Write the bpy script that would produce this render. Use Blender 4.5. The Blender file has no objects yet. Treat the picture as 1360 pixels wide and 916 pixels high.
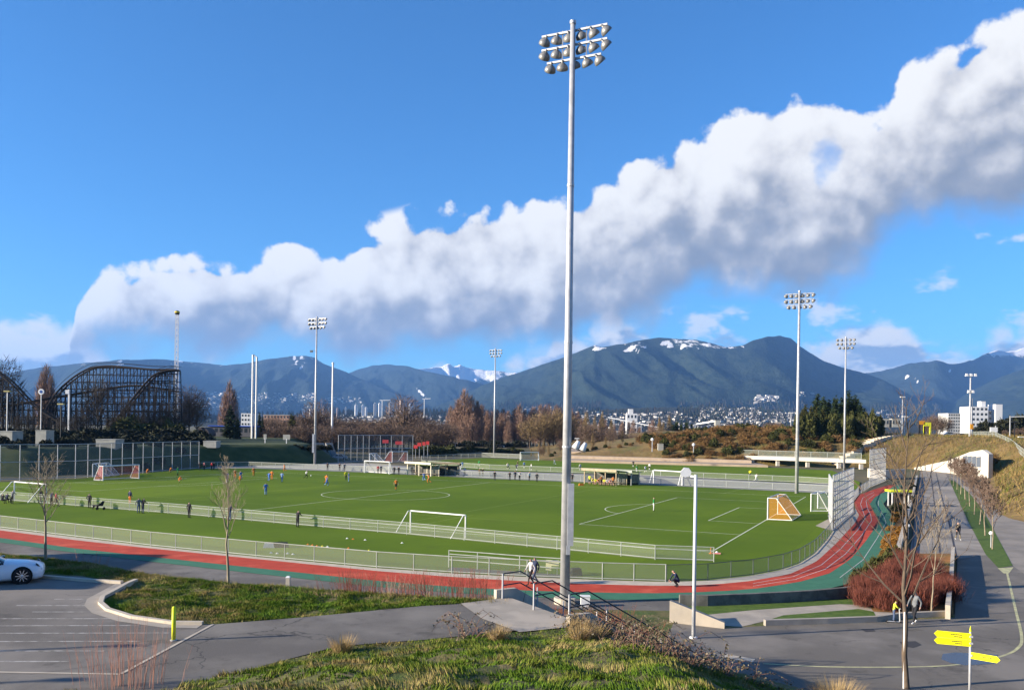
import bpy, bmesh, math, random
import numpy as np
from mathutils import Vector, Matrix

# ------------------------------------------------------------------ camera
SC = bpy.context.scene
COL = SC.collection
F_PX, HOR, ROLL, EYE = 1128.0, 567.0, 0.0143, 10.0      # focal length and horizon of the photograph (1360 px wide), eye height above the pitch
CR, SR = math.cos(ROLL), math.sin(ROLL)
cam = bpy.data.cameras.new('camera')
cam_o = bpy.data.objects.new('camera', cam); COL.objects.link(cam_o)
cam_o.location = (0, 0, EYE)
cam_o.rotation_euler = (math.pi/2, -ROLL, 0)
cam.sensor_width = 36; cam.lens = 36*F_PX/1360
cam.shift_y = (HOR-458)/1360
cam.clip_start = 0.3; cam.clip_end = 60000
SC.camera = cam_o

# ------------------------------------------------------------------ light
SUN_EL = math.radians(16.5)
SUN_AZ = math.radians(14)              # light travels towards +X, turned this much towards +Y
sun_to = Vector((-math.cos(SUN_AZ)*math.cos(SUN_EL), -math.sin(SUN_AZ)*math.cos(SUN_EL), math.sin(SUN_EL)))
sl = bpy.data.lights.new('sun', 'SUN'); sl.energy = 5.0; sl.angle = math.radians(0.5); sl.color = (1.0, 0.87, 0.69)
so = bpy.data.objects.new('sun', sl); COL.objects.link(so)
so.rotation_euler = sun_to.to_track_quat('Z', 'Y').to_euler()
so.location = (-60, -20, 60)

SC.view_settings.view_transform = 'Standard'; SC.view_settings.look = 'None'
SC.view_settings.exposure = 1.54; SC.view_settings.gamma = 1; SC.view_settings.use_curve_mapping = False
SC.cycles.use_denoising = True
SC.cycles.max_bounces = 6; SC.cycles.diffuse_bounces = 2; SC.cycles.glossy_bounces = 2
SC.cycles.transparent_max_bounces = 24; SC.cycles.volume_bounces = 0
SC.cycles.caustics_reflective = False; SC.cycles.caustics_refractive = False

# ------------------------------------------------------------------ sky with clouds (world)
W = bpy.data.worlds.new('World'); SC.world = W; W.use_nodes = True
nt = W.node_tree; nt.nodes.clear()
class NT:
    """tiny expression helper for shader nodes"""
    def __init__(s, tree): s.t = tree
    def n(s, kind, **kw):
        x = s.t.nodes.new(kind)
        for k, v in kw.items(): setattr(x, k, v)
        return x
    def put(s, sock, v):
        if hasattr(v, 'is_output'): s.t.links.new(v, sock)
        else: sock.default_value = v
    def m(s, op, a, b=0.0, c=0.0, clamp=False):
        x = s.n('ShaderNodeMath', operation=op, use_clamp=clamp)
        s.put(x.inputs[0], a); s.put(x.inputs[1], b); s.put(x.inputs[2], c)
        return x.outputs[0]
    def vm(s, op, a, b=(0,0,0)):
        x = s.n('ShaderNodeVectorMath', operation=op)
        s.put(x.inputs[0], a)
        if op == 'SCALE': s.put(x.inputs['Scale'], b)
        else: s.put(x.inputs[1], b)
        return x.outputs[0]
    def ss(s, v, lo, hi, a=0.0, b=1.0):
        x = s.n('ShaderNodeMapRange', interpolation_type='SMOOTHSTEP')
        for i, k in enumerate((v, lo, hi, a, b)): s.put(x.inputs[i], k)
        return x.outputs[0]
    def mix(s, f, a, b, mode='MIX'):
        x = s.n('ShaderNodeMix', data_type='RGBA', blend_type=mode)
        s.put(x.inputs[0], f); s.put(x.inputs[6], a); s.put(x.inputs[7], b)
        return x.outputs[2]
    def noise(s, vec, scale, detail=4, rough=0.5, dist=0.0, color=False):
        x = s.n('ShaderNodeTexNoise')
        s.put(x.inputs['Vector'], vec)
        x.inputs['Scale'].default_value = scale; x.inputs['Detail'].default_value = detail
        x.inputs['Roughness'].default_value = rough; x.inputs['Distortion'].default_value = dist
        return x.outputs['Color' if color else 'Fac']
    def voro(s, vec, scale, detail=2, rough=0.5, smooth=0.6):
        x = s.n('ShaderNodeTexVoronoi', feature='SMOOTH_F1')
        s.put(x.inputs['Vector'], vec)
        x.inputs['Scale'].default_value = scale; x.inputs['Detail'].default_value = detail
        x.inputs['Roughness'].default_value = rough; x.inputs['Smoothness'].default_value = smooth
        return x.outputs['Distance']
    def curve(s, v, pts):
        x = s.n('ShaderNodeFloatCurve'); c = x.mapping.curves[0]
        while len(c.points) < len(pts): c.points.new(0.5, 0.5)
        for p, (a, b) in zip(c.points, pts): p.location = (a, b); p.handle_type = 'AUTO'
        x.mapping.update(); s.put(x.inputs[1], v)
        return x.outputs[0]
N = NT(nt)
out = N.n('ShaderNodeOutputWorld'); bg = N.n('ShaderNodeBackground')
sky = N.n('ShaderNodeTexSky'); sky.sky_type = 'NISHITA'; sky.sun_disc = False
sky.sun_elevation = SUN_EL; sky.sun_rotation = math.atan2(sun_to.x, sun_to.y) % (2*math.pi)
sky.altitude = 30; sky.air_density = 1.0; sky.dust_density = 0.0; sky.ozone_density = 4.0
d = N.n('ShaderNodeTexCoord').outputs['Generated']
sx = N.n('ShaderNodeSeparateXYZ'); nt.links.new(d, sx.inputs[0])
az = N.m('ARCTAN2', sx.outputs[0], sx.outputs[1]); el = N.m('ARCSINE', sx.outputs[2])
def sky_pt(x, y):
    qx, qy = x-680, HOR-y
    px, py = qx*CR-qy*SR, qx*SR+qy*CR
    return math.atan2(px, F_PX), math.atan2(py, math.hypot(F_PX, px))
AZ0, AZ1, ELM = -1.6, 1.6, 0.8
azn = N.m('DIVIDE', N.m('SUBTRACT', az, AZ0), AZ1-AZ0)
def edge(pts, pre, post):
    p = [((a-AZ0)/(AZ1-AZ0), e/ELM) for a, e in pre] + [((a-AZ0)/(AZ1-AZ0), e/ELM) for a, e in (sky_pt(*q) for q in pts)] + [((a-AZ0)/(AZ1-AZ0), e/ELM) for a, e in post]
    return N.m('MULTIPLY', N.curve(azn, p), ELM)
TOP = edge([(60,520),(96,440),(106,395),(130,376),(170,360),(240,347),(300,347),(335,340),(400,322),(450,345),(490,312),(540,298),(600,282),(650,272),(740,268),(800,238),(850,210),(900,188),(960,172),(1010,150),(1060,136),(1130,128),(1155,146),(1200,108),(1260,62),(1310,40),(1360,18)],
           [(-1.6, .0), (-.9, .0), (-.62, .01)], [(.75, .62), (1.0, .6), (1.6, .12)])
BOT = edge([(60,466),(100,466),(150,472),(250,480),(400,474),(500,470),(600,470),(700,455),(800,432),(850,412),(900,396),(1000,395),(1100,372),(1200,322),(1280,290),(1360,270)],
           [(-1.6, .10), (-.9, .10), (-.62, .10)], [(.75, .24), (1.0, .22), (1.6, .12)])
LOWT = edge([(0,408),(50,406),(85,416),(120,430),(200,500),(400,500),(500,500),(600,500),(700,470),(760,430),(830,420),(900,470),(960,448),(1000,446),(1050,462),(1090,446),(1130,434),(1180,424),(1230,427),(1270,440),(1310,432),(1360,424)],
            [(-1.6,.15),(-.9,.16),(-.62,.15)], [(.75,.1),(1.0,.12),(1.6,.14)])
L = Vector((-0.62, -0.10, 0.62))
def cloud_field(v):
    b1 = N.m('ABSOLUTE', N.m('SUBTRACT', N.noise(v, 6.5, 1, 0.40), 0.5))
    b2 = N.m('ABSOLUTE', N.m('SUBTRACT', N.noise(v, 17.0, 1, 0.45), 0.5))
    fine = N.noise(v, 36.0, 4, 0.55)
    a = N.m('MULTIPLY_ADD', b1, 0.115, N.m('MULTIPLY', b2, 0.095))
    return N.m('MULTIPLY_ADD', fine, 0.050, a)
h0 = cloud_field(d)
h1 = cloud_field(N.vm('ADD', d, tuple(L*0.030)))
h2 = cloud_field(N.vm('ADD', d, tuple(L*0.085)))
up = N.m('SUBTRACT', TOP, el); dn = N.m('SUBTRACT', el, BOT)
thick = N.m('MAXIMUM', N.m('SUBTRACT', TOP, BOT), 0.01)
rel = N.m('DIVIDE', dn, thick, clamp=False)                      # 0 at the base of the bank, 1 at its top
soft = N.noise(d, 9.0, 4, 0.55)
den_t = N.ss(N.m('ADD', up, N.m('MINIMUM', N.m('SUBTRACT', h0, 0.045), 0.022)), -0.002, 0.009)
den_b = N.ss(N.m('ADD', dn, N.m('MULTIPLY', N.m('SUBTRACT', soft, 0.5), 0.17)), -0.020, 0.034)
hole_a, hole_e = sky_pt(1098, 215)
hx = N.m('DIVIDE', N.m('SUBTRACT', az, hole_a), 0.011); hy = N.m('DIVIDE', N.m('SUBTRACT', el, hole_e), 0.020)
hole = N.ss(N.m('ADD', N.m('ADD', N.m('MULTIPLY', hx, hx), N.m('MULTIPLY', hy, hy)), N.m('MULTIPLY', N.m('SUBTRACT', N.noise(d, 26.0, 3, 0.6), 0.5), 9.0)), -0.6, 2.4)
den = N.m('MULTIPLY', N.m('MULTIPLY', den_t, den_b), N.m('MULTIPLY_ADD', hole, 0.6, 0.4))
# lit side: relief towards the sun plus depth inside the bank
rel2 = N.m('MULTIPLY_ADD', N.m('SUBTRACT', soft, 0.5), 0.42, rel)
g = N.m('ADD', N.m('MULTIPLY', N.m('SUBTRACT', h0, h1), 5.5), N.m('MULTIPLY', N.m('SUBTRACT', h0, h2), 8.0))
lit = N.m('ADD', N.ss(rel2, -0.05, 1.05), g)
lit = N.ss(lit, -0.14, 1.04)
cr_ = N.n('ShaderNodeValToRGB'); nt.links.new(lit, cr_.inputs[0])
E_ = cr_.color_ramp.elements
E_[0].position = 0.0; E_[0].color = (0.25, 0.285, 0.35, 1)
E_[1].position = 1.0; E_[1].color = (0.90, 0.89, 0.87, 1)
for p, c in ((0.28, (0.37,0.39,0.435,1)), (0.55, (0.57,0.57,0.585,1)), (0.80, (0.76,0.75,0.745,1))):
    e = E_.new(p); e.color = c
main_c = cr_.outputs[0]
# low scattered clouds under and around the bank
fl = N.noise(N.vm('MULTIPLY', d, (1, 1, 1.9)), 13.0, 4, 0.58)
fl1 = N.noise(N.vm('MULTIPLY', N.vm('ADD', d, tuple(L*0.03)), (1, 1, 1.9)), 13.0, 4, 0.58)
lo_up = N.m('SUBTRACT', LOWT, el)
den_l = N.m('MULTIPLY', N.ss(N.m('ADD', N.m('SUBTRACT', h0, 0.045), lo_up), -0.004, 0.022), N.ss(N.m('ADD', fl, N.m('MULTIPLY', lo_up, 4.0)), 0.42, 0.56))
wisp = N.m('MULTIPLY', N.ss(fl, 0.54, 0.66), N.m('MULTIPLY', N.ss(el, 0.06, 0.11), N.ss(N.m('SUBTRACT', BOT, el), 0.0, 0.02)))
den_l = N.m('MAXIMUM', den_l, N.m('MULTIPLY', wisp, 0.75))
lit_l = N.ss(N.m('ADD', N.m('MULTIPLY', N.m('SUBTRACT', fl, fl1), 6.0), N.m('SUBTRACT', 0.95, N.m('MULTIPLY', lo_up, 6.0))), 0.0, 1.0)
low_c = N.mix(lit_l, (0.30, 0.38, 0.52, 1), (0.88, 0.86, 0.84, 1))
CLOUD_GAIN = 7.2
clear = N.mix(1.0, sky.outputs[0], (0.50, 0.98, 1.36, 1), 'MULTIPLY')
c1 = N.mix(N.m('MULTIPLY', den_l, 0.92), clear, N.vm('SCALE', low_c, CLOUD_GAIN))
c2 = N.mix(N.m('MULTIPLY', den, 0.985), c1, N.vm('SCALE', main_c, CLOUD_GAIN))
nt.links.new(c2, bg.inputs[0]); bg.inputs[1].default_value = 0.056
nt.links.new(bg.outputs[0], out.inputs[0])
W.cycles.sampling_method = 'MANUAL'; W.cycles.sample_map_resolution = 512

# ------------------------------------------------------------------ helpers
RND = random.Random(7)
def at(px, py, z=0.0):
    """the point at height z that the photograph shows at pixel (px, py)"""
    qx, qy = px-680, HOR-py
    x, y = qx*CR-qy*SR, qx*SR+qy*CR
    Y = (z-EYE)*F_PX/y
    return Vector((x*Y/F_PX, Y, z))
def dep(px, py, Y):
    """the point at distance Y along the view axis for pixel (px, py)"""
    qx, qy = px-680, HOR-py
    x, y = qx*CR-qy*SR, qx*SR+qy*CR
    return Vector((x*Y/F_PX, Y, EYE+y*Y/F_PX))

class MB:
    """collects faces of one mesh"""
    def __init__(s): s.v = []; s.f = []; s.m = []
    def add(s, vs, fs, mi=0):
        o = len(s.v); s.v += [tuple(v) for v in vs]
        for f in fs: s.f.append([i+o for i in f]); s.m.append(mi)
        return s
    def box(s, c, d, rz=0.0, mi=0, taper=1.0):
        x, y, z = d[0]/2, d[1]/2, d[2]/2; ca, sa = math.cos(rz), math.sin(rz)
        vs = []
        for k, t in ((-z, 1.0), (z, taper)):
            for i, j in ((-x,-y),(x,-y),(x,y),(-x,y)):
                i *= t; j *= t
                vs.append((c[0]+i*ca-j*sa, c[1]+i*sa+j*ca, c[2]+k))
        return s.add(vs, [(3,2,1,0),(4,5,6,7),(0,1,5,4),(1,2,6,5),(2,3,7,6),(3,0,4,7)], mi)
    def tube(s, pts, r, n=6, mi=0, caps=True):
        pts = [Vector(p) for p in pts]
        if not hasattr(r, '__len__'): r = [r]*len(pts)
        o = len(s.v); u = None
        for k, p in enumerate(pts):
            t = (pts[min(k+1, len(pts)-1)]-pts[max(k-1, 0)])
            if t.length < 1e-9: t = Vector((0,0,1))
            t.normalize()
            if u is None: u = t.orthogonal().normalized()
            else:
                u = (u-t*u.dot(t))
                u = u.normalized() if u.length > 1e-6 else t.orthogonal().normalized()
            w = t.cross(u)
            for i in range(n):
                a = 2*math.pi*i/n
                s.v.append(tuple(p+(u*math.cos(a)+w*math.sin(a))*r[k]))
        for k in range(len(pts)-1):
            for i in range(n):
                j = (i+1) % n
                s.f.append([o+k*n+i, o+k*n+j, o+(k+1)*n+j, o+(k+1)*n+i]); s.m.append(mi)
        if caps:
            s.f.append([o+i for i in reversed(range(n))]); s.m.append(mi)
            e = o+(len(pts)-1)*n; s.f.append([e+i for i in range(n)]); s.m.append(mi)
        return s
    def bar(s, a, b, w, h=None, mi=0):
        """square bar from a to b"""
        a, b = Vector(a), Vector(b); h = h or w
        t = (b-a).normalized(); up = Vector((0,0,1)) if abs(t.z) < 0.95 else Vector((1,0,0))
        x = t.cross(up).normalized()*(w/2); y = x.cross(t).normalized()*(h/2)
        vs = [p+i*x+j*y for p in (a, b) for i, j in ((-1,-1),(1,-1),(1,1),(-1,1))]
        return s.add(vs, [(3,2,1,0),(4,5,6,7),(0,1,5,4),(1,2,6,5),(2,3,7,6),(3,0,4,7)], mi)
    def lathe(s, prof, c=(0,0,0), n=12, mi=0, rot=None):
        o = len(s.v); c = Vector(c)
        for r, z in prof:
            for i in range(n):
                a = 2*math.pi*i/n; p = Vector((r*math.cos(a), r*math.sin(a), z))
                if rot is not None: p = rot @ p
                s.v.append(tuple(c+p))
        for k in range(len(prof)-1):
            for i in range(n):
                j = (i+1) % n
                s.f.append([o+k*n+i, o+k*n+j, o+(k+1)*n+j, o+(k+1)*n+i]); s.m.append(mi)
        return s
    def sheet(s, pts, mi=0):
        """flat polygon, wound to face up"""
        a = sum(pts[i][0]*pts[(i+1) % len(pts)][1]-pts[(i+1) % len(pts)][0]*pts[i][1] for i in range(len(pts)))
        pts = list(pts) if a > 0 else list(reversed(pts))
        return s.add(pts, [list(range(len(pts)))], mi)
    def prism(s, poly, z0, z1, mi=0):
        a = sum(poly[i][0]*poly[(i+1) % len(poly)][1]-poly[(i+1) % len(poly)][0]*poly[i][1] for i in range(len(poly)))
        p = list(poly) if a > 0 else list(reversed(poly)); n = len(p)
        vs = [(q[0], q[1], z0) for q in p]+[(q[0], q[1], z1) for q in p]
        return s.add(vs, [list(reversed(range(n))), list(range(n, 2*n))]+[(i, (i+1) % n, n+(i+1) % n, n+i) for i in range(n)], mi)
    def wallpoly(s, pts, t):
        """an upright polygon given in 3D, thickened by vector t"""
        t = Vector(t); n = len(pts); vs = [Vector(p) for p in pts]+[Vector(p)+t for p in pts]
        return s.add(vs, [list(range(n)), list(reversed(range(n, 2*n)))]+[((i+1) % n, i, n+i, n+(i+1) % n) for i in range(n)])
    def ribbon(s, pts, w, z, mi=0):
        L, R = offs(pts, w/2), offs(pts, -w/2)
        for i in range(len(pts)-1):
            s.sheet([(L[i][0],L[i][1],z),(L[i+1][0],L[i+1][1],z),(R[i+1][0],R[i+1][1],z),(R[i][0],R[i][1],z)], mi)
        return s
def offs(pts, d):
    o = []
    for i, p in enumerate(pts):
        a, b = pts[max(i-1,0)], pts[min(i+1,len(pts)-1)]
        tx, ty = b[0]-a[0], b[1]-a[1]; l = math.hypot(tx, ty) or 1
        o.append((p[0]-ty/l*d, p[1]+tx/l*d))
    return o
def mesh_of(name, mb, mats, smooth=False):
    me = bpy.data.meshes.new(name); me.from_pydata(mb.v, [], mb.f)
    for m in (mats if isinstance(mats, (list, tuple)) else [mats]): me.materials.append(m)
    if any(mb.m): me.polygons.foreach_set('material_index', mb.m)
    if smooth: me.polygons.foreach_set('use_smooth', [True]*len(me.polygons))
    me.update(); return me
def link(name, me, parent=None, loc=(0,0,0), rz=0.0):
    o = bpy.data.objects.new(name, me); COL.objects.link(o)
    o.parent = parent; o.location = loc; o.rotation_euler = (0, 0, rz)
    return o
def obj(name, mb, mats, parent=None, loc=(0,0,0), rz=0.0, smooth=False):
    return link(name, mesh_of(name, mb, mats, smooth), parent, loc, rz)
def tag(o, label, cat, group=None):
    o['label'] = label; o['category'] = cat
    if group: o['group'] = group
    return o
def thing(name, label, cat, loc=(0,0,0), rz=0.0, group=None):
    o = link(name, None, None, loc, rz); o.empty_display_size = 0.2
    return tag(o, label, cat, group)
def struct(name, mb, mats, smooth=False, parent=None):
    o = obj(name, mb, mats, parent, smooth=smooth)
    if parent is None: o['kind'] = 'structure'
    return o
def stuff(o, label=None, cat=None):
    o['kind'] = 'stuff'
    if label: o['label'] = label; o['category'] = cat
    return o
def copy_tree(o, loc=None, rz=None, label=None, scale=None, parent=None):
    c = o.copy(); COL.objects.link(c); c.parent = parent
    if loc is not None: c.location = loc
    if rz is not None: c.rotation_euler = (0, 0, rz)
    if label: c['label'] = label
    if scale is not None: c.scale = (scale,)*3 if not hasattr(scale, '__len__') else scale
    for ch in CHILD.get(o.name, o.children): copy_tree(ch, parent=c)
    return c
CHILD = {}
def vnoise(x, y, seed=0):
    """smooth value noise, numpy"""
    xi, yi = np.floor(x).astype(np.int64), np.floor(y).astype(np.int64); fx, fy = x-xi, y-yi
    fx = fx*fx*(3-2*fx); fy = fy*fy*(3-2*fy)
    def h(a, b):
        n = (a*374761393+b*668265263+seed*982451653) & 0x7fffffff
        n = ((n ^ (n >> 13))*1274126177) & 0x7fffffff
        return ((n ^ (n >> 16)) & 0xffff)/65535.0
    return (h(xi,yi)*(1-fx)+h(xi+1,yi)*fx)*(1-fy)+(h(xi,yi+1)*(1-fx)+h(xi+1,yi+1)*fx)*fy
def fbm(x, y, seed=0, oct=4):
    s = 0; a = 0.5
    for k in range(oct): s = s+a*vnoise(x*2**k, y*2**k, seed+k*17); a *= 0.5
    return s/(1-0.5**oct)

# ------------------------------------------------------------------ materials
MATS = {}
def mat(name, c1, c2=None, scale=3.0, rough=0.8, bump=0.0, bscale=None, detail=6, metal=0.0, spec=0.3, lo=0.35, hi=0.65, c3=None, scale3=0.3, stretch=None):
    if name in MATS: return MATS[name]
    m = bpy.data.materials.new(name); m.use_nodes = True; t = m.node_tree; M = NT(t)
    b = t.nodes['Principled BSDF']; b.inputs['Roughness'].default_value = rough; b.inputs['Metallic'].default_value = metal
    b.inputs['Specular IOR Level'].default_value = spec
    rgba = lambda c: tuple(c)+(1,)
    if c2 is None and c3 is None: b.inputs['Base Color'].default_value = rgba(c1)
    else:
        pos = M.n('ShaderNodeNewGeometry').outputs['Position']
        if stretch: pos = M.vm('MULTIPLY', pos, stretch)
        col = rgba(c1)
        if c2 is not None: col = M.mix(M.ss(M.noise(pos, scale, detail, 0.6), lo, hi), rgba(c1), rgba(c2))
        if c3 is not None: col = M.mix(M.ss(M.noise(pos, scale3, 4, 0.6), 0.48, 0.68), col, rgba(c3))
        t.links.new(col, b.inputs['Base Color'])
        if bump:
            bn = M.n('ShaderNodeBump'); bn.inputs['Strength'].default_value = 1.0; bn.inputs['Distance'].default_value = bump
            t.links.new(M.noise(pos, bscale or scale*4, 5, 0.6), bn.inputs['Height']); t.links.new(bn.outputs[0], b.inputs['Normal'])
    MATS[name] = m; return m
def mesh_mat(name, col, opac):
    """woven wire too fine to resolve: part wire, part air"""
    m = bpy.data.materials.new(name); m.use_nodes = True; t = m.node_tree; M = NT(t)
    b = t.nodes['Principled BSDF']; b.inputs['Base Color'].default_value = tuple(col)+(1,); b.inputs['Roughness'].default_value = 0.5
    b.inputs['Alpha'].default_value = opac
    MATS[name] = m; return m
def attr_mat(name, attr, c1, c2, rough=0.9, c3=None, spec=0.2, trans=0.0):
    """base colour between c1 and c2 (and c3 above 1) by a per-piece attribute"""
    m = bpy.data.materials.new(name); m.use_nodes = True; t = m.node_tree; M = NT(t)
    b = t.nodes['Principled BSDF']; b.inputs['Roughness'].default_value = rough; b.inputs['Specular IOR Level'].default_value = spec
    a = M.n('ShaderNodeAttribute', attribute_name=attr).outputs['Fac']
    col = M.mix(M.ss(a, 0.0, 1.0), tuple(c1)+(1,), tuple(c2)+(1,))
    if c3: col = M.mix(M.ss(a, 1.0, 2.0), col, tuple(c3)+(1,))
    t.links.new(col, b.inputs['Base Color'])
    MATS[name] = m; return m
GALV = mat('galvanised_steel', (0.50,0.51,0.52), (0.40,0.41,0.43), scale=2.0, rough=0.45, metal=0.35)
STEEL_D = mat('dark_painted_steel', (0.02,0.022,0.025), rough=0.4)
RAIL = mat('fence_rail', (0.36,0.385,0.35), (0.29,0.31,0.285), scale=1.5, rough=0.5)
RAIL_D = mat('fence_rail_dark', (0.10,0.12,0.11), rough=0.5)
WHITE = mat('white_paint', (0.78,0.78,0.76), (0.68,0.68,0.66), scale=2.0, rough=0.5)
CONC = mat('concrete', (0.40,0.35,0.285), (0.31,0.275,0.225), scale=0.8, rough=0.85, bump=0.004, bscale=30, c3=(0.24,0.22,0.20), scale3=0.25)
CONC_L = mat('pale_concrete', (0.52,0.455,0.36), (0.42,0.37,0.295), scale=1.2, rough=0.85, bump=0.004, bscale=30)
ASPH = mat('asphalt', (0.125,0.113,0.098), (0.165,0.15,0.13), scale=40, rough=0.88, bump=0.006, bscale=120, c3=(0.19,0.172,0.15), scale3=0.22)
ASPH_D = mat('path_asphalt', (0.115,0.105,0.093), (0.15,0.137,0.12), scale=30, rough=0.85, bump=0.006, bscale=120, c3=(0.19,0.175,0.15), scale3=0.5)
TURF = mat('synthetic_turf', (0.078,0.140,0.008), (0.096,0.162,0.010), scale=0.06, rough=0.95, c3=(0.115,0.185,0.012), scale3=0.018, bump=0.02, bscale=25, spec=0.1)
GRASSM = mat('rough_grass', (0.075,0.105,0.022), (0.16,0.13,0.055), scale=0.9, rough=0.95, bump=0.05, bscale=8, c3=(0.06,0.12,0.015), scale3=0.25)
LAWN = mat('lawn', (0.05,0.10,0.012), (0.085,0.14,0.02), scale=2.0, rough=0.95, bump=0.03, bscale=25)
REDT = mat('red_track', (0.46,0.050,0.022), (0.38,0.042,0.02), scale=1.0, rough=0.9, c3=(0.54,0.09,0.045), scale3=0.4)
GREENT = mat('green_track', (0.035,0.145,0.085), (0.045,0.17,0.10), scale=1.0, rough=0.9)
LINE = mat('line_paint', (0.62,0.64,0.50), (0.5,0.53,0.38), scale=1.5, rough=0.8)
LINE_W = mat('road_paint', (0.62,0.62,0.58), (0.40,0.40,0.38), scale=2.5, rough=0.8)
LINE_Y = mat('yellow_road_paint', (0.52,0.50,0.26), (0.34,0.33,0.20), scale=2.5, rough=0.8)
WIRE = mesh_mat('chain_link', (0.28,0.31,0.24), 0.25)
WIRE_D = mesh_mat('dark_chain_link', (0.10,0.12,0.13), 0.36)
NET = mesh_mat('goal_net', (0.75,0.75,0.72), 0.16)
NET_R = mesh_mat('red_goal_net', (0.55,0.10,0.08), 0.30)
NET_O = mesh_mat('orange_goal_net', (0.60,0.24,0.03), 0.45)
TC = [mat('tower_cream', (0.60,0.56,0.52), rough=0.8), mat('tower_white', (0.68,0.68,0.68), rough=0.8), mat('tower_brown', (0.42,0.33,0.29), rough=0.8)]

def asphalt_mat(name, dark, light, pale, seed):
    """paving with aggregate grain, faded areas, stains and a few sealed cracks"""
    m = bpy.data.materials.new(name); m.use_nodes = True; t = m.node_tree; M = NT(t); b = t.nodes['Principled BSDF']
    b.inputs['Roughness'].default_value = 0.86; b.inputs['Specular IOR Level'].default_value = 0.3
    pos = M.vm('ADD', M.n('ShaderNodeNewGeometry').outputs['Position'], (seed*13.7, seed*7.1, 0)); q = lambda c: tuple(c)+(1,)
    col = M.mix(M.ss(M.noise(pos, 28, 4, 0.7), 0.3, 0.7), q(dark), q(light))
    col = M.mix(M.ss(M.noise(pos, 0.16, 5, 0.62), 0.44, 0.66), col, q(pale))
    col = M.mix(M.m('MULTIPLY', M.ss(M.noise(pos, 0.45, 5, 0.7), 0.56, 0.70), 0.55), col, q(tuple(v*0.55 for v in dark)))
    v = M.n('ShaderNodeTexVoronoi', feature='DISTANCE_TO_EDGE'); v.inputs['Scale'].default_value = 0.22
    wp = M.vm('ADD', pos, M.vm('SCALE', M.noise(pos, 0.8, 4, 0.6, color=True), 1.6)); t.links.new(wp, v.inputs['Vector'])
    cr = M.m('MULTIPLY', M.ss(v.outputs['Distance'], 0.0, 0.011, 1.0, 0.0), M.ss(M.noise(pos, 0.12, 2, 0.5), 0.50, 0.60))
    col = M.mix(M.m('MULTIPLY', cr, 0.75), col, (0.03,0.03,0.03,1)); t.links.new(col, b.inputs['Base Color'])
    bn = M.n('ShaderNodeBump'); bn.inputs['Distance'].default_value = 0.006; t.links.new(M.noise(pos, 90, 3, 0.6), bn.inputs['Height']); t.links.new(bn.outputs[0], b.inputs['Normal'])
    MATS[name] = m; return m
ASPH = asphalt_mat('car_park_asphalt', (0.105,0.095,0.082), (0.165,0.15,0.13), (0.21,0.19,0.165), 1)
ASPH_D = asphalt_mat('path_tarmac', (0.095,0.086,0.076), (0.145,0.132,0.115), (0.20,0.183,0.158), 2)
LINE_F = mat('worn_bay_paint', (0.42,0.40,0.37), (0.18,0.165,0.145), scale=3.5, rough=0.85)
def turf_mat():
    m = bpy.data.materials.new('synthetic_turf_field'); m.use_nodes = True; t = m.node_tree; M = NT(t); b = t.nodes['Principled BSDF']
    b.inputs['Roughness'].default_value = 0.95; b.inputs['Specular IOR Level'].default_value = 0.1
    pos = M.n('ShaderNodeNewGeometry').outputs['Position']; q = lambda c: tuple(c)+(1,)
    col = M.mix(M.ss(M.noise(pos, 0.05, 5, 0.6), 0.38, 0.64), q((0.086,0.146,0.008)), q((0.112,0.178,0.010)))
    col = M.mix(M.ss(M.noise(pos, 0.02, 3, 0.5), 0.48, 0.66), col, q((0.132,0.200,0.012)))
    s = M.n('ShaderNodeVectorMath', operation='DOT_PRODUCT'); t.links.new(pos, s.inputs[0]); s.inputs[1].default_value = (-0.903/4.6, 0.429/4.6, 0)   # rolls of turf laid side by side
    k = M.m('FLOOR', s.outputs['Value']); w = M.n('ShaderNodeTexWhiteNoise', noise_dimensions='1D'); t.links.new(k, w.inputs['W'])
    col = M.mix(M.m('MULTIPLY', w.outputs['Value'], 0.20), col, q((0.06,0.105,0.010)))
    sm = M.m('FRACT', s.outputs['Value']); col = M.mix(M.m('MULTIPLY', M.ss(sm, 0.0, 0.022, 1.0, 0.0), 0.35), col, q((0.045,0.07,0.010)))
    col = M.mix(M.m('MULTIPLY', M.ss(M.noise(pos, 0.35, 5, 0.7), 0.55, 0.72), 0.35), col, q((0.075,0.105,0.022)))
    t.links.new(col, b.inputs['Base Color'])
    bn = M.n('ShaderNodeBump'); bn.inputs['Distance'].default_value = 0.03; t.links.new(M.noise(pos, 14, 4, 0.6), bn.inputs['Height']); t.links.new(bn.outputs[0], b.inputs['Normal'])
    MATS['synthetic_turf_field'] = m; return m
TURF = turf_mat()

# ------------------------------------------------------------------ terrain
PLAT = 3.3                                                     # level of the car park and its footpath above the pitch
crest = [at(*q, PLAT) for q in ((-260,722),(-120,727),(0,737),(100,748),(180,764),(300,776),(420,784),(560,793),(640,798),(676,794))]
stair_far, stair_near = at(676,794,PLAT), at(769,827,PLAT)
plat_poly = [(p.x, p.y) for p in crest]+[(stair_near.x, stair_near.y), (1.6, 26.5), (2.2, 20), (2, 10), (0,-20), (-70,-20), (-70, crest[0].y)]
PP = np.array(plat_poly)
SDIR = Vector((-(stair_near.y-stair_far.y), stair_near.x-stair_far.x, 0)).normalized()
LOT_PX = [(-160,758),(-30,764),(52,763),(110,766),(163,777),(166,783),(140,795),(133,803),(142,812),(175,822),(232,830),(283,829.5),(200,874),(40,896),(-160,885)]
FOOT_PX = [(283,829.4),(400,820),(560,805),(612,802),(640,806),(700,836),(560,850),(450,858),(350,884),(225,935),(60,960),(-160,940),(-160,890),(40,893)]
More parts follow.
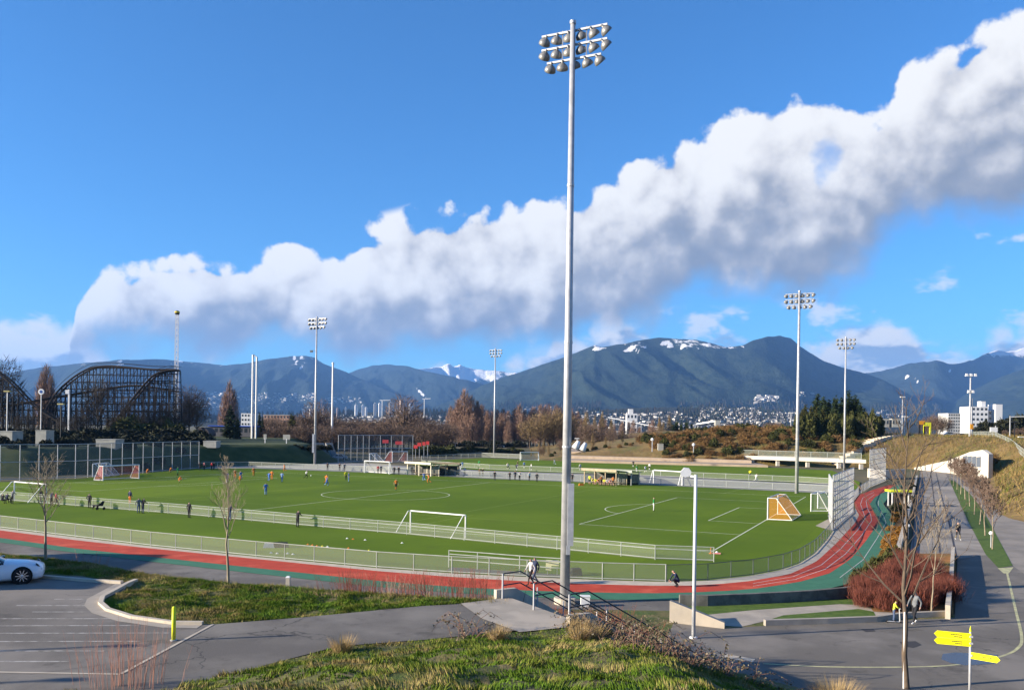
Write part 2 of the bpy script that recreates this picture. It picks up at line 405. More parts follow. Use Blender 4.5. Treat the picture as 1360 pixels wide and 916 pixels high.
LAND_PX = [(612,802),(676,793.6),(769.5,827),(758,833),(690,840),(640,822)]
PAVED = [(np.array([at(*q, PLAT)[:2] for q in p]), PLAT) for p in (LOT_PX, FOOT_PX, LAND_PX)]
def sd_of(PP, X, Y):
    d = np.full(X.shape, 1e9); ins = np.zeros(X.shape, bool)
    for i in range(len(PP)):
        a, b = PP[i], PP[(i+1) % len(PP)]; e = b-a
        t = np.clip(((X-a[0])*e[0]+(Y-a[1])*e[1])/(e@e), 0, 1)
        d = np.minimum(d, np.hypot(X-a[0]-t*e[0], Y-a[1]-t*e[1]))
        ins ^= ((a[1] > Y) != (b[1] > Y)) & (X < (b[0]-a[0])*(Y-a[1])/((b[1]-a[1]) or 1e-9)+a[0])
    return np.where(ins, d, -d)
def poly_sd(X, Y):
    """distance to the plateau outline, positive inside"""
    return sd_of(PP, X, Y)
def gz_np(X, Y):
    sd = poly_sd(X, Y)
    t = np.clip((sd+6.2)/6.2, 0, 1); t = t*t*(3-2*t)
    plat = PLAT*t
    mound = 8.25-0.187*Y-0.10*np.maximum(0, -X-1.0)-0.30*np.maximum(0, X-3.2)+0.10*np.maximum(0, X-9)
    mound = np.where(Y < 3, np.minimum(mound, 8.3), mound)
    k = 0.35
    h = np.clip(0.5+0.5*(mound-plat)/k, 0, 1)
    z = plat*(1-h)+mound*h+k*h*(1-h)*0.6
    on = np.clip((mound-plat)/0.5, 0, 1)
    z = z+on*(fbm(X*0.55, Y*0.55, 3)-0.5)*0.70+on*(fbm(X*1.7, Y*1.7, 9)-0.5)*0.42
    bank = np.clip((sd+0.2)/1.0, 0, 1)
    grassy = np.clip((Y-27.5-np.abs(X)*0.1)/2.0, 0, 1)*bank     # the planted strip along the crest is uneven
    z = z+grassy*(fbm(X*0.9+40, Y*0.9, 5)-0.55)*0.36
    for P_, top in PAVED:                                       # paving lies on a cut, level bed
        d_ = sd_of(P_, X, Y); k_ = np.clip((d_+0.45)/0.45, 0, 1)
        z = z*(1-k_)+np.minimum(z, top)*k_
    # bed under the stair flight
    ax, ay = X-stair_near.x, Y-stair_near.y; run = ax*SDIR.x+ay*SDIR.y; side = ax*-SDIR.y+ay*SDIR.x
    wst = (stair_far-stair_near).length
    m_ = (run > -0.2) & (run < 8.5) & (side > -0.25) & (side < wst+0.3)
    z = np.where(m_, np.minimum(z, PLAT-np.maximum(run, 0)*0.53-0.22), z)
    return np.maximum(z, -0.05)
def gz(x, y): return float(gz_np(np.array([float(x)]), np.array([float(y)]))[0])

big = MB(); big.sheet([(-17000,-1500,-0.12),(17000,-1500,-0.12),(17000,19000,-0.12),(-17000,19000,-0.12)])
struct('ground', big, mat('far_ground', (0.085,0.085,0.04), (0.13,0.105,0.06), scale=0.05, rough=0.95, c3=(0.06,0.075,0.03), scale3=0.01))
def grid_mesh(name, xs, ys, fn, m, kind='structure'):
    X, Y = np.meshgrid(xs, ys); Z = fn(X, Y); nx, ny = len(xs), len(ys)
    me = bpy.data.meshes.new(name)
    idx = np.arange(nx*ny).reshape(ny, nx)
    q = np.stack([idx[:-1,:-1], idx[:-1,1:], idx[1:,1:], idx[1:,:-1]], -1).reshape(-1, 4)
    me.from_pydata(np.stack([X, Y, Z], -1).reshape(-1, 3).tolist(), [], q.tolist())
    me.materials.append(m); me.polygons.foreach_set('use_smooth', [True]*len(me.polygons)); me.update()
    o = link(name, me); o['kind'] = kind; return o
BANKM = mat('bank_soil_and_grass', (0.07,0.085,0.02), (0.17,0.135,0.06), scale=1.1, rough=0.95, bump=0.06, bscale=7, c3=(0.05,0.10,0.015), scale3=0.35)
grid_mesh('terrain', np.arange(-62, 46.1, 0.45), np.arange(-8, 47.1, 0.45), gz_np, BANKM)

# far embankments: bank beyond the far pitch, overpass slope, and the raised fairground
BRUSHM = mat('dry_brush_slope', (0.13,0.085,0.03), (0.20,0.135,0.05), scale=0.25, rough=0.95, c3=(0.085,0.095,0.02), scale3=0.06, bump=0.3, bscale=0.8)
F_R = np.array([(8,262),(50,251),(85,245),(112,239),(113,199),(92,162),(72,128),(60,104),(58,80),(150,60),(420,120),(420,520),(8,520)], float)
def hz_r(X, Y):
    d = sd_of(F_R, X, Y)
    cap = 2.0+7.0*np.clip((X-18)/52, 0, 1); cap = np.minimum(cap, 3.6+5.4*np.clip((Y-105)/125, 0, 1))
    wd = np.where(Y > 215, 26.0, 15.0); t = np.clip(d/wd, 0, 1)
    z = cap*(t*(2-t))
    return np.where(d > 0, z+t*(fbm(X*0.12, Y*0.12, 21)-0.5)*0.9, -0.2)
grid_mesh('hillside', np.arange(4, 330, 2.0), np.arange(70, 420, 2.0), hz_r, BRUSHM)
F_L = np.array([(-260,118),(-100,150),(-86,152),(-76,172),(-69,192),(-56,207),(-49,213),(-47,236),(-72,300),(-72,520),(-420,520),(-420,118)], float)
def hz_l(X, Y):
    d = sd_of(F_L, X, Y); t = np.clip(d/9.0, 0, 1)
    return np.where(d > 0, 4.7*(t*t*(3-2*t)), -0.2)
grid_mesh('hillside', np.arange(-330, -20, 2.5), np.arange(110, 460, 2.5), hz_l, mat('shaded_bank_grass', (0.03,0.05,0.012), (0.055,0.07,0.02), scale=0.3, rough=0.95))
def hr(x, y): return float(hz_r(np.array([float(x)]), np.array([float(y)]))[0])
def hl(x, y): return float(hz_l(np.array([float(x)]), np.array([float(y)]))[0])

# ------------------------------------------------------------------ flat surfaces
def px_sheet(name, pts, m, z, kind=True, dz=0.0):
    mb = MB(); mb.sheet([at(a, b, dz)+Vector((0,0,z)) for a, b in pts])
    return struct(name, mb, m)
fence_base = [(-160,682),(0,701),(100,713),(200,725),(340,739),(500,754),(600,761),(700,766),(800,770),(884,772.5),(940,770.5),(1000,764),(1040,756),(1062,748),(1082,735),(1098,717),(1112,697),(1118,690)]
red_in = [(-160,684),(0,704),(100,717),(200,728),(340,742),(500,758),(600,766),(700,772),(800,776),(884,778),(940,777),(1000,771),(1050,762),(1085,745),(1110,722),(1135,695),(1141,684),(1136,674),(1134,665),(1141,657),(1160,650),(1179,644)]
red_out = [(-160,693),(0,714),(100,728),(200,739),(340,754),(500,771),(600,779),(700,784),(800,787),(884,787.5),(940,786),(1000,782),(1060,773),(1102,761),(1130,742),(1150,718),(1166,695),(1167,689),(1161,679),(1155,669),(1162,660),(1190,644)]
green_out = [(-160,698),(0,720),(100,734),(200,745.5),(340,761.5),(500,779),(600,787),(700,792.5),(800,796),(884,797),(940,796),(1000,793),(1080,786),(1132,774),(1166,745),(1182,712),(1190,692),(1181,679),(1173,669),(1181,659),(1200,644)]
def resample(A, n=90):
    P = [at(*q) for q in A]; L_ = np.cumsum([0]+[(b-a).length for a, b in zip(P[:-1], P[1:])]); t = np.linspace(0, L_[-1], n)
    return [Vector((float(np.interp(k, L_, [p.x for p in P])), float(np.interp(k, L_, [p.y for p in P])), 0)) for k in t]
def strip(name, A, B, z, m):
    mb = MB(); P, Q = resample(A), resample(B); up = Vector((0,0,z))
    for i in range(len(P)-1): mb.sheet([P[i]+up, P[i+1]+up, Q[i+1]+up, Q[i]+up])
    return struct(name, mb, m)
px_sheet('lower_path', [(-200,655)]+fence_base[1:10]+[(960,790),(905,806),(860,830),(700,830),(340,795),(-200,760)], ASPH_D, -0.004)
turf = [(-260,672),(-160,682)]+fence_base[1:]+[(1128,664),(1100,655),(1058,653),(850,643),(650,635.5),(480,627),(330,621.5),(264,622),(203,627),(100,636),(0,640),(-260,650)]
px_sheet('main_pitch', turf, TURF, 0.008)
strip('fence_apron', fence_base+[(1140,672),(1136,660)], red_in[:-3]+[], 0.012, CONC_L)
strip('running_track_red', red_in, red_out, 0.018, REDT)
strip('running_track_green', red_out, green_out, 0.016, GREENT)
mb = MB()
for t in (0.33, 0.66):
    pts = []
    for (a, b), (c, e) in zip(red_in[11:-1], red_out[11:-1]): pts.append(at(a+(c-a)*t, b+(e-b)*t))
    mb.ribbon([(p.x, p.y) for p in pts], 0.055, 0.022)
for A, B, t in ((red_out[13:20], green_out[13:20], 0.45),):
    mb.ribbon([(p.x, p.y) for p in (at(a+(c-a)*t, b+(e-b)*t) for (a, b), (c, e) in zip(A, B))], 0.05, 0.022)
struct('track_lane_lines', mb, LINE_W)
px_sheet('centre_walkway', [(264,622),(330,621.4),(480,626.8),(650,635.3),(850,642.8),(1058,652.8),(1100,654.8),(1128,664),(1140,652),(1105,643),(1058,641),(850,631),(650,625),(560,620),(480,615),(330,613)], mat('walkway_gravel', (0.22,0.215,0.20), (0.28,0.27,0.25), scale=2, rough=0.95), 0.004)
px_sheet('far_pitch', [(545,616),(560,612.5),(640,608),(760,612.5),(1000,619.5),(1105,624.5),(1142,640),(1140,651),(1105,642.5),(1058,640.5),(850,630.6),(650,624.6),(560,619.6)], TURF, 0.01)

# markings of the main pitch, laid out in its own frame
TH = math.radians(25.4); FO = Vector((16.45, 69.6, 0)); FU = Vector((-math.cos(TH), math.sin(TH), 0)); FV = Vector((math.sin(TH), math.cos(TH), 0))
PL, PW = 108.0, 66.5
def fp(u, v): p = FO+FU*u+FV*v; return (p.x, p.y)
mk = MB(); z = 0.014; lw = 0.13
for a, b in (((0,0),(PL,0)),((0,PW),(PL,PW)),((0,0),(0,PW)),((PL,0),(PL,PW)),((PL/2,0),(PL/2,PW))): mk.ribbon([fp(*a), fp(*b)], lw, z)
for s_, u0 in ((1, 0), (-1, PL)):
    for dd, hw in ((16.5, 20.16), (5.5, 9.16)):
        c = PW/2
        mk.ribbon([fp(u0, c-hw), fp(u0+s_*dd, c-hw)], lw, z+0.001); mk.ribbon([fp(u0, c+hw), fp(u0+s_*dd, c+hw)], lw, z+0.001)
        mk.ribbon([fp(u0+s_*dd, c-hw), fp(u0+s_*dd, c+hw)], lw, z+0.002)
    arc = [(u0+s_*(11+9.15*math.cos(a)), PW/2+9.15*math.sin(a)) for a in np.linspace(-0.925, 0.925, 18)]
    mk.ribbon([fp(*q) for q in arc], lw, z)
mk.ribbon([fp(PL/2+9.15*math.cos(a), PW/2+9.15*math.sin(a)) for a in np.linspace(0, 2*math.pi, 49)], lw, z)
struct('pitch_markings', mk, LINE)
mk = MB()   # thinner lines of the small-sided pitches across it
for a, b in (((0.02*PL, 12), (PL*0.46, 12)), ((PL*0.52, 12), (PL*0.98, 12)), ((30, 4), (30, 15)), ((PL*0.30, 0), (PL*0.30, PW)), ((PL*0.66, 0), (PL*0.66, PW))):
    mk.ribbon([fp(*a), fp(*b)], 0.08, z+0.003)
for a, b in ((at(960,655), at(1028,641)), (at(1071,640), at(1085,634)), (at(1090,651), at(1105,645))): mk.ribbon([(a.x,a.y),(b.x,b.y)], 0.12, z+0.003)
struct('small_pitch_markings', mk, mat('faded_line_paint', (0.28,0.34,0.10), (0.20,0.27,0.06), scale=0.6, rough=0.9))

# ------------------------------------------------------------------ car park, footpath and road
ZP = PLAT
px_sheet('car_park', LOT_PX, ASPH, 0.022, dz=ZP)
px_sheet('footpath', FOOT_PX, ASPH_D, 0.018, dz=ZP)
px_sheet('stair_landing', LAND_PX, CONC, 0.034, dz=ZP)
mb = MB()
for A, B in (((-10,902-9),(160,896)),((160,896),(283,829.5))):
    a, b = at(*A, ZP), at(*B, ZP); mb.ribbon([(a.x,a.y),(b.x,b.y)], 0.10, ZP+0.030)
struct('car_park_edge_strip', mb, CONC_L)
mb = MB()
for a, b in (((72,796),(113,796)),((22,804.5),(120,804.5)),((43,813),(125,813)),((0,822),(150,822)),((-20,831.5),(185,831)),((-20,841.5),(225,841)),((-20,852.5),(186,852)),((-20,865),(138,865)),((-20,879),(92,879))):
    p, q = at(*a, ZP), at(*b, ZP); mb.ribbon([(p.x,p.y),(q.x,q.y)], 0.10, ZP+0.027)
struct('parking_bay_lines', mb, LINE_F)
# kerb round the planted island: a real step
kerb_px = [(178,772),(166,777),(150,786),(133,795),(130,803),(140,812),(172,822),(228,830),(268,830.5)]
kp = [at(a, b, ZP) for a, b in kerb_px]
mb = MB(); Lk, Rk = offs([(p.x,p.y) for p in kp], 0.0), offs([(p.x,p.y) for p in kp], 0.17)
for i in range(len(kp)-1):
    mb.prism([Lk[i], Lk[i+1], Rk[i+1], Rk[i]], ZP-0.1, ZP+0.125)
tag(obj('kerb', mb, CONC_L), 'pale concrete kerb curving round the grass island by the car park', 'kerb')
gut = MB(); G1 = offs([(p.x,p.y) for p in kp], -0.45)
for i in range(len(kp)-1): gut.sheet([(*Lk[i], ZP+0.031), (*Lk[i+1], ZP+0.031), (*G1[i+1], ZP+0.031), (*G1[i], ZP+0.031)])
struct('gutter', gut, CONC)
mb = MB(); kk = [at(a, b, ZP) for a, b in ((52,768),(100,772),(160,776))]
for i in range(2):
    L1, R1 = offs([(p.x,p.y) for p in kk], 0.0), offs([(p.x,p.y) for p in kk], 0.18); mb.prism([L1[i], L1[i+1], R1[i+1], R1[i]], ZP-0.1, ZP+0.14)
tag(obj('kerb', mb, CONC_L), 'straight kerb along the grass in front of the white car', 'kerb')

px_sheet('road', [(1600,1300),(860,1300),(860,900),(895,826),(960,834),(1010,831),(1160,824),(1268,820),(1272,735),(1212,735),(1216,690),(1222,625),(1257,625),(1290,640),(1600,790)], ASPH, 0.002)
px_sheet('tunnel_path', [(1208,735),(1216,690),(1223,625.5),(1254,625.5),(1262,640),(1284,690),(1310,737),(1272,741)], mat('brushed_concrete_path', (0.27,0.24,0.205), (0.20,0.18,0.155), scale=0.35, rough=0.9, c3=(0.33,0.295,0.25), scale3=0.08), 0.006)
px_sheet('side_path', [(1262,632),(1300,648),(1600,760),(1600,840),(1400,790),(1341,748),(1300,676),(1283,652)], mat('brushed_concrete_path', (0,0,0)), 0.007)
mb = MB()
for pts in ([(1222,628),(1216,675),(1212,735)], [(1236,627),(1240,660),(1245,700),(1249,738)], [(1243,627),(1251,660),(1262,700),(1270,738)]):
    w = [at(*q) for q in pts]; mb.ribbon([(p.x,p.y) for p in w], 0.16, 0.011)
for a, b in (((1219,651),(1262,651)),((1217,672),(1278,672)),((1213,713),(1292,713)),((1222,640),(1257,640))):  # crosswise ribbons: cast shadows of poles, painted as dark strips
    p, q = at(*a), at(*b); mb.ribbon([(p.x,p.y),(q.x,q.y)], 0.12, 0.012)
struct('path_joints_and_shadows', mb, mat('tar_joint_and_shadow', (0.045,0.045,0.055), rough=0.7))
px_sheet('tree_strip', [(1260,636),(1268,639),(1287,654),(1305,676),(1345,751),(1326,754),(1309,736),(1286,692)], LAWN, 0.02)
px_sheet('kerbside_lawn', [(905,803),(940,805),(1000,801),(1125,795),(1150,798),(1160,804),(1115,802),(1000,810),(940,816),(915,812)], LAWN, 0.02)
px_sheet('kerbside_lawn', [(1018,824),(1040,817),(1140,808.5),(1160,812),(1165,821),(1100,822.5)], LAWN, 0.02)
px_sheet('pavement', [(915,812),(940,816),(1000,810),(1115,802),(1160,804),(1190,812),(1165,821),(1160,812),(1140,808.5),(1040,817),(1018,824),(985,832),(945,830),(930,820)], CONC, 0.014)
mb = MB(); w = [at(*q) for q in ((1336,754),(1341,775),(1349,810),(1357,845),(1352,860),(1330,871),(1280,881),(1220,885),(1100,885),(1000,880))]
sm = []
for i in range(len(w)-1):
    for t in np.linspace(0, 1, 6)[:-1]:
        p0, p1, p2, p3 = w[max(i-1,0)], w[i], w[i+1], w[min(i+2,len(w)-1)]
        sm.append(0.5*((2*p1)+(p2-p0)*t+(2*p0-5*p1+4*p2-p3)*t*t+(3*p1-p0-3*p2+p3)*t**3))
mb.ribbon([(p.x,p.y) for p in sm], 0.14, 0.008)
mb.sheet([at(*q)+Vector((0,0,0.009)) for q in ((1325,754),(1346,753),(1340,761),(1333,761))])
struct('yellow_edge_line', mb, LINE_Y)
mb = MB(); mb.sheet([at(*q)+Vector((0,0,0.009)) for q in ((1252,868),(1268,866),(1325,869),(1322,881),(1282,883),(1262,880),(1250,875))])
struct('wet_patch', mb, mat('wet_asphalt', (0.045,0.05,0.07), rough=0.25))
mb = MB(); mb.sheet([at(*q)+Vector((0,0,0.010)) for q in ((1195,852),(1216,851),(1224,856),(1213,860),(1199,858))])
mb.sheet([at(*q)+Vector((0,0,0.010)) for q in ((1143,835),(1160,835),(1163,838),(1150,839))])
struct('patched_asphalt', mb, mat('patch_asphalt', (0.045,0.044,0.046), rough=0.8))
# grass verge block along the pavement
def low_wall(name, pts, h, t, m, label, z0=-0.1):
    p = [at(*q) for q in pts]; L_, R_ = offs([(q.x,q.y) for q in p], 0), offs([(q.x,q.y) for q in p], t)
    mb = MB()
    for i in range(len(p)-1): mb.prism([L_[i], L_[i+1], R_[i+1], R_[i]], z0, h)
    return tag(obj(name, mb, m), label, 'wall')
CONC_D = mat('weathered_concrete', (0.16,0.155,0.135), (0.09,0.09,0.08), scale=1.5, rough=0.9, bump=0.01, bscale=20)
low_wall('retaining_wall', [(903,804.5),(940,805),(1000,802.5),(1080,798),(1130,793),(1160,788)], 0.62, 0.3, CONC_D, 'long low grey retaining wall between the green track and the lawn')
low_wall('kerb', [(1017,831),(1100,828.5),(1165,826),(1200,821),(1262,818.5)], 0.3, 0.25, CONC, 'low kerb wall edging the small lawn beside the road')
a, b = at(889,826), at(962,834.5)
mb = MB(); mb.wallpoly([a+Vector((0,0,-.1)), b+Vector((0,0,-.1)), b+Vector((0,0,0.30)), a+Vector((0,0,1.28)) if False else a+(b-a)*0.06+Vector((0,0,1.08)), a+Vector((0,0,1.12))], (0.12,0.33,0))
tag(obj('ramp_wall', mb, CONC), 'pale sloping concrete wall at the foot of the grass by the lamp post', 'wall')

# ------------------------------------------------------------------ floodlight masts
LAMP_G = mat('lamp_housing', (0.24,0.24,0.235), (0.17,0.17,0.17), scale=6, rough=0.45, metal=0.3)
LENS = mat('lamp_glass', (0.015,0.015,0.02), rough=0.15, spec=0.6)
def lamp_meshes(k=1.0, n=12):
    R = Matrix.Rotation(math.radians(0), 3, 'X')
    b = MB(); b.lathe([(0.02,0.0),(0.13,-0.005),(0.17,-0.05),(0.25,-0.11),(0.305,-0.21),(0.325,-0.33),(0.31,-0.36),(0.295,-0.33),(0.27,-0.25)], n=n)
    b.lathe([(0.05,0.16),(0.055,0.15),(0.055,-0.02),(0.10,-0.02)], n=8)
    l = MB(); l.lathe([(0.0,-0.27),(0.28,-0.27)], n=n); l.lathe([(0.28,-0.27),(0.308,-0.358)], n=n)
    return mesh_of('lamp', b, LAMP_G, True), mesh_of('lens', l, LENS)
LAMP_ME, LENS_ME = lamp_meshes()
def floodlight(base, H, r0, r1, rows, dx, label, arm=FU, aim=FV, k=1.0, gap=0.80, group='floodlight masts'):
    t = thing('floodlight_mast', label, 'floodlight', base, 0, group)
    p = MB(); p.tube([(0,0,-0.1),(0,0,H*0.45),(0,0,H)], [r0, (r0+r1)*0.52, r1], 14); obj('pole', p, GALV, t, smooth=True)
    c = MB(); c.lathe([(r1*1.25,H-0.05),(r1*1.25,H+0.12),(0.01,H+0.16)], n=12); obj('cap', c, GALV, t)
    for f in (0.27, 0.45, 0.72):
        rr = r0+(r1-r0)*f+0.015; c = MB(); c.lathe([(rr,H*f-0.06),(rr+0.012,H*f-0.06),(rr+0.012,H*f+0.06),(rr,H*f+0.06)], n=14); obj('joint_band', c, GALV, t)
    a = Vector(arm).normalized(); front = Vector(aim).normalized()
    for i, nl in enumerate(rows):
        z = H-0.35-i*gap*k; half = (nl-1)*dx/2+0.25
        m = MB(); m.bar(Vector((0,0,z))-a*half+front*0.2, Vector((0,0,z))+a*half+front*0.2, 0.10*k); obj('crossarm', m, GALV, t)
        for j in range(nl):
            s = (j-(nl-1)/2)*dx; q = a*s+front*0.2+Vector((0,0,z-0.12))
            lo = link('lamp', LAMP_ME, t, q); lo.scale = (k*0.95,)*3
            d_ = (front*0.75+a*(s*0.42)+Vector((0,0,-0.95))).normalized()
            lo.rotation_mode = 'QUATERNION'; lo.rotation_quaternion = (-d_).to_track_quat('Z', 'Y')
            link('lens', LENS_ME, lo)
    for s in (-1, 1):
        m = MB(); m.bar(a*(s*dx*1.05)+front*0.27+Vector((0,0,H-0.2)), a*(s*dx*1.05)+front*0.27+Vector((0,0,H-0.45-gap*k*(len(rows)-1))), 0.06*k); obj('upright', m, GALV, t)
    return t
MB_ = at(750,801); Hm = (801-31)/F_PX*MB_.y
main = floodlight(MB_, Hm, 0.285, 0.145, (6,6,5), 0.70, 'tall grey floodlight mast beside the concrete stairs, control box on its pole', k=1.12, gap=0.72)
m = MB(); m.box((0.24,-0.30,5.1), (0.34,0.30,3.5)); obj('control_box', m, GALV, main)
m = MB(); m.box((0.12,-0.38,3.1), (0.22,0.16,0.5)); obj('junction_box', m, GALV, main)
m = MB(); m.bar((0.2,0,8.9), (0.95,-0.1,8.9), 0.06); obj('bracket', m, GALV, main)
for q in ((0.55,-0.1,9.05),(0.95,-0.1,8.95)):
    m = MB(); m.lathe([(0.02,0.25),(0.10,0.24),(0.16,0.05),(0.24,-0.25),(0.22,-0.25)], c=q, n=10, rot=Matrix.Rotation(0.5,3,'Y')); obj('loudspeaker', m, WHITE, main, smooth=True)
m = MB(); m.lathe([(0.62,0.0),(0.62,0.35),(0.0,0.35)], n=16); obj('footing', m, CONC_L, main)
def mast(px, by, ty, rows, label, dx=0.8, k=1.15, **kw):
    b = at(px, by); H = (by-ty)/F_PX*b.y*1.0
    return floodlight(b, H, 0.30, 0.17, rows, dx, label, k=k, **kw)
ml = mast(418, 617, 421, (6,6,5), 'grey floodlight mast at the corner of the main pitch below the fairground bank', 0.95, 1.25)
m = MB(); m.bar((-0.1,0,28.2),(-1.1,0,28.2),0.08); m.box((-1.2,0,28.0),(0.6,0.6,0.5)); obj('side_lamp', m, LAMP_G, ml)
m = MB(); m.box((-0.35,-0.3,5.3),(0.5,0.4,4.6)); obj('control_box', m, GALV, ml)
mast(656, 607, 463, (5,5,4), 'slim grey floodlight mast rising in front of the bare brown poplars', 0.95, 1.15)
mr = mast(1058, 655, 387, (6,6,5), 'grey floodlight mast next to the wheeled goal with the orange net', 0.78, 1.15)
mast(1121, 624, 448, (5,5,4), 'grey floodlight mast in front of the dark evergreen clump', 0.95, 1.3)

def fence(name, label, pts, h, spacing, rails, m, wire, r=0.035, cat='fence', group=None, mesh_top=None, hfun=None):
    """posts one by one along a polyline, rails and woven wire"""
    t = thing(name, label, cat, pts[0], 0, group); o = Vector(pts[0])
    P = [Vector(p) for p in pts]; run = []
    for a, b in zip(P[:-1], P[1:]):
        n = max(1, round((b-a).length/spacing))
        run += [a+(b-a)*(i/n) for i in range(n)]
    run.append(P[-1])
    pm = MB(); pm.tube([(0,0,-0.15),(0,0,h+0.03)], r*1.15, 6); me = mesh_of('post', pm, m)
    for p in run: link('post', me, t, p-o)
    for rz in rails:
        mb = MB(); mb.tube([p-o+Vector((0,0,rz)) for p in P], r, 6); obj('rail', mb, m, t)
    if wire:
        mb = MB()
        for a, b in zip(P[:-1], P[1:]):
            a, b = a-o, b-o; k = Vector((0,0,(mesh_top or h)-0.04))
            mb.add([a+Vector((0,0,0.05)), b+Vector((0,0,0.05)), b+k, a+k], [(0,1,2,3)])
        obj('wire_mesh', mb, wire, t)
    return t
W_ = lambda pts, z=0.0: [at(*q)+Vector((0,0,z)) for q in pts]
fence('field_fence', 'low galvanised fence between the red running track and the turf strip', W_([(-160,682),(0,701),(100,713),(200,725),(340,739),(500,754),(600,761),(700,766),(800,770),(884,772.5)]), 1.15, 2.5, (0.12, 1.15), RAIL, WIRE, 0.030)
fence('field_fence', 'dark railed fence curving round the corner flag end of the pitch', W_([(885,772.5),(940,770.5),(1000,764),(1040,756),(1062,748),(1082,735),(1098,717),(1106,705)]), 1.12, 2.3, (0.1, 1.12), RAIL_D, WIRE, 0.028)
fence('field_fence', 'low pale railed fence with spectators leaning on it along the touchline', W_([(-160,652),(0,664),(100,672),(250,684),(395,697.5),(540,710),(700,726),(870,743),(948,746)]), 1.1, 3.0, (0.15, 0.85, 1.12), RAIL, WIRE, 0.030)
fence('field_fence', 'long low fence beside the walkway between the two pitches', W_([(268,619.5),(330,619.5),(480,625.5),(650,634.2),(850,642),(1058,651),(1100,653.5)]), 1.1, 4.0, (0.1,1.1), RAIL, WIRE, 0.05)
fence('field_fence', 'low fence on the far pitch side of the walkway', W_([(560,617),(650,623),(850,631),(1058,640),(1105,643)]), 1.1, 5.0, (0.1,1.1), RAIL, WIRE, 0.05)
fence('field_fence', 'low fence behind the far end of the far pitch', W_([(560,611),(640,606.5),(693,608.5)]), 1.3, 5.0, (0.1,1.3), RAIL, WIRE, 0.06)
fence('barrier_rail', 'short double rail set back behind the running track fence near the stairs', W_([(596,753),(634,756),(690,761),(745,765)]), 1.2, 2.6, (0.55, 0.95, 1.2), RAIL, None, 0.034, cat='railing')
px_sheet('rest_pad', [(592,757),(600,753),(680,758),(745,763),(790,768),(742,767),(672,764)], ASPH_D, 0.011)
HARD = RAIL
def tall_fence(label, pts, h, n_h, spacing, wire, group=None):
    return fence('ball_stop_fence', label, W_(pts), h, spacing, [h*i/n_h for i in range(1, n_h+1)]+[0.1], GALV, wire, 0.06, group=group)
tall_fence('tall chain-link ball-stop fence below the roller coaster', [(-90,640),(0,637.5),(100,634),(203,626),(264,621.5)], 5.9, 2, 3.1, WIRE_D)
tall_fence('tall chain-link ball-stop fence behind the red-net goals near the fairground bank', [(449,614),(490,612),(548,611.5)], 7.2, 2, 3.0, WIRE_D)
tall_fence('tall steel grid screen at the bend of the running track', [(1106,705),(1120,692),(1133,681)], 5.6, 8, 1.7, WIRE)
tall_fence('tall steel panel beside the wheeled white goal behind the grid screen', [(1100.5,686),(1106,705)], 5.0, 5, 2.0, WIRE)
tall_fence('tall steel grid screen further along the track, in front of the embankment steps', [(1155,646),(1176,637.5)], 6.8, 7, 1.9, WIRE)
fence('field_fence', 'low fence joining the two tall grid screens along the red track', W_([(1133,681),(1131,668),(1140,656),(1155,646)]), 1.2, 2.6, (0.1,1.2), GALV, WIRE, 0.04)
px_sheet('goal_store_pad', [(1083,698),(1102,688),(1106,705)], CONC, 0.02)

# ------------------------------------------------------------------ goals
def goal(a, b, h, depth, topd, label, net=NET, r=0.06, base=True, group='goals', m=WHITE, slat=False):
    a, b = Vector(a), Vector(b); o = (a+b)/2; D = Vector(depth); T = D.normalized()*topd; up = Vector((0,0,h)); e = Vector((0,0,r))
    t = thing('football_goal', label, 'goal', o, 0, group); A, B = a-o, b-o
    for p in (A, B):
        q = MB(); q.tube([p, p+up], r, 8); obj('post', q, m, t)
        q = MB(); q.tube([p+up, p+up+T, p+D+e], r*0.7, 6); obj('stay', q, m, t)
        if base: q = MB(); q.tube([p+e, p+D+e], r*0.75, 6); obj('side_bar', q, m, t)
    q = MB(); q.tube([A+up, B+up], r, 8); obj('crossbar', q, m, t)
    if base: q = MB(); q.tube([A+D+e, B+D+e], r*0.75, 6); obj('back_bar', q, m, t)
    if topd > 0.3: q = MB(); q.tube([A+up+T, B+up+T], r*0.7, 6); obj('top_back_bar', q, m, t)
    if net:
        q = MB(); q.add([A+up, B+up, B+up+T, A+up+T, A+D+e, B+D+e, A+e, B+e], [(0,1,2,3),(3,2,5,4),(0,3,4,6),(1,7,5,2)]); obj('net', q, net, t)
    return t
goal(at(545,707), at(618,714.5), 2.05, (-1.25,-0.9,0), 0.25, 'white goal without visible net standing across the touchline fence', None, 0.065, base=False)
goal(at(1019.5,690), at(1033,683), 2.44, at(1052,691.5)-at(1019.5,690), 0.9, 'white portable goal with orange net on the goal line', NET_O, 0.07)
goal(at(1077,679), at(1086,675), 2.2, Vector((2.2,0.1,0)), 1.0, 'white portable goal parked beside the tall grid screen', NET, 0.07)
p0, p1 = fp(PL+0.2, PW/2-3.66), fp(PL+0.2, PW/2+3.66)
goal((*p0,0.01), (*p1,0.01), 2.44, FU*2.2, 0.9, 'white framed goal with red net in front of the fence below the coaster', NET_R, 0.09)
goal(at(123,633), at(131,631), 2.3, Vector((2.4,0.6,0)), 0.4, 'spare white goal turned sideways against the tall fence', NET, 0.08)
goal(at(134,632), at(141,630.5), 2.3, Vector((2.2,0.6,0)), 0.4, 'spare white goal frame tucked behind the red-net goal', NET, 0.08)
goal(at(19,664), at(61,668), 2.3, (-1.9,-0.5,0), 0.3, 'white goal frame beside the group of spectators at the touchline fence', None, 0.085, base=False)
goal(at(484,627.5), at(517,629.5), 2.5, (0.4,1.8,0), 0.4, 'small white goal beside the white-fronted dugout', NET, 0.10)
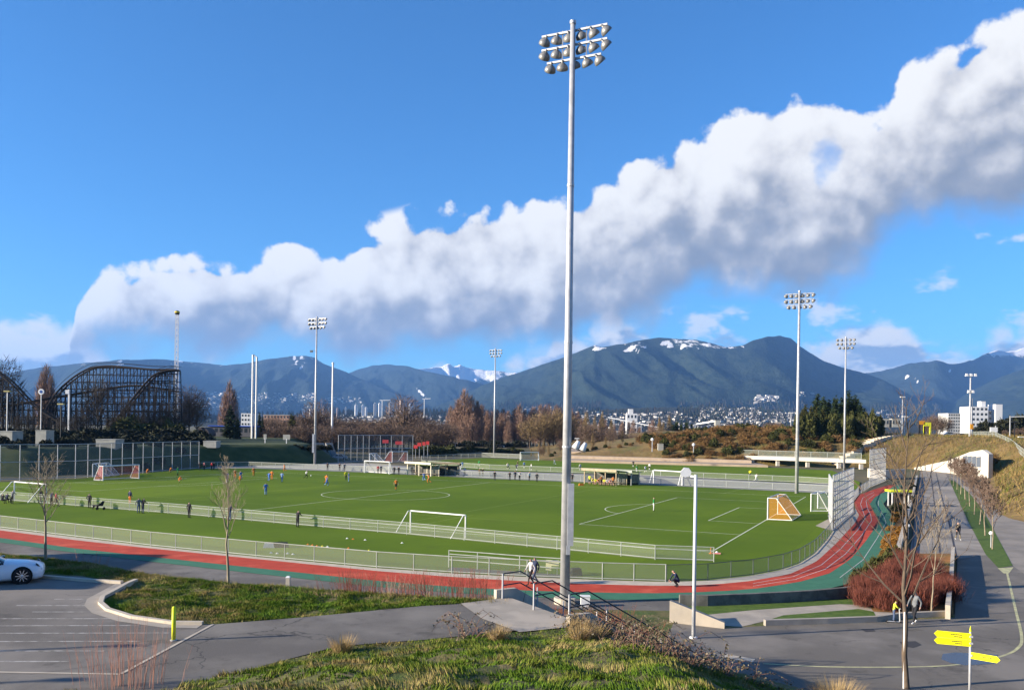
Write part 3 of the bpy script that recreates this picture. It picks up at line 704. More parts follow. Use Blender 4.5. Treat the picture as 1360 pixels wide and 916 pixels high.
goal(at(521,614), at(541,613.5), 2.9, Vector((-2.6,0.4,0)), 0.8, 'portable goal with red net behind the dugouts', NET_R, 0.11)
goal(at(491,613.5), at(498,613), 2.3, Vector((2.5,0.2,0)), 0.4, 'white goal turned sideways under the ball-stop fence by the bank', NET, 0.11)
goal(at(691,611.5), at(715,611.5), 2.5, (0.3,2.2,0), 0.5, 'white goal on the far pitch in front of the brown trees', NET, 0.11)
goal(at(868,641.5), at(906,644.5), 2.45, (-1.0,-1.4,0), 0.3, 'white goal on the walkway near the green-roofed dugout', None, 0.10, base=False)
goal(at(975,615.5), at(981,615.3), 1.0, (0.1,1.0,0), 0.2, 'tiny white goal at the edge of the concrete terraces', NET, 0.08)

# ------------------------------------------------------------------ dugouts
ROOF_G = mat('green_roof', (0.035,0.20,0.045), (0.05,0.25,0.06), scale=1, rough=0.5)
TIMBER = mat('weathered_timber', (0.40,0.33,0.22), (0.30,0.24,0.16), scale=2, rough=0.8)
def dugout(a, b, h, dpt, label, roof, fascia, nposts=3):
    a, b = Vector(a), Vector(b); u = (b-a); L_ = u.length; u.normalize(); n = Vector((-u.y, u.x, 0))
    if n.y < 0: n = -n
    rz = math.atan2(u.y, u.x); t = thing('dugout', label, 'dugout', a, rz, 'team dugouts')
    for i in range(nposts):
        for y in (0.05, dpt):
            q = MB(); q.bar((L_*i/(nposts-1), y, -0.1), (L_*i/(nposts-1), y, h+(0.35 if y < 1 else 0)), 0.16); obj('post', q, fascia, t)
    q = MB(); q.box((L_/2, dpt+0.12, h*0.42), (L_, 0.06, h*0.84)); obj('back_panel', q, mat('dugout_panel', (0.10,0.10,0.09), rough=0.8), t)
    for x in (-0.08, L_+0.08): q = MB(); q.box((x, dpt*0.55, h*0.5), (0.05, dpt*0.9, h*0.7)); obj('side_panel', q, WIRE, t)
    q = MB(); q.wallpoly([(-0.4,-0.4,h+0.42),(L_+0.4,-0.4,h+0.42),(L_+0.4,dpt+0.5,h+0.05),(-0.4,dpt+0.5,h+0.05)], (0,0,-0.10)); obj('roof', q, roof, t)
    q = MB(); q.box((L_/2, -0.44, h+0.26), (L_+0.8, 0.07, 0.42)); obj('fascia', q, fascia, t)
    q = MB(); q.box((L_/2, dpt-0.5, 0.42), (L_-0.3, 0.4, 0.06)); obj('bench', q, TIMBER, t)
    return t
dugout(at(541,630.5), at(572,632.5), 2.3, 2.4, 'dugout with white fascia full of dark-dressed substitutes', ROOF_G, mat('cream_board', (0.66,0.60,0.47), (0.58,0.52,0.40), scale=1, rough=0.7))
dugout(at(576,631.5), at(608,632.0), 2.3, 3.0, 'empty dugout with green roof beside the white-fascia one', ROOF_G, TIMBER)
dugout(at(776,642.0), at(818,645), 2.35, 3.2, 'green-roofed timber dugout with players in yellow bibs', ROOF_G, TIMBER, 4)
dugout(at(821,643.5), at(838,644.5), 2.2, 3.0, 'small green-roofed shelter adjoining the dugout of yellow bibs', ROOF_G, RAIL, 2)

# ------------------------------------------------------------------ stairs and handrails
st = thing('stairs', 'concrete stair flight descending from the landing behind the grassy mound', 'stairs', stair_near)
wst = (stair_far-stair_near).length; NS = 20; rise = PLAT/NS; tread = 0.315; rz = math.atan2(SDIR.y, SDIR.x); st.rotation_euler[2] = rz
for i in range(NS):
    q = MB(); q.box((tread*(i+0.5), wst/2, -rise*(i+1)-0.15+0.0), (tread+0.02, wst, 0.3)); obj('step', q, CONC, st)
for y in (-0.13, wst+0.13):
    q = MB(); q.wallpoly([(-0.55,y-0.1,0.36),(0.35,y-0.1,0.36),(tread*NS,y-0.1,-PLAT+0.30),(tread*NS,y-0.1,-PLAT-0.1),(-0.55,y-0.1,-0.3)], (0,0.2,0)); obj('side_wall', q, CONC_L, st)
BLACKP = mat('dark_handrail', (0.03,0.03,0.033), rough=0.35)
for f_, lab in ((0.02, 'handrail along the track side of the concrete stairs'), (0.5, 'central handrail of the concrete stairs'), (0.98, 'handrail on the bramble side of the concrete stairs')):
    y = wst*(1-f_); t = thing('handrail', lab, 'handrail', stair_near, rz, 'stair handrails')
    slope = rise/tread
    for hh in (1.0, 0.55):
        q = MB(); q.tube([(-0.35,y,hh-0.05),(-0.3,y,hh),(0.45,y,hh+0.04),(tread*NS,y,hh-PLAT+0.12),(tread*NS+0.5,y,hh-PLAT+0.05)], 0.026, 6); obj('rail', q, BLACKP, t)
    q = MB(); q.tube([(-0.35,y,0),(-0.35,y,1.0)], 0.035, 6); obj('post', q, GALV, t)
    for i in range(1, 6):
        x = tread*NS*i/5; q = MB(); q.tube([(x,y,-x*slope-0.1),(x,y,-x*slope+1.0)], 0.03, 6); obj('post', q, GALV, t)
px_sheet('stair_foot', [(955,872),(966,868.5),(1003,875),(1000,879)], CONC_L, 0.012)

# ------------------------------------------------------------------ small site furniture
YEL = mat('bright_yellow_paint', (0.72,0.75,0.02), (0.62,0.66,0.02), scale=4, rough=0.5)
b = at(230.5,851,PLAT); t = thing('bollard', 'bright yellow bollard at the corner of the car park', 'bollard', b)
q = MB(); q.tube([(0,0,0.02),(0,0,1.02)], 0.062, 12); q.lathe([(0.062,1.02),(0.045,1.06),(0,1.075)], n=12); obj('tube', q, YEL, t, smooth=True)
q = MB(); q.lathe([(0.10,0.02),(0.10,0.05),(0.062,0.055)], n=12); obj('base_plate', q, GALV, t)
b = at(382.5,779,PLAT); zb = gz(b.x, b.y); t = thing('marker_post', 'short weathered white marker post in the grass above the track', 'post', (b.x,b.y,zb))
q = MB(); q.box((0,0,0.2), (0.16,0.16,0.44)); obj('shaft', q, CONC_L, t); q = MB(); q.box((0,0,0.45), (0.19,0.19,0.06), taper=0.6); obj('cap', q, WHITE, t)
b = at(921,847); t = thing('lamp_post', 'white lamp post with a box-shaped head beside the sloping concrete wall', 'lamp post', b)
q = MB(); q.tube([(0,0,-0.1),(0,0,7.85)], [0.095,0.075], 12); obj('pole', q, mat('pale_grey_paint', (0.55,0.56,0.58), rough=0.45), t, smooth=True)
q = MB(); q.lathe([(0.2,0),(0.2,0.06),(0.13,0.10)], n=12); obj('base_plate', q, WHITE, t)
q = MB(); q.bar((0,0,7.75), (-0.35,0.15,7.78), 0.09); obj('arm', q, WHITE, t)
q = MB(); q.wallpoly([(-0.2,0.05,7.98),(-0.32,0.05,8.14),(-0.55,0.05,8.16),(-0.74,0.05,7.96),(-0.70,0.05,7.78),(-0.5,0.05,7.70),(-0.25,0.05,7.78)], (0.1,0.5,0)); obj('lamp_head', q, WHITE, t)
def sign_arrow(mb, L_, h, th=0.03, left=True):
    s = -1 if left else 1
    mb.wallpoly([(0,0,0),(s*(L_-h*0.45),0,0),(s*L_,0,h*0.5),(s*(L_-h*0.45),0,h),(0,0,h)], (0,th,0))
b = at(1287.5,938); t = thing('sign_post', 'grey post with yellow arrow signs by the puddle on the road', 'sign', b)
q = MB(); q.tube([(0,0,-0.1),(0,0,2.75)], 0.045, 10); obj('pole', q, GALV, t, smooth=True)
q = MB(); q.lathe([(0.045,2.75),(0.02,2.9),(0.0,2.98)], n=8); obj('finial', q, YEL, t)
SIGNY = mat('sign_yellow', (0.80,0.74,0.01), rough=0.45); INK = mat('sign_ink', (0.05,0.05,0.03), rough=0.6)
for zz, rzz, left in ((2.46, -0.38, True), (2.215, -0.34, True), (1.78, -0.72, False)):
    s_ = MB(); sign_arrow(s_, 1.22 if left else 0.95, 0.235, left=left); o = obj('arrow_panel', s_, SIGNY, t, (0,-0.05,zz), rzz)
    q = MB(); rr = random.Random(int(zz*100)); sgn = -1 if left else 1
    for li in range(2 if left else 1):
        x = 0.30
        for w in range(6 if li == 0 else 4):
            ww = rr.uniform(0.03, 0.07); q.box((sgn*(x+ww/2), -0.006, 0.15-li*0.075+(0 if left else -0.02)), (ww, 0.004, 0.032)); x += ww+0.014
    obj('lettering', q, INK, o)
    q = MB(); q.box((0,0.02,0.12),(0.12,0.12,0.06)); obj('clamp', q, GALV, o)
b = at(733,763); t = thing('notice_board', 'pale yellow board with a notched corner hung on the track fence', 'sign', b)
q = MB(); q.wallpoly([(-0.42,-0.03,0.30),(-0.05,-0.03,0.30),(-0.05,-0.03,0.62),(0.46,-0.03,0.62),(0.46,-0.03,1.02),(-0.42,-0.03,1.02)], (0,0.05,0)); obj('board', q, mat('pale_yellow_board', (0.78,0.78,0.42), rough=0.6), t)
for x in (-0.3,0.35): q = MB(); q.bar((x,0.05,0.0),(x,0.05,1.0),0.04); obj('leg', q, GALV, t)
b = at(760,803); t = thing('electrical_cabinet', 'small white cabinet at the foot of the tall floodlight mast', 'cabinet', (b.x+0.7,b.y-0.3,0))
q = MB(); q.box((0,0,0.28),(0.5,0.4,0.55)); obj('housing', q, WHITE, t); q = MB(); q.box((0,0,0.58),(0.56,0.46,0.05)); obj('lid', q, WHITE, t)
for px, py, lab in ((1206,716,'white globe light on a low post beside the tunnel path'), (1316,727,'white globe light on a low post on the tree strip')):
    b = at(px,py); t = thing('path_light', lab, 'lamp post', b); hh = 1.15
    q = MB(); q.tube([(0,0,0),(0,0,hh)], 0.04, 8); obj('stem', q, GALV, t)
    q = MB(); q.lathe([(0.01,hh-0.02),(0.12,hh),(0.19,hh+0.13),(0.13,hh+0.27),(0.01,hh+0.31)], n=12); obj('globe', q, WHITE, t, smooth=True)
b = at(1193,672); t = thing('kiosk', 'small open shelter with a lime yellow roof beside the green track', 'shelter', b)
for x in (-1.1,1.1):
    for y in (-0.6,0.6): q = MB(); q.bar((x,y,0),(x,y,2.0),0.12); obj('post', q, WHITE, t)
q = MB(); q.box((0,0,2.12),(2.9,1.9,0.25)); obj('roof', q, YEL, t)
q = MB(); q.box((0,0.62,0.9),(2.2,0.06,1.5)); obj('back_panel', q, STEEL_D, t)

# white sports car, nose towards the grass
def car(loc, rz, label):
    t = thing('sports_car', label, 'car', loc, rz)
    PAINT = mat('white_car_paint', (0.74,0.76,0.80), rough=0.18, spec=0.6); GLASS = mat('car_glass', (0.01,0.012,0.015), rough=0.08, spec=0.7)
    # stations along the length: x, half width, sill z, belt z, roof z, roof half width
    S = [(2.16,0.42,0.36,0.50,0.52,0.34),(2.10,0.70,0.22,0.60,0.64,0.55),(1.90,0.84,0.17,0.68,0.74,0.62),(1.55,0.89,0.16,0.74,0.82,0.66),(1.10,0.90,0.16,0.79,0.86,0.66),
         (0.72,0.89,0.16,0.82,0.90,0.66),(0.20,0.88,0.16,0.84,1.17,0.58),(-0.25,0.88,0.16,0.85,1.29,0.54),(-0.75,0.89,0.16,0.86,1.27,0.54),(-1.25,0.92,0.17,0.87,1.10,0.56),(-1.75,0.91,0.20,0.84,0.93,0.60),(-2.10,0.82,0.26,0.74,0.80,0.60),(-2.22,0.60,0.36,0.60,0.64,0.45)]
    n = 12; q = MB(); vs = []; fs = []; mi = []
    for x, w, z0, zb, zr, rw in S:
        vs += [(x,w*0.9,z0),(x,w,z0+0.12),(x,w,(z0+zb)/2),(x,w*0.97,zb),(x,rw,zr-0.02 if zr-zb > 0.15 else (zb+zr)/2),(x,rw*0.6,zr),
               (x,-rw*0.6,zr),(x,-rw,zr-0.02 if zr-zb > 0.15 else (zb+zr)/2),(x,-w*0.97,zb),(x,-w,(z0+zb)/2),(x,-w,z0+0.12),(x,-w*0.9,z0)]
    for i in range(len(S)-1):
        for j in range(n):
            k = (j+1) % n; q_ = [i*n+j, (i+1)*n+j, (i+1)*n+k, i*n+k]; fs.append(q_)
            glass = (j in (3,7) and 5 <= i <= 8) or (j in (4,5,6) and i == 5)
            mi.append(1 if glass else 0)
    q.v = vs; q.f = fs+[list(range(n)), list(reversed(range((len(S)-1)*n, len(S)*n)))]; q.m = mi+[0,0]
    obj('body', q, [PAINT, GLASS], t, smooth=True)
    RUB = mat('tyre_rubber', (0.015,0.015,0.016), rough=0.8); ALU = mat('alloy', (0.62,0.63,0.65), rough=0.25, metal=0.8); ARCH = mat('wheel_arch_dark', (0.008,0.008,0.008), rough=0.9)
    for x in (1.38, -1.30):
        for s in (-1, 1):
            w = link('wheel', None, t, (x, s*0.80, 0.335)); w.empty_display_size = 0.1
            R = Matrix.Rotation(math.pi/2, 3, 'X')
            a = MB(); a.lathe([(0.0,0.02),(0.385,0.02),(0.385,0.0)], n=24, rot=R, c=(0,s*0.1,0)); obj('arch', a, ARCH, w)
            y = MB(); y.lathe([(0.24,-0.11),(0.32,-0.11),(0.335,-0.08),(0.335,0.08),(0.32,0.11),(0.24,0.11)], n=24, rot=R, c=(0,s*0.02,0)); obj('tyre', y, RUB, w, smooth=True)
            r = MB()
            r.lathe([(0.24,-0.10),(0.225,-0.07),(0.225,0.07),(0.24,0.10)], n=24, rot=R, c=(0,s*0.02,0)); r.lathe([(0.0,0.12),(0.05,0.11),(0.05,-0.11),(0,-0.12)], n=12, rot=R, c=(0,s*0.02,0))
            for k in range(10):
                an = 2*math.pi*k/10; r.bar((0.04*math.cos(an), s*0.11, 0.04*math.sin(an)), (0.235*math.cos(an), s*0.11, 0.235*math.sin(an)), 0.035)
            obj('rim', r, ALU, w)
    for s in (-1, 1):
        q = MB(); q.lathe([(0.0,0.05),(0.10,0.03),(0.12,-0.02)], n=12, c=(1.93,s*0.62,0.70), rot=Matrix.Rotation(0.9,3,'Y')); obj('headlight', q, LENS, t)
        q = MB(); q.box((0.55,s*0.98,0.88),(0.16,0.16,0.11)); obj('mirror', q, GLASS, t)
        q = MB(); q.box((2.03,s*0.60,0.56),(0.10,0.22,0.03)); obj('indicator', q, STEEL_D, t)
    return t
cw = at(29,776,PLAT)
CRZ = 0.46
car((cw.x-(1.38*math.cos(CRZ)+0.88*math.sin(CRZ)), cw.y-(1.38*math.sin(CRZ)-0.88*math.cos(CRZ)), PLAT+0.022), CRZ, 'white sports car with spoked alloy wheels parked by the grass verge')

# ------------------------------------------------------------------ wooden roller coaster on the fairground bank
WOOD_D = mat('dark_coaster_timber', (0.012,0.010,0.010), (0.02,0.017,0.015), scale=0.6, rough=0.85)
WOOD_T = mat('coaster_track_timber', (0.045,0.034,0.026), (0.03,0.024,0.02), scale=0.8, rough=0.8)
def smooth_line(pts, n=6):
    o = []
    for i in range(len(pts)-1):
        p0, p1, p2, p3 = (np.array(pts[k], float) for k in (max(i-1,0), i, i+1, min(i+2,len(pts)-1)))
        for t in np.linspace(0, 1, n, endpoint=False):
            o.append(tuple(0.5*((2*p1)+(p2-p0)*t+(2*p0-5*p1+4*p2-p3)*t*t+(3*p1-p0-3*p2+p3)*t**3)))
    o.append(tuple(pts[-1])); return o
def coaster(label, prof_px, Y0, Y1, base=None, every=2.1):
    n = len(prof_px); pts = [dep(x, y, Y0+(Y1-Y0)*i/(n-1)) for i, (x, y) in enumerate(smooth_line(prof_px, 1))] if False else None
    sm = smooth_line(prof_px, 8); P = [dep(x, y, Y0+(Y1-Y0)*i/(len(sm)-1)) for i, (x, y) in enumerate(sm)]
    o = Vector((P[0].x, P[0].y, 4.6)); t = thing('roller_coaster', label, 'roller coaster', o, 0, 'wooden coaster spans')
    Q = [p-o for p in P]
    side = Vector((0, 1.1, 0))
    for s in (-1, 1):
        q = MB(); q.tube([p+side*s for p in Q], 0.28, 5); obj('track_beam', q, WOOD_T, t)
        q = MB(); q.tube([p+side*s*1.5+Vector((0,0,1.1)) for p in Q], 0.07, 4); obj('handrail', q, WOOD_D, t)
    # trestle bents at even spacing
    L_ = [0.0]
    for a, b in zip(Q[:-1], Q[1:]): L_.append(L_[-1]+(b-a).length)
    xs = np.arange(0, L_[-1], every); prev = None
    cx = lambda s, k: float(np.interp(s, L_, [p[k] for p in Q]))
    for s in xs:
        p = Vector((cx(s,0), cx(s,1), cx(s,2)))
        if p.z < 1.0: prev = None; continue
        q = MB()
        for sd in (-1, 1): q.bar(p+side*sd*1.0+Vector((0,0,-0.2)), Vector((p.x, p.y+sd*(1.2+p.z*0.09), -0.3)), 0.20)
        for zz in np.arange(2.6, p.z, 2.9): q.bar((p.x, p.y-1.2-(p.z-zz)*0.09, zz), (p.x, p.y+1.2+(p.z-zz)*0.09, zz), 0.14)
        stuff(obj('trestle_bent', q, WOOD_D, t))
        if prev is not None and (p-prev).length < every*1.6:
            q = MB(); zm = min(p.z, prev.z)
            for zz in np.arange(2.0, max(p.z, prev.z), 2.2):
                for sd in (-1, 1): q.bar((prev.x, prev.y+sd*1.3, min(zz, prev.z)), (p.x, p.y+sd*1.3, min(zz, p.z)), 0.15)
            k = 0
            for zz in np.arange(-0.2, zm-1.0, 4.4):
                a_, b_ = (prev, p) if k % 2 == 0 else (p, prev); k += 1
                q.bar((a_.x, a_.y-1.3, zz), (b_.x, b_.y-1.3, min(zz+4.4, zm)), 0.12)
            if len(q.f): stuff(obj('ledger_bay', q, WOOD_D, t))
        prev = p
    return t
coaster('dark timber coaster span with a long rounded hill and a lattice of posts', [(60,552),(75,525),(95,505),(120,490),(145,486.5),(175,488.5),(205,491),(236,491)], 262, 262)
coaster('timber coaster drop diving from the lattice tower to the trees', [(238,492),(222,493),(206,499),(190,515),(170,540),(152,562),(140,577)], 250, 246)
coaster('timber coaster descent crossing in front of the rounded hill', [(-70,470),(-30,480),(0,496),(18,510),(40,533),(58,546),(80,560),(100,572)], 254, 254)
coaster('timber coaster back stretch seen through the lattice', [(-70,540),(0,540),(60,530),(120,520),(180,512),(236,520)], 272, 272, every=3.4)
# observation drop tower behind the coaster
b = dep(233, 580, 300); tz = dep(233, 418, 300).z
t = thing('drop_tower', 'slender white lattice drop tower with a dark and yellow top behind the coaster', 'tower', (b.x, 300, 4.7))
Ht = tz-4.7; w0, w1 = 0.70, 0.38
LATT = mat('white_lattice_steel', (0.66,0.67,0.70), rough=0.5)
cor = lambda f, i, j: Vector((i*(w0+(w1-w0)*f), j*(w0+(w1-w0)*f), Ht*f))
for i, j in ((-1,-1),(1,-1),(1,1),(-1,1)):
    q = MB(); q.bar(cor(0,i,j), cor(1,i,j), 0.11); obj('corner_leg', q, LATT, t)
for k in range(22):
    q = MB(); f0, f1 = k/22, (k+1)/22
    for a_, b_ in (((-1,-1),(1,-1)),((1,-1),(1,1)),((1,1),(-1,1)),((-1,1),(-1,-1))):
        q.bar(cor(f0,*a_), cor(f1,*b_), 0.08); q.bar(cor(f1,*a_), cor(f1,*b_), 0.08)
    obj('bracing_bay', q, LATT, t)
q = MB(); q.lathe([(0.3,Ht),(0.8,Ht+0.2),(0.85,Ht+0.9),(0.6,Ht+1.4),(0.1,Ht+1.5)], n=10); obj('crown', q, STEEL_D, t)
q = MB(); q.lathe([(0.9,Ht+0.7),(0.95,Ht+1.0),(0.7,Ht+1.2)], n=10); obj('collar', q, mat('tower_yellow', (0.7,0.55,0.05)), t)
t = thing('ride_mast', 'pair of tall white ride masts standing close together beyond the bank', 'mast', dep(337,570,300)*1.0)
t.location.z = 4.7; zt = dep(337,471,300).z-4.7
for x in (-0.65, 0.75):
    q = MB(); q.tube([(x,0,0),(x,0,zt if x < 0 else zt-0.8)], 0.34, 8); obj('column', q, WHITE, t)
q = MB(); q.tube([(-0.65,0,zt),(0.75,0,zt-0.8)], 0.25, 6); obj('cross_tie', q, WHITE, t)
p_ = dep(441,572,330); t = thing('flag_mast', 'single tall white mast beyond the bank', 'mast', (p_.x,330,0)); zt = dep(441.5,483,330).z
q = MB(); q.tube([(0,0,0),(0,0,zt)], [0.45,0.33], 8); obj('column', q, WHITE, t)
q = MB(); q.lathe([(0.5,zt),(0.5,zt+0.4),(0.05,zt+0.7)], n=8); obj('cap', q, WHITE, t)
# fairground lamp standards and signs
for px, yb, yt, D, lab in ((80.5,580,537,190,'lamp standard with a flat yellow lamp in front of the coaster'), (9,582,520,200,'thin lamp standard at the dark end of the coaster')):
    p_ = dep(px, yb, D); z1 = dep(px, yt, D).z; t = thing('lamp_standard', lab, 'lamp post', (p_.x, D, 4.0))
    q = MB(); q.tube([(0,0,0),(0,0,z1-4)], 0.12, 6); obj('pole', q, STEEL_D if px > 20 else GALV, t)
    q = MB(); q.box((0,0,z1-3.9),(1.4,0.8,0.3)); obj('lamp_head', q, mat('dull_yellow_lamp', (0.45,0.40,0.18)), t)
p_ = dep(54,580,235); t = thing('fairground_sign', 'round white and blue sign disc on a pole in front of the coaster', 'sign', (p_.x,235,4.6)); z1 = dep(54,520,235).z-4.6
q = MB(); q.tube([(0,0,0),(0,0,z1-0.7)], 0.12, 6); obj('pole', q, WHITE, t)
q = MB(); q.lathe([(0,0.15),(0.8,0.15),(0.8,-0.15),(0,-0.15)], c=(0,0,z1), n=18, rot=Matrix.Rotation(math.pi/2,3,'X')); obj('disc', q, WHITE, t)
q = MB(); q.lathe([(0,0.0),(0.45,0.0)], c=(0,-0.18,z1), n=14, rot=Matrix.Rotation(math.pi/2,3,'X')); obj('disc_centre', q, mat('sign_blue', (0.05,0.12,0.35)), t)
p_ = dep(91,580,240); t = thing('ride_tower', 'white square ride tower with a disc seen through the coaster posts', 'tower', (p_.x,240,4.6)); z1 = dep(91,517,240).z-4.6
q = MB(); q.box((0,0,z1/2),(0.42,0.42,z1)); obj('column', q, WHITE, t)
q = MB(); q.box((-0.4,-0.1,z1-0.7),(1.1,0.4,1.1)); obj('panel', q, LATT, t)
# blocks, stands and stairs on the shaded bank
CRM = mat('pale_block', (0.40,0.39,0.34), (0.30,0.30,0.27), scale=0.8, rough=0.85)
def block(name, label, cat, px0, px1, y0, y1, D, dpt, m, roof=None, windows=0, group=None, rz=0.0):
    a, b = dep(px0, y1, D), dep(px1, y1, D); top = dep((px0+px1)/2, y0, D).z; w = b.x-a.x; z0 = min(a.z, b.z)
    t = thing(name, label, cat, ((a.x+b.x)/2, D, z0), rz, group)
    q = MB(); q.box((0, dpt/2, (top-z0)/2-0.3), (w, dpt, top-z0+0.6)); obj('wall', q, m, t)
    if roof:
        q = MB(); q.box((0, dpt/2-0.1, top-z0+0.12), (w+0.5, dpt+0.6, 0.3)); obj('roof', q, roof, t)
    else:
        q = MB(); q.box((0, dpt/2, top-z0+0.06), (w+0.12, dpt+0.12, 0.14)); obj('coping', q, m, t)
    GL = mat('window_dark', (0.03,0.04,0.05), rough=0.15, spec=0.6)
    if windows:
        cols, rows = windows
        me = MB(); me.box((0,0,0), (w/cols*0.55, 0.06, (top-z0)/rows*0.45)); me = mesh_of('window', me, GL)
        for i in range(cols):
            for j in range(rows): link('window', me, t, (-w/2+w*(i+0.5)/cols, -0.02, (top-z0)*(j+0.55)/rows))
    return t
block('concrete_kiosk', 'pale concrete block with dark stripes above the tall fence', 'building', 47, 61, 572, 588, 170, 3, CRM)
block('concrete_kiosk', 'pale block under the tree at the fairground edge', 'building', -6, 16, 573, 590, 178, 4, CRM)
block('concrete_kiosk', 'stepped pale concrete block seen through the tall fence', 'building', 127, 153, 584, 606, 176, 4, CRM)
block('concrete_kiosk', 'small pale slab on the bank above the fence end', 'building', 270, 287, 586, 591, 200, 3, CRM)
BLU = mat('blue_awning', (0.03,0.10,0.50), rough=0.6)
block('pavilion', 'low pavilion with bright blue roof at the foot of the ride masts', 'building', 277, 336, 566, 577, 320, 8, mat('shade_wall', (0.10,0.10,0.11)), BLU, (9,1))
block('white_building', 'white block building with stepped roof beside the ride masts', 'building', 320, 336, 549, 566, 420, 14, mat('tower_white', (0,0,0)), None, (4,3))
t = thing('barrel_shed', 'dark rounded shed at the end of the coaster', 'building', dep(268,575,262)); t.location.z = 4.7
q = MB(); q.lathe([(0.0,0.1),(2.3,0.1),(2.3,-6),(0,-6)], n=20, rot=Matrix.Rotation(math.pi/2,3,'X')); q.v = [(x,y,max(z,-0.5)+1.6) for x,y,z in q.v]; obj('shell', q, mat('shed_grey', (0.06,0.055,0.06)), t)
for px, D, lab in ((380.5,230,'cream signboard on a short post on the bank'), (352,232,'small cream sign on the bank')):
    p_ = dep(px, 585, D); t = thing('sign_board', lab, 'sign', (p_.x,D,4.7))
    q = MB(); q.bar((0,0,-0.3),(0,0,1.3),0.2); obj('post', q, WHITE, t); q = MB(); q.box((0,0,1.7),(1.9 if px > 370 else 0.8,0.15,1.4)); obj('panel', q, CRM, t)
def ramp(label, a0, a1, b0, b1, m):
    """stair-like paved strip up the bank between two pixel edges"""
    lo = [at(*a0), at(*a1)]; hi = [dep(*b0, lo[0].y+10), dep(*b1, lo[1].y+10)]
    t = thing('bank_stairs', label, 'stairs', lo[0]); o = lo[0]; n = 14
    for i in range(n):
        f0, f1 = i/n, (i+1)/n
        p = [lo[0].lerp(hi[0], f0)-o, lo[1].lerp(hi[1], f0)-o, lo[1].lerp(hi[1], f1)-o, lo[0].lerp(hi[0], f1)-o]; zt = p[2].z+0.25
        q = MB(); q.prism([(v.x,v.y) for v in p], zt-0.9, zt); obj('step', q, m, t)
    return t
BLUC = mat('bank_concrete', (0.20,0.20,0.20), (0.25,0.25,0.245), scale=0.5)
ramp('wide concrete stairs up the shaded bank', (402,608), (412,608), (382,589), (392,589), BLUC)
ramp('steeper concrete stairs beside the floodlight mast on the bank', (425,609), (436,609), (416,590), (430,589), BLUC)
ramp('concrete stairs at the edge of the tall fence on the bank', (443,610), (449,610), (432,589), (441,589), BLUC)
RED = mat('red_sign', (0.55,0.05,0.05), rough=0.6)
for px, py, w, h in ((552,593,5,4),(557,590,5,4),(563,589,4,4),(568,588,4,4),(512,586,8,4),(530,588,10,4)):
    c = dep(px, py, 262); t = thing('red_sign', 'red letter-like sign panel on the planted bank beyond the goals', 'sign', (c.x, 262, 0), 0, 'red panels on the bank')
    q = MB(); q.box((0,0,c.z), (w*0.232,0.2,h*0.26)); obj('panel', q, RED, t); q = MB(); q.bar((0,0.15,0),(0,0.15,c.z),0.15); obj('post', q, GALV, t)

# ------------------------------------------------------------------ buildings beyond
block('warehouse', 'long cream warehouse beyond the bare trees', 'building', 430, 516, 561, 573, 700, 30, mat('cream_warehouse', (0.56,0.50,0.42), (0.5,0.44,0.37), scale=0.1), None, (14,2))
block('warehouse', 'white flat-roofed shed beside the big leafless tree', 'building', 561, 587, 561, 574, 620, 30, mat('tower_white', (0,0,0)), CRM, (5,1))
block('brick_hall', 'low red-brick hall under the white shed', 'building', 552, 592, 574, 584, 480, 20, mat('red_brick_far', (0.30,0.10,0.06), (0.24,0.08,0.05), scale=1.0), mat('pale_roof', (0.5,0.48,0.44)), (8,1))
block('townhouses', 'row of reddish townhouses with white trim', 'building', 350, 384, 551, 568, 640, 20, mat('townhouse_brick', (0.36,0.19,0.14), (0.45,0.30,0.22), scale=0.15), mat('pale_roof', (0,0,0)), (8,3))
block('townhouses', 'row of cream townhouses beside the tall mast', 'building', 392, 446, 556, 575, 660, 20, mat('cream_warehouse', (0,0,0)), mat('pale_roof', (0,0,0)), (12,3))
t = block('grain_silo', 'white cylindrical silo block standing above the trees', 'building', 832, 846, 549, 584, 1500, 14, mat('tower_white', (0,0,0)), None, (3,4))
q = MB(); q.box((-2,5,50),(8,8,9)); obj('headhouse', q, mat('tower_white', (0,0,0)), t)
t = block('concrete_pylon', 'pale concrete bridge pylon beyond the dry shrubs', 'building', 950, 956, 558, 580, 1300, 8, CRM)
t = thing('conveyor_bridge', 'long thin white conveyor bridge crossing in front of the silo', 'bridge', (0,0,0)); A_, B_ = dep(808,554,1400), dep(878,568,1250); t.location = A_
q = MB(); q.bar((0,0,0), B_-A_, 2.0, 1.3); obj('gantry', q, GALV, t)
for f in (0.12, 0.4, 0.65, 0.95):
    c = (B_-A_)*f; q = MB(); q.bar(c, (c.x, c.y, -A_.z), 1.6); obj('trestle', q, GALV, t)
t = thing('suspension_bridge', 'thin pale bridge deck beside the concrete pylon', 'bridge', dep(925,563,1350)); q = MB(); q.bar((0,0,0), dep(950,559,1310)-dep(925,563,1350), 2.0); obj('deck', q, WHITE, t)
q = MB(); q.bar((-2,0,-8),(-2,0,1),1.5); obj('pier', q, GALV, t)
block('white_offices', 'white office block with rooftop plant and a flag beyond the overpass', 'building', 1290, 1312, 540, 574, 600, 16, mat('tower_white', (0,0,0)), None, (4,5))
block('grey_office_wing', 'grey wing between the white office block and the white tower', 'building', 1312, 1322, 545, 574, 604, 14, mat('wing_grey', (0.42,0.42,0.43)), None, (2,4))
block('white_tower', 'slim white tower at the end of the office block', 'building', 1322, 1331, 537, 574, 600, 10, mat('tower_white', (0,0,0)))
block('rooftop_plant', 'white rooftop box on the office block', 'building', 1303, 1309, 533, 541, 602, 5, mat('tower_white', (0,0,0)))
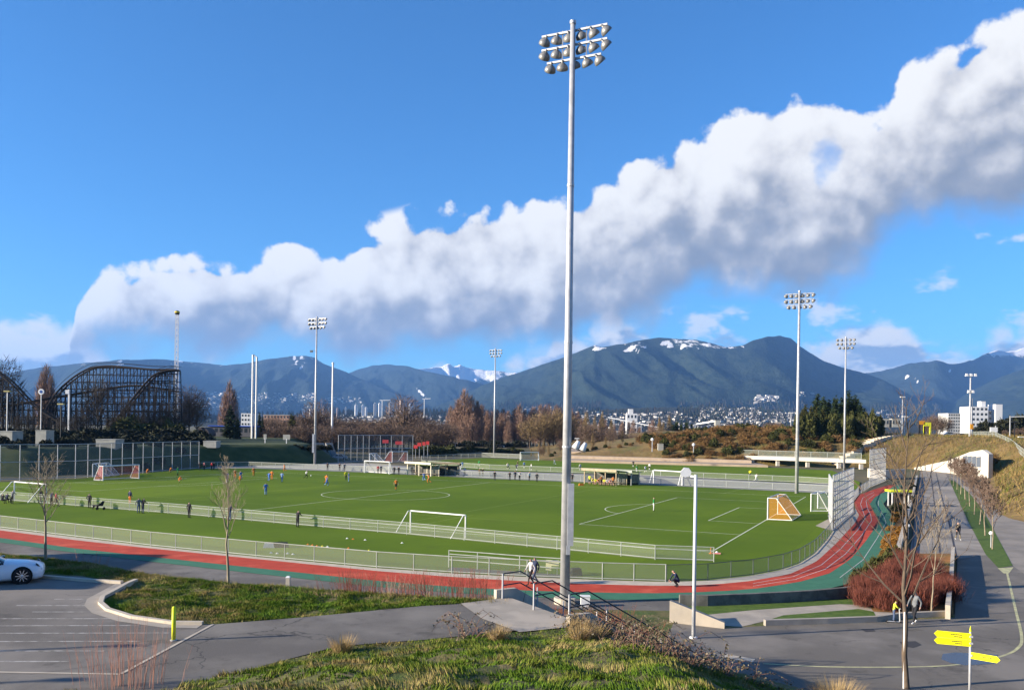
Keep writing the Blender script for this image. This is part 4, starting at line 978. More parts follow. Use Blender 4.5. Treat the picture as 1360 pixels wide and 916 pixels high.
block('panelled_tower', 'pale gridded tower block beside the brown trees at the overpass', 'building', 1259, 1275, 549, 578, 420, 10, mat('pale_grid', (0.50,0.50,0.48)), None, (5,7))
for a_, b_ in ((1168,1181),(1185,1196)): block('low_building', 'low cream building behind the overpass', 'building', a_, b_, 556, 566, 700, 12, CRM, None, (3,1), 'low buildings behind the overpass')

# ------------------------------------------------------------------ terraces, slab and overpass at the far end
TAN = mat('tan_terrace', (0.38,0.30,0.22), (0.32,0.25,0.185), scale=0.6, rough=0.9)
for i, (z0, ya, yb) in enumerate(((0.6,613,616.5),(1.45,608.5,612),(2.3,604,607.5))):
    mb = MB(); a, b, c, e = at(752,613.5-i*2), at(1020-i*18,620.5-i*2), at(1012-i*18,618-i*4.2), at(752,609.5-i*4)
    mb.prism([(a.x,a.y+i*3),(b.x,b.y+i*3),(c.x,c.y+8+i*3),(e.x,e.y+8+i*3)], -0.1, z0)
    tag(obj('terrace', mb, TAN), ('lowest','middle','top')[i]+' tan concrete terrace step behind the far pitch', 'terrace')
t = thing('slab_canopy', 'long white concrete canopy slab on short piers at the foot of the bank', 'canopy', at(990,617.5)); o = t.location.copy()
pts = [at(988,616.5),at(1060,619.5),at(1150,623)]
mb = MB()
for p, q_ in zip(pts[:-1], pts[1:]):
    mb.add([p-o+Vector((0,0,z_))+Vector((0,y_,0)) for y_, z_ in ((0,1.6),(0,2.6),(5,2.6),(5,1.6))]+[q_-o+Vector((0,0,z_))+Vector((0,y_,0)) for y_, z_ in ((0,1.6),(0,2.6),(5,2.6),(5,1.6))], [(0,4,5,1),(1,5,6,2),(2,6,7,3),(3,7,4,0)])
WBRT = mat('whitewashed_concrete', (0.58,0.53,0.45), (0.48,0.44,0.38), scale=0.3, rough=0.8)
obj('slab', mb, WBRT, t)
for f in (0.08,0.3,0.55,0.8,0.97):
    p = pts[0].lerp(pts[2], f)-o; q = MB(); q.box((p.x,p.y+0.6,0.65),(0.9,0.9,1.4)); obj('pier', q, WBRT, t)
fence('parapet_fence', 'grey wire parapet on top of the white canopy slab', [p+Vector((0,3,2.6)) for p in pts], 1.6, 5.0, (0.1,1.6), RAIL, WIRE, 0.06)
block('stone_pillar', 'plain cream square pillar on the terraces', 'pillar', 874, 881, 589.5, 605, 262, 1.6, CRM)
# white wing wall at the tunnel mouth
a, b = at(1214,622.5), at(1312.5,634); zt = dep(1300,597,a.lerp(b,0.85).y).z
mb = MB(); n_ = Vector((1.2,0.3,0)); L0 = b-a
mb.wallpoly([a+Vector((0,0,-.2)), a+Vector((0,0,0.35)), a+L0*0.5+Vector((0,0,3.1)), a+L0*0.78+Vector((0,0,5.6)), a+L0*0.93+Vector((0,0,6.3)), b+Vector((0,0,5.4)), b+Vector((0,0,-.2))], n_)
t = thing('wing_wall', 'tall whitewashed triangular wing wall at the tunnel mouth', 'wall', (0,0,0)); obj('wall', mb, WBRT, t)
u = L0.normalized(); f = Vector((-0.06,-0.02,0))
for k in range(4):
    s0, s1 = 0.70+k*0.055, 0.75+k*0.055; q = MB(); q.wallpoly([a+L0*s0+f+Vector((0,0,2.2)), a+L0*s1+f+Vector((0,0,2.2)), a+L0*s1+f+Vector((0,0,4.7)), a+L0*s0+f+Vector((0,0,4.5))], (0.05,0.01,0)); obj('grille', q, mat('grey_grille', (0.10,0.12,0.15), rough=0.4), t)
# guard rail on the overpass crest
def crest_pt(x, y, lift=0.0): return Vector((x, y, hr(x, y)+lift))
gp = [crest_pt(x, y) for x, y in ((160,300),(150,272),(139,245),(128,218),(116,192),(106,172),(98,152))]
fence('guard_rail', 'pale wire guard rail following the crest of the overpass slope', gp, 1.7, 2.6, (0.1,0.9,1.7), RAIL, WIRE, 0.05, cat='railing')
# stair up the embankment
t = thing('bank_stairs', 'concrete stairs with kerbs climbing the brown embankment', 'stairs', (96,246,0)); n = 22
A_, B_ = Vector((93,244,0.0)), Vector((124,266,8.4))
for i in range(n):
    c = A_.lerp(B_, (i+0.5)/n); zz = max(hr(c.x,c.y), c.z*0.2)+0.35; q = MB(); q.box((c.x-96,c.y-246,zz-0.5), (1.8,4.2,1.2), 0.3); obj('step', q, CONC_L, t)
q = MB(); q.bar((A_.x-96-2,A_.y-246-3.0,1.0),(B_.x-96-2,B_.y-246-3.0,hr(B_.x-2,B_.y-3)+1.0),0.5); obj('side_wall', q, CONC_L, t)
# lime and orange gates at the top of the steps
for px, w, h, c, lab in ((1231,8,15,YEL,'lime yellow portal frame at the top of the embankment steps'), (1224,6,17,mat('orange_panel', (0.60,0.26,0.02), rough=0.6),'orange topped sign frame beside the lime portal')):
    D = 272; b = dep(px, 583, D); t = thing('portal_frame', lab, 'gate', (b.x,D,hr(b.x,D)-0.2)); ww = w*D/F_PX; hh = h*D/F_PX+1.0
    for x in (-ww/2, ww/2): q = MB(); q.bar((x,0,0),(x,0,hh),0.45); obj('post', q, c if c is YEL else STEEL_D, t)
    q = MB(); q.box((0,0,hh-0.6),(ww+0.4,0.5,1.2)); obj('header', q, c, t)
# mast with two tiers of white lamps by the overpass
b = dep(1288,578,255); zb = hr(b.x,255); H = dep(1288,497,255).z-zb
t = thing('roadside_mast', 'grey roadside mast with two tiers of white lamps beyond the overpass', 'floodlight', (b.x,255,zb))
q = MB(); q.tube([(0,0,-0.3),(0,0,H)], [0.35,0.2], 8); obj('pole', q, GALV, t); q = MB(); q.tube([(0.7,0,-0.3),(0.55,0,H*0.62)], 0.15, 6); obj('ladder_tube', q, GALV, t)
for zz, xs in ((H-0.3,(-1.3,0,1.3)),(H*0.72,(-0.6,0.6))):
    q = MB(); q.bar((xs[0],0,zz),(xs[-1],0,zz),0.15); obj('arm', q, GALV, t)
    for x in xs: q = MB(); q.box((x,-0.2,zz+0.1),(0.8,0.5,0.8),taper=0.7); obj('lamp', q, WHITE, t)
q = MB(); q.box((0.3,-0.3,3.2),(0.9,0.5,1.5)); obj('traffic_signal', q, mat('orange_panel', (0,0,0)), t)
# smaller roadside poles and lights
for px, yb, yt, D, lab in ((1198,582,527,290,'thin street light with a T-shaped head behind the bare tree'),(1201,590,553,262,'plain white pole behind the bare tree'),(1322,588,565,250,'pole with a white sign panel on the overpass'),(1341,590,552,245,'slim pole with a mast arm on the overpass'),(1347,590,560,240,'dark street lamp on the overpass'),(1356,592,580,230,'short pale post on the overpass'),(1050,590,548,300,'curved street light over the shrub bank'),(866,606,585,262,'double globe lamp standard on the terraces'),(921,606,592,256,'small white globe lamp on the terraces'),(766,606,582,300,'white lamp standard behind the tall floodlight mast'),(696,592,565,470,'wooden utility pole in front of the brown poplars'),(604.5,597,588,330,'small white-topped sign at the field edge')):
    b = dep(px, yb, D); zb = hr(b.x, D) if b.x > 60 else max(0.0, min(b.z, 3)); zt = dep(px, yt, D).z
    t = thing('roadside_pole', lab, 'pole', (b.x, D, max(zb,0)-0.2)); hh = zt-max(zb,0)+0.2
    q = MB(); q.tube([(0,0,0),(0,0,hh)], 0.14, 6); obj('pole', q, STEEL_D if 'dark' in lab else (TIMBER if 'wooden' in lab else GALV), t)
    q = MB()
    if 'globe' in lab: q.lathe([(0.05,hh-0.1),(0.45,hh+0.1),(0.5,hh+0.5),(0.1,hh+0.9)], n=10)
    elif 'panel' in lab: q.box((-0.6,-0.1,hh-1.2),(2.2,0.2,1.4))
    elif 'mast arm' in lab: q.bar((0,0,hh-0.3),(4.5,0,hh-0.1),0.2)
    elif 'wooden' in lab: q.bar((-2,0,hh-0.6),(2,0,hh-0.6),0.25)
    else: q.box((0,0,hh),(1.6,0.5,0.3))
    obj('head', q, WHITE if 'dark' not in lab else STEEL_D, t)
def small_car(loc, rz, col, label):
    t = thing('parked_car', label, 'car', loc, rz, 'far parked cars'); q = MB()
    q.wallpoly([(-2.1,-0.85,0.3),(2.1,-0.85,0.3),(2.1,-0.85,0.8),(1.2,-0.85,0.95),(0.6,-0.85,1.45),(-1.1,-0.85,1.45),(-1.9,-0.85,0.95),(-2.1,-0.85,0.8)], (0,1.7,0)); obj('body', q, col, t)
    q = MB(); q.wallpoly([(1.05,-0.87,0.97),(0.55,-0.87,1.38),(-1.0,-0.87,1.38),(-1.6,-0.87,0.97)], (0,1.74,0)); obj('window_band', q, mat('window_dark', (0,0,0)), t)
    for x in (-1.3,1.3): q = MB(); q.lathe([(0,0.9),(0.33,0.9),(0.33,-0.9),(0,-0.9)], n=12, c=(x,0,0.33), rot=Matrix.Rotation(math.pi/2,3,'X')); obj('wheel', q, mat('tyre_rubber', (0,0,0)), t)
c = dep(1260,577,285); small_car((c.x,285,hr(c.x,285)), 0.3, WHITE, 'white car on the overpass crest beside the guard rail')
c = dep(452,581,245); small_car((c.x,245,max(0,hl(c.x,245))), 0.1, GALV, 'silver car parked on top of the bank by the tall fence')
c = at(664,594); small_car((c.x,c.y,0), 0.1, WHITE, 'long white vehicle parked below the brown poplars')
# planter bed walls beside the tunnel path
low_wall('planter_wall', [(1262,822),(1266,780),(1268,738)], 0.75, 0.25, CONC_L, 'pale end wall of the red shrub bed beside the road')
low_wall('planter_wall', [(1196,735),(1207,690),(1214,660),(1219,634)], 0.55, 0.35, CONC_L, 'long low wall between the planted bed and the tunnel path')
px_sheet('planting_bed', [(1133,775),(1166,745),(1183,712),(1192,690),(1183,678),(1200,655),(1218,634),(1213,660),(1206,690),(1208,735),(1270,735),(1266,818),(1160,812)], mat('bark_mulch', (0.16,0.075,0.025), (0.26,0.12,0.03), scale=1.5, rough=0.95, c3=(0.10,0.10,0.02), scale3=0.3), 0.03)
low_wall('barrier_wall', [(1152,633),(1176,636),(1203,633.5)], 1.9, 0.5, WBRT, 'white low wall between the canopy slab and the tunnel path')

# ------------------------------------------------------------------ mountains across the inlet
def mountain(name, sil, D_ridge, D_foot, seed, m, rough=1.0, snow=None, foot_px=None, rows=44, step=3.0, bumps=1.0, xr=None):
    xs = np.arange(sil[0][0], sil[-1][0]+0.1, step); sx_, sy_ = zip(*sil)
    ridge_py = np.interp(xs, sx_, sy_)
    jag = (fbm(xs/9.0, np.zeros_like(xs), seed, 4)-0.5)*5.0*rough
    nx = len(xs); ts = np.concatenate([np.linspace(0, 1, rows), [1.06, 1.2, 1.6]])
    V = np.zeros((len(ts), nx, 3)); S = np.zeros((len(ts), nx))
    for i, x in enumerate(xs):
        qx, qy = x-680, HOR-(ridge_py[i]-jag[i]*0.5)
        ax, ay = qx*CR-qy*SR, qx*SR+qy*CR
        Dr = D_ridge*(1+0.10*math.sin(x*0.013+seed)+0.05*math.sin(x*0.031+seed*2)); Hr = EYE+ay*Dr/F_PX
        for j, t in enumerate(ts):
            r = D_foot+(Dr-D_foot)*t
            e = t**1.25 if t <= 1 else max(0.0, 1-(t-1)*2.2)
            V[j, i] = (ax*r/F_PX, r, Hr*e)
    T = np.repeat(ts[:, None], nx, 1); X = V[..., 0]; Y = V[..., 1]
    n1 = fbm(X/620.0, Y/900.0, seed+5, 5); n2 = 1-np.abs(fbm(X/380.0+T*1.5, Y/1500.0, seed+11, 4)*2-1)
    env = np.clip(T*(1-T)*4, 0, 1)*(T <= 1)
    Hn = V[..., 2].copy()
    V[..., 2] += env*((n1-0.5)*0.28+(n2-0.72)*0.38)*np.maximum(Hn.max(0)[None, :], 50)*0.75*bumps
    # a slope never rises above the skyline in front of it
    lim = (V[rows-1, :, 2]-EYE)/V[rows-1, :, 1]
    V[..., 2] = np.minimum(V[..., 2], EYE+V[..., 1]*np.maximum(lim, 0)[None, :]*(0.35+0.65*np.minimum(T, 1)**0.5))
    if snow is not None:
        for j in range(len(ts)):
            pyv = HOR-(V[j, :, 2]-EYE)/V[j, :, 1]*F_PX+(xs-680)*SR
            S[j] = snow(xs, pyv, n2[j], n1[j], T[j])
    me = bpy.data.meshes.new(name); idx = np.arange(len(ts)*nx).reshape(len(ts), nx)
    q = np.stack([idx[:-1,:-1], idx[:-1,1:], idx[1:,1:], idx[1:,:-1]], -1).reshape(-1, 4)
    me.from_pydata(V.reshape(-1, 3).tolist(), [], q.tolist()); me.materials.append(m)
    me.polygons.foreach_set('use_smooth', [True]*len(me.polygons))
    a = me.attributes.new('snow', 'FLOAT', 'POINT'); a.data.foreach_set('value', S.reshape(-1).astype(np.float32))
    me.update(); o = link(name, me); o['kind'] = 'structure'
    return V
def forest_mat(name, c1, c2, c3):
    m = bpy.data.materials.new(name); m.use_nodes = True; t = m.node_tree; M = NT(t); b = t.nodes['Principled BSDF']
    b.inputs['Roughness'].default_value = 0.95; b.inputs['Specular IOR Level'].default_value = 0.1
    pos = M.n('ShaderNodeNewGeometry').outputs['Position']; p2 = M.vm('MULTIPLY', pos, (1, 0.35, 1))
    col = M.mix(M.ss(M.noise(p2, 0.012, 7, 0.8), 0.38, 0.60), tuple(c1)+(1,), tuple(c2)+(1,))
    col = M.mix(M.ss(M.noise(p2, 0.0016, 4, 0.6), 0.45, 0.7), col, tuple(c3)+(1,))
    s = M.n('ShaderNodeAttribute', attribute_name='snow').outputs['Fac']
    sn = M.ss(M.m('ADD', s, M.m('MULTIPLY', M.m('SUBTRACT', M.noise(p2, 0.014, 5, 0.7), 0.5), 1.6)), 0.40, 0.60)
    col = M.mix(M.m('MULTIPLY', sn, M.ss(s, 0.02, 0.12)), col, (0.80,0.80,0.80,1)); t.links.new(col, b.inputs['Base Color'])
    bn = M.n('ShaderNodeBump'); bn.inputs['Distance'].default_value = 50.0; t.links.new(M.noise(p2, 0.011, 7, 0.78), bn.inputs['Height']); t.links.new(bn.outputs[0], b.inputs['Normal'])
    MATS[name] = m; return m
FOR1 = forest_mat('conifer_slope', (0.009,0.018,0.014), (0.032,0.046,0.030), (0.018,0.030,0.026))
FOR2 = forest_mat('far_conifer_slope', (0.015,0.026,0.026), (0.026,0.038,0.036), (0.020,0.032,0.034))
def blob(xs, py, cx, cy, rx, ry, sh=0.0): return np.clip(1.35-np.sqrt(((xs-cx-(py-cy)*sh)/rx)**2+((py-cy)/ry)**2), 0, 1)
def snow_grouse(xs, py, a, b, T):
    s = np.zeros_like(xs)
    for c in ((840,461,6,3,-1.4),(835,465,7,3,-1.0),(884,455,7,3.5,-0.8),(890,459,5,4,0.3),(857,461,2.5,1.5,0),(846,467,3,1.5,0),(927,464,1.5,3,.8),(905,463,1.5,2,0.5),(793,463,8,3,-1)): s = np.maximum(s, blob(xs, py, *c))
    return np.maximum(s, np.where(py < 463, 0.46*np.clip((a-0.5)*3, 0, 1), 0)*((xs > 775) & (xs < 990)))
def snow_lions(xs, py, a, b, T): return np.clip((512-py)/20.0, 0, 1)*(0.55+0.8*np.clip((a-0.45)*3, 0, 1))*np.clip(1.4-np.abs(xs-612)/75, 0, 1)*1.25+blob(xs, py, 600, 510, 2, 14, 0.35)*0.5
def snow_left(xs, py, a, b, T):
    s = np.where(py < 486, 0.30*np.clip((a-0.62)*4, 0, 1), 0)
    for c in ((392,477,2,7,0.35),(398,489,6,1.6,0.5),(400,475,2.5,2,0),(160,480,4,1.3,0),(240,480,5,1.2,0),(163,484,2,1,0)): s = np.maximum(s, blob(xs, py, *c))
    return s
def snow_mid(xs, py, a, b, T): return np.maximum(blob(xs, py, 560, 522, 2.2, 9, 0.9)*0.9, np.clip((492-py)/14, 0, 1)*0.45*np.clip((a-0.5)*3, 0, 1))
def snow_right(xs, py, a, b, T):
    s = np.clip((478-py)/14.0, 0, 1)*(0.2+0.8*np.clip((a-0.5)*3, 0, 1))*(xs > 1290)*1.2
    for c in ((1218,505,1.6,4,0.5),(1262,492,1.8,3,-.3),(1205,500,3,2,0)): s = np.maximum(s, blob(xs, py, *c))
    return s
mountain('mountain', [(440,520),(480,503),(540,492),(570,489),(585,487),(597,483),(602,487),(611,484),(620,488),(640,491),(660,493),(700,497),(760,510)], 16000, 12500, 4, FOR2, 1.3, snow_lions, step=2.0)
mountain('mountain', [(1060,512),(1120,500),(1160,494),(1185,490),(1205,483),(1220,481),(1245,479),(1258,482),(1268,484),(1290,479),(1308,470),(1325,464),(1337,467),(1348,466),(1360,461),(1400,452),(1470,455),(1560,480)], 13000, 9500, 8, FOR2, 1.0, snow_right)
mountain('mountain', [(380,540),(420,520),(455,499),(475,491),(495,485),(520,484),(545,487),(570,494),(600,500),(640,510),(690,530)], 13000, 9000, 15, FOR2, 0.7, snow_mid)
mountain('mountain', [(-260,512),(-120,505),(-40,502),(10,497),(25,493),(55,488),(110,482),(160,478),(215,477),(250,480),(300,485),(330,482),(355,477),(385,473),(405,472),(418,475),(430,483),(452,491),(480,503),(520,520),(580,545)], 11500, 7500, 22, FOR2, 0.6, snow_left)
MV = mountain('mountain', [(520,560),(600,532),(640,512),(665,502),(690,494),(720,484),(750,474),(780,462),(790,458),(800,461),(830,456),(850,452),(875,448),(890,449),(905,450),(925,451),(945,456),(965,461),(985,459),(1000,452),(1020,446.5),(1036,446),(1050,449),(1062,459),(1075,468),(1095,480),(1120,488),(1150,496),(1175,505),(1210,525),(1260,548)], 9000, 5200, 31, FOR1, 0.55, snow_grouse, step=2.5, bumps=0.8)
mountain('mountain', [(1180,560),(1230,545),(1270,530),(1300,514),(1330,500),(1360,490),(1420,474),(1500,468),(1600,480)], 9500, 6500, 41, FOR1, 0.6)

# lower wooded slopes and the far shore, seen as one mass
def shelf(name, sil, D0, D1, seed, m):
    xs = np.arange(sil[0][0], sil[-1][0], 4.0); py = np.interp(xs, *zip(*sil))+(fbm(xs/6.0, xs*0, seed, 3)-0.5)*2.4
    mb = MB(); n = len(xs)
    A = [dep(x, HOR+(x-680)*SR+3, D0) for x in xs]; B = [dep(x, p, D1) for x, p in zip(xs, py)]; C_ = [dep(x, HOR+(x-680)*SR+2, D1*1.1) for x in xs]
    for a in A: a.z = min(a.z, -0.2)
    for c in C_: c.z = -0.2
    mb.v = [tuple(p) for p in A+B+C_]
    for i in range(n-1):
        mb.f += [[i, i+1, n+i+1, n+i], [n+i, n+i+1, 2*n+i+1, 2*n+i]]; mb.m += [0, 0]
    o = obj(name, mb, m, smooth=True); o['kind'] = 'structure'
    return o
FORL = forest_mat('lower_woods', (0.020,0.032,0.020), (0.055,0.050,0.040), (0.035,0.040,0.028))
shelf('wooded_shore', [(-260,556),(0,552),(300,553),(450,548),(600,546),(700,549),(850,541),(950,540),(1100,551),(1250,560),(1600,566)], 2300, 4600, 3, FORL)

# ------------------------------------------------------------------ suburb on the far slopes (specks too small to pick apart)
rs = np.random.default_rng(5)
from mathutils.bvhtree import BVHTree
bpy.context.view_layer.update()
LAND = [BVHTree.FromPolygons([v.co[:] for v in o.data.vertices], [p.vertices[:] for p in o.data.polygons]) for o in SC.objects if o.name.split('.')[0] in ('mountain', 'wooded_shore', 'ground')]
def land_hit(px, py):
    """where the view ray of a pixel meets the far land"""
    a = Vector((0,0,EYE)); d_ = (dep(px, py, 100)-a).normalized(); best = None
    for b in LAND:
        h = b.ray_cast(a, d_)
        if h[0] is not None and (best is None or h[3] < best[1]): best = (h[0], h[3])
    return best[0] if best else None
def specks(n, boxes, name, label, size, tone):
    V = []; Fc = []; A = []; w = np.array([b[4] for b in boxes], float); w /= w.sum()
    for k in range(n):
        b = boxes[rs.choice(len(boxes), p=w)]; c = land_hit(rs.uniform(b[0], b[1]), rs.uniform(b[2], b[3]))
        if c is None or c.y < 900: continue
        s = size*c.y*rs.uniform(0.5, 1.6); h = s*rs.uniform(0.35, 0.7); a = rs.uniform(-0.6, 0.6)
        m_ = MB(); m_.box((c.x,c.y,c.z+h*0.3), (s, s*0.8, h), a); o = len(V); V += m_.v; Fc += [[i+o for i in f] for f in m_.f]; A += [rs.uniform(0, 1)**1.3*2]*8
    me = bpy.data.meshes.new(name); me.from_pydata(V, [], Fc); me.materials.append(tone)
    me.attributes.new('tone', 'FLOAT', 'POINT').data.foreach_set('value', np.array(A, np.float32)); me.update()
    return stuff(link(name, me), label, 'houses')
HOUSE = attr_mat('house_walls', 'tone', (0.12,0.12,0.12), (0.38,0.36,0.34), c3=(0.70,0.67,0.62))
specks(1700, [(775,1010,548,574,3),(930,1010,542,556,1.5),(985,1060,548,562,1.2),(1003,1032,526,536,0.5),(690,780,540,560,0.8),(1090,1200,545,562,0.5)], 'hillside_houses', 'scatter of pale houses climbing the wooded foot of the mountain', 0.0028, HOUSE)
specks(420, [(255,300,521,541,1.5),(315,420,522,532,2),(430,480,528,536,0.6),(330,420,530,545,0.7),(1062,1085,521,526,0.2)], 'hillside_houses', 'bands of white houses high on the blue western slope', 0.0020, HOUSE)
specks(900, [(345,470,552,568,2),(560,640,552,568,1),(440,600,552,568,2),(600,780,552,566,1.5)], 'waterfront_roofs', 'jumble of pale low roofs beyond the bare trees', 0.003, HOUSE)
# dark conifers dotted among the houses, one wooded mass
def far_wood(n, boxes, label):
    r = np.random.default_rng(77); V = []
    for k in range(n):
        b = boxes[k % len(boxes)]; c = land_hit(r.uniform(b[0], b[1]), r.uniform(b[2], b[3]))
        if c is None or c.y < 900: continue
        h = c.y*0.0042*r.uniform(0.6,1.5); w = h*r.uniform(0.22,0.42)
        for a in (0.3, 1.9): V += [(c.x-w*math.cos(a),c.y-w*math.sin(a),c.z),(c.x+w*math.cos(a),c.y+w*math.sin(a),c.z),(c.x+r.uniform(-.1,.1)*w,c.y,c.z+h)]
    me = bpy.data.meshes.new('far_woods'); me.from_pydata(V, [], [(i,i+1,i+2) for i in range(0,len(V),3)]); me.materials.append(mat('far_conifers', (0.018,0.032,0.018), (0.05,0.042,0.032), scale=0.02, rough=0.95)); me.update()
    return stuff(link('far_woods', me), label, 'woods')
far_wood(4000, [(760,1080,545,572),(660,800,536,562),(540,660,545,566),(900,1080,535,560),(1080,1260,540,566),(240,480,545,562)], 'dark conifers dotted between the far houses')
def tower(px, w, y0, y1, D, label, col, group='apartment towers across the inlet', storeys=6):
    a = dep(px-w/2, y1, D); b = dep(px+w/2, y1, D); top = dep(px, y0, D); W0 = (b-a).length; h = top.z-min(a.z, 0)
    t = thing('apartment_tower', label, 'building', ((a.x+b.x)/2, D, 0), RND.uniform(0.2,0.7), group)
    q = MB(); q.box((0,0,top.z/2), (W0*0.8,W0*0.7,top.z)); obj('wall', q, col, t)
    q = MB(); q.box((0,0,top.z+h*0.02), (W0*0.4,W0*0.35,h*0.05)); obj('penthouse', q, col, t)
    return t
for x, w, y0, c in ((473,4.5,538,1),(482,4,538,1),(486,3.5,541,1),(498,4.5,536,0),(504,4,536,1),(534,4,534,2),(545,5,537,1),(430,3,540,2),(437,3,541,0),(448,2.5,542,2),(459,2.5,541,0),(403,4,543,1),(413,5,543,0),(532.5,4,531,2),(519,6,535,0)):
    tower(x, w, y0, 556, 3600, 'slim pale apartment tower standing among others beyond the bare trees', TC[c])
def crane(px, y0, y1, jib, D):
    b, a = dep(px, y1, D), dep(px, y0, D); t = thing('tower_crane', 'thin white tower crane over the distant apartment towers', 'crane', (a.x, D, 0), 0, 'cranes across the inlet')
    q = MB(); q.bar((0,0,0), (0,0,a.z), 3.2); obj('mast', q, WHITE, t)
    q = MB(); q.bar((-jib*0.3,0,a.z*0.985), (jib,0,a.z), 2.6); obj('jib', q, WHITE, t)
crane(507.5, 531, 556, 34, 3500); crane(563.5, 529, 556, 26, 3500)

# haze between here and the mountains
hzb = MB(); hzb.box((0, 8900, 819.4), (35600, 22400, 1641.2))
hz_m = bpy.data.materials.new('haze'); hz_m.use_nodes = True; tt = hz_m.node_tree; tt.nodes.clear()
oo = tt.nodes.new('ShaderNodeOutputMaterial'); pv = tt.nodes.new('ShaderNodeVolumePrincipled')
pv.inputs['Color'].default_value = (0.20,0.46,1.0,1); pv.inputs['Density'].default_value = 4.2e-5; pv.inputs['Anisotropy'].default_value = 0.1
tt.links.new(pv.outputs[0], oo.inputs['Volume'])
HZ = obj('haze', hzb, hz_m); stuff(HZ)

# ------------------------------------------------------------------ vegetation
def bark(name, a, b): return mat(name, a, b, scale=3, rough=0.9)
BARK_Y = bark('young_bark', (0.30,0.25,0.17), (0.20,0.16,0.11)); BARK_B = bark('grey_brown_bark', (0.13,0.095,0.065), (0.085,0.065,0.05)); BARK_D = bark('dark_bark', (0.05,0.04,0.032), (0.035,0.03,0.025))
TWIG_R = bark('reddish_twigs', (0.27,0.165,0.115), (0.20,0.125,0.09)); TWIG_P = bark('pinkish_twigs', (0.36,0.20,0.15), (0.26,0.13,0.10)); TWIG_RED = bark('red_dogwood_twigs', (0.19,0.055,0.036), (0.10,0.036,0.026))
TWIG_O = bark('ochre_twigs', (0.24,0.17,0.075), (0.17,0.12,0.055)); TWIG_PUR = bark('purplish_twigs', (0.165,0.11,0.08), (0.115,0.08,0.06))
def limb(mb, p, d, L, r, depth, rng, up=0.25, n=4, kids=(6,5,4), spread=0.9, minr=0.004, crown=None):
    """a tapering, slightly bent branch with its side branches"""
    pts = [Vector(p)]; d = Vector(d).normalized(); seg = 4
    for i in range(seg):
        d = (d+Vector((rng.uniform(-.16,.16), rng.uniform(-.16,.16), up*0.35))).normalized(); pts.append(pts[-1]+d*(L/seg))
    mb.tube(pts, [max(minr, r*(1-0.8*i/seg)) for i in range(seg+1)], n, caps=False)
    if depth <= 0: return
    tgt = crown or mb
    for k in range(kids[0]):
        f = rng.uniform(0.25, 1.0); i = min(seg-1, int(f*seg)); q = pts[i].lerp(pts[i+1], f*seg-i)
        t = (pts[i+1]-pts[i]).normalized(); s = Vector((rng.gauss(0,1), rng.gauss(0,1), rng.gauss(0,.5))); s = (s-t*s.dot(t)).normalized()
        limb(tgt, q, (t*(1-spread*0.5)+s*spread*rng.uniform(0.5,1)).normalized(), L*rng.uniform(0.35,0.65)*(1.15-f*0.5), max(minr, r*0.42), depth-1, rng, up, 3, kids[1:] or (3,), spread, minr)
def bare_tree(name, label, cat, loc, H, r, seed, bark_m, twig_m, clear=0.4, nb=12, spread=0.8, up=0.35, kids=(6,4), lean=0.0, group=None, minr=0.006, blen=0.42):
    rng = random.Random(seed); t = thing(name, label, cat, loc, 0, group)
    tr = MB(); cw = MB(); pts = []; x = y = 0.0
    for i in range(9):
        pts.append(Vector((x, y, H*0.88*i/8-(0.15 if i == 0 else 0)))); x += rng.uniform(-.012,.012)*H+lean*H/8; y += rng.uniform(-.01,.01)*H
    tr.tube(pts, [max(minr*1.5, r*(1-0.93*(i/8)**0.9)) for i in range(9)], 7, caps=False)
    for k in range(nb):
        f = clear+(1-clear)*(k+rng.random()*0.7)/nb; f = min(f, 0.99); i = min(7, int(f*8)); q = pts[i].lerp(pts[i+1], f*8-i)
        an = k*2.4+rng.uniform(-.5,.5); el = rng.uniform(0.35, 0.8)
        limb(cw, q, (math.cos(an)*spread, math.sin(an)*spread, el+up), H*blen*(1.25-f)*rng.uniform(0.7,1.15)+H*0.06, max(minr*1.6, r*0.42*(1.1-f*0.6)), 2, rng, up, 4, kids, 0.85, minr)
    obj('trunk', tr, bark_m, t, smooth=True); obj('crown', cw, twig_m, t)
    CHILD[t.name] = list(t.children); return t
zt = lambda x, y: gz(x, y)
def on_plat(px, py): p = at(px, py, PLAT); return Vector((p.x, p.y, zt(p.x, p.y)-0.05))
bare_tree('young_tree', 'leafless young tree with white-lit trunk on the verge past the white car', 'tree', on_plat(61,744), 5.15, 0.075, 3, BARK_Y, BARK_Y, 0.40, 17, 0.75, 0.30, (6,4), 0.004, minr=0.0048)
bare_tree('young_tree', 'leafless young tree with upswept pale branches on the grass island', 'tree', on_plat(303.5,772), 5.2, 0.068, 8, BARK_Y, BARK_Y, 0.40, 13, 0.62, 0.55, (6,4), 0.0, minr=0.0045)
b = at(1204.5,914); big_t = bare_tree('roadside_tree', 'tall leafless tree with grey-brown trunk beside the road', 'tree', b, 11.9, 0.125, 21, BARK_B, BARK_B, 0.24, 17, 0.85, 0.45, (5,3), -0.0012, minr=0.0055, blen=0.31)
b = at(1237,818); bare_tree('slender_tree', 'thin pale leafless tree growing out of the red shrub bed', 'tree', b, 6.3, 0.05, 33, BARK_Y, BARK_Y, 0.35, 9, 0.55, 0.6, (5,3), 0.004, minr=0.007)
b = at(1200,914); t = thing('stake', 'white painted stake beside the tall roadside tree', 'post', b); q = MB(); q.tube([(0,0,0),(0,0,3.0)], 0.03, 6); obj('shaft', q, WHITE, t); q = MB(); q.box((0.06,0,2.6),(0.16,0.03,0.05)); obj('tie', q, STEEL_D, t)
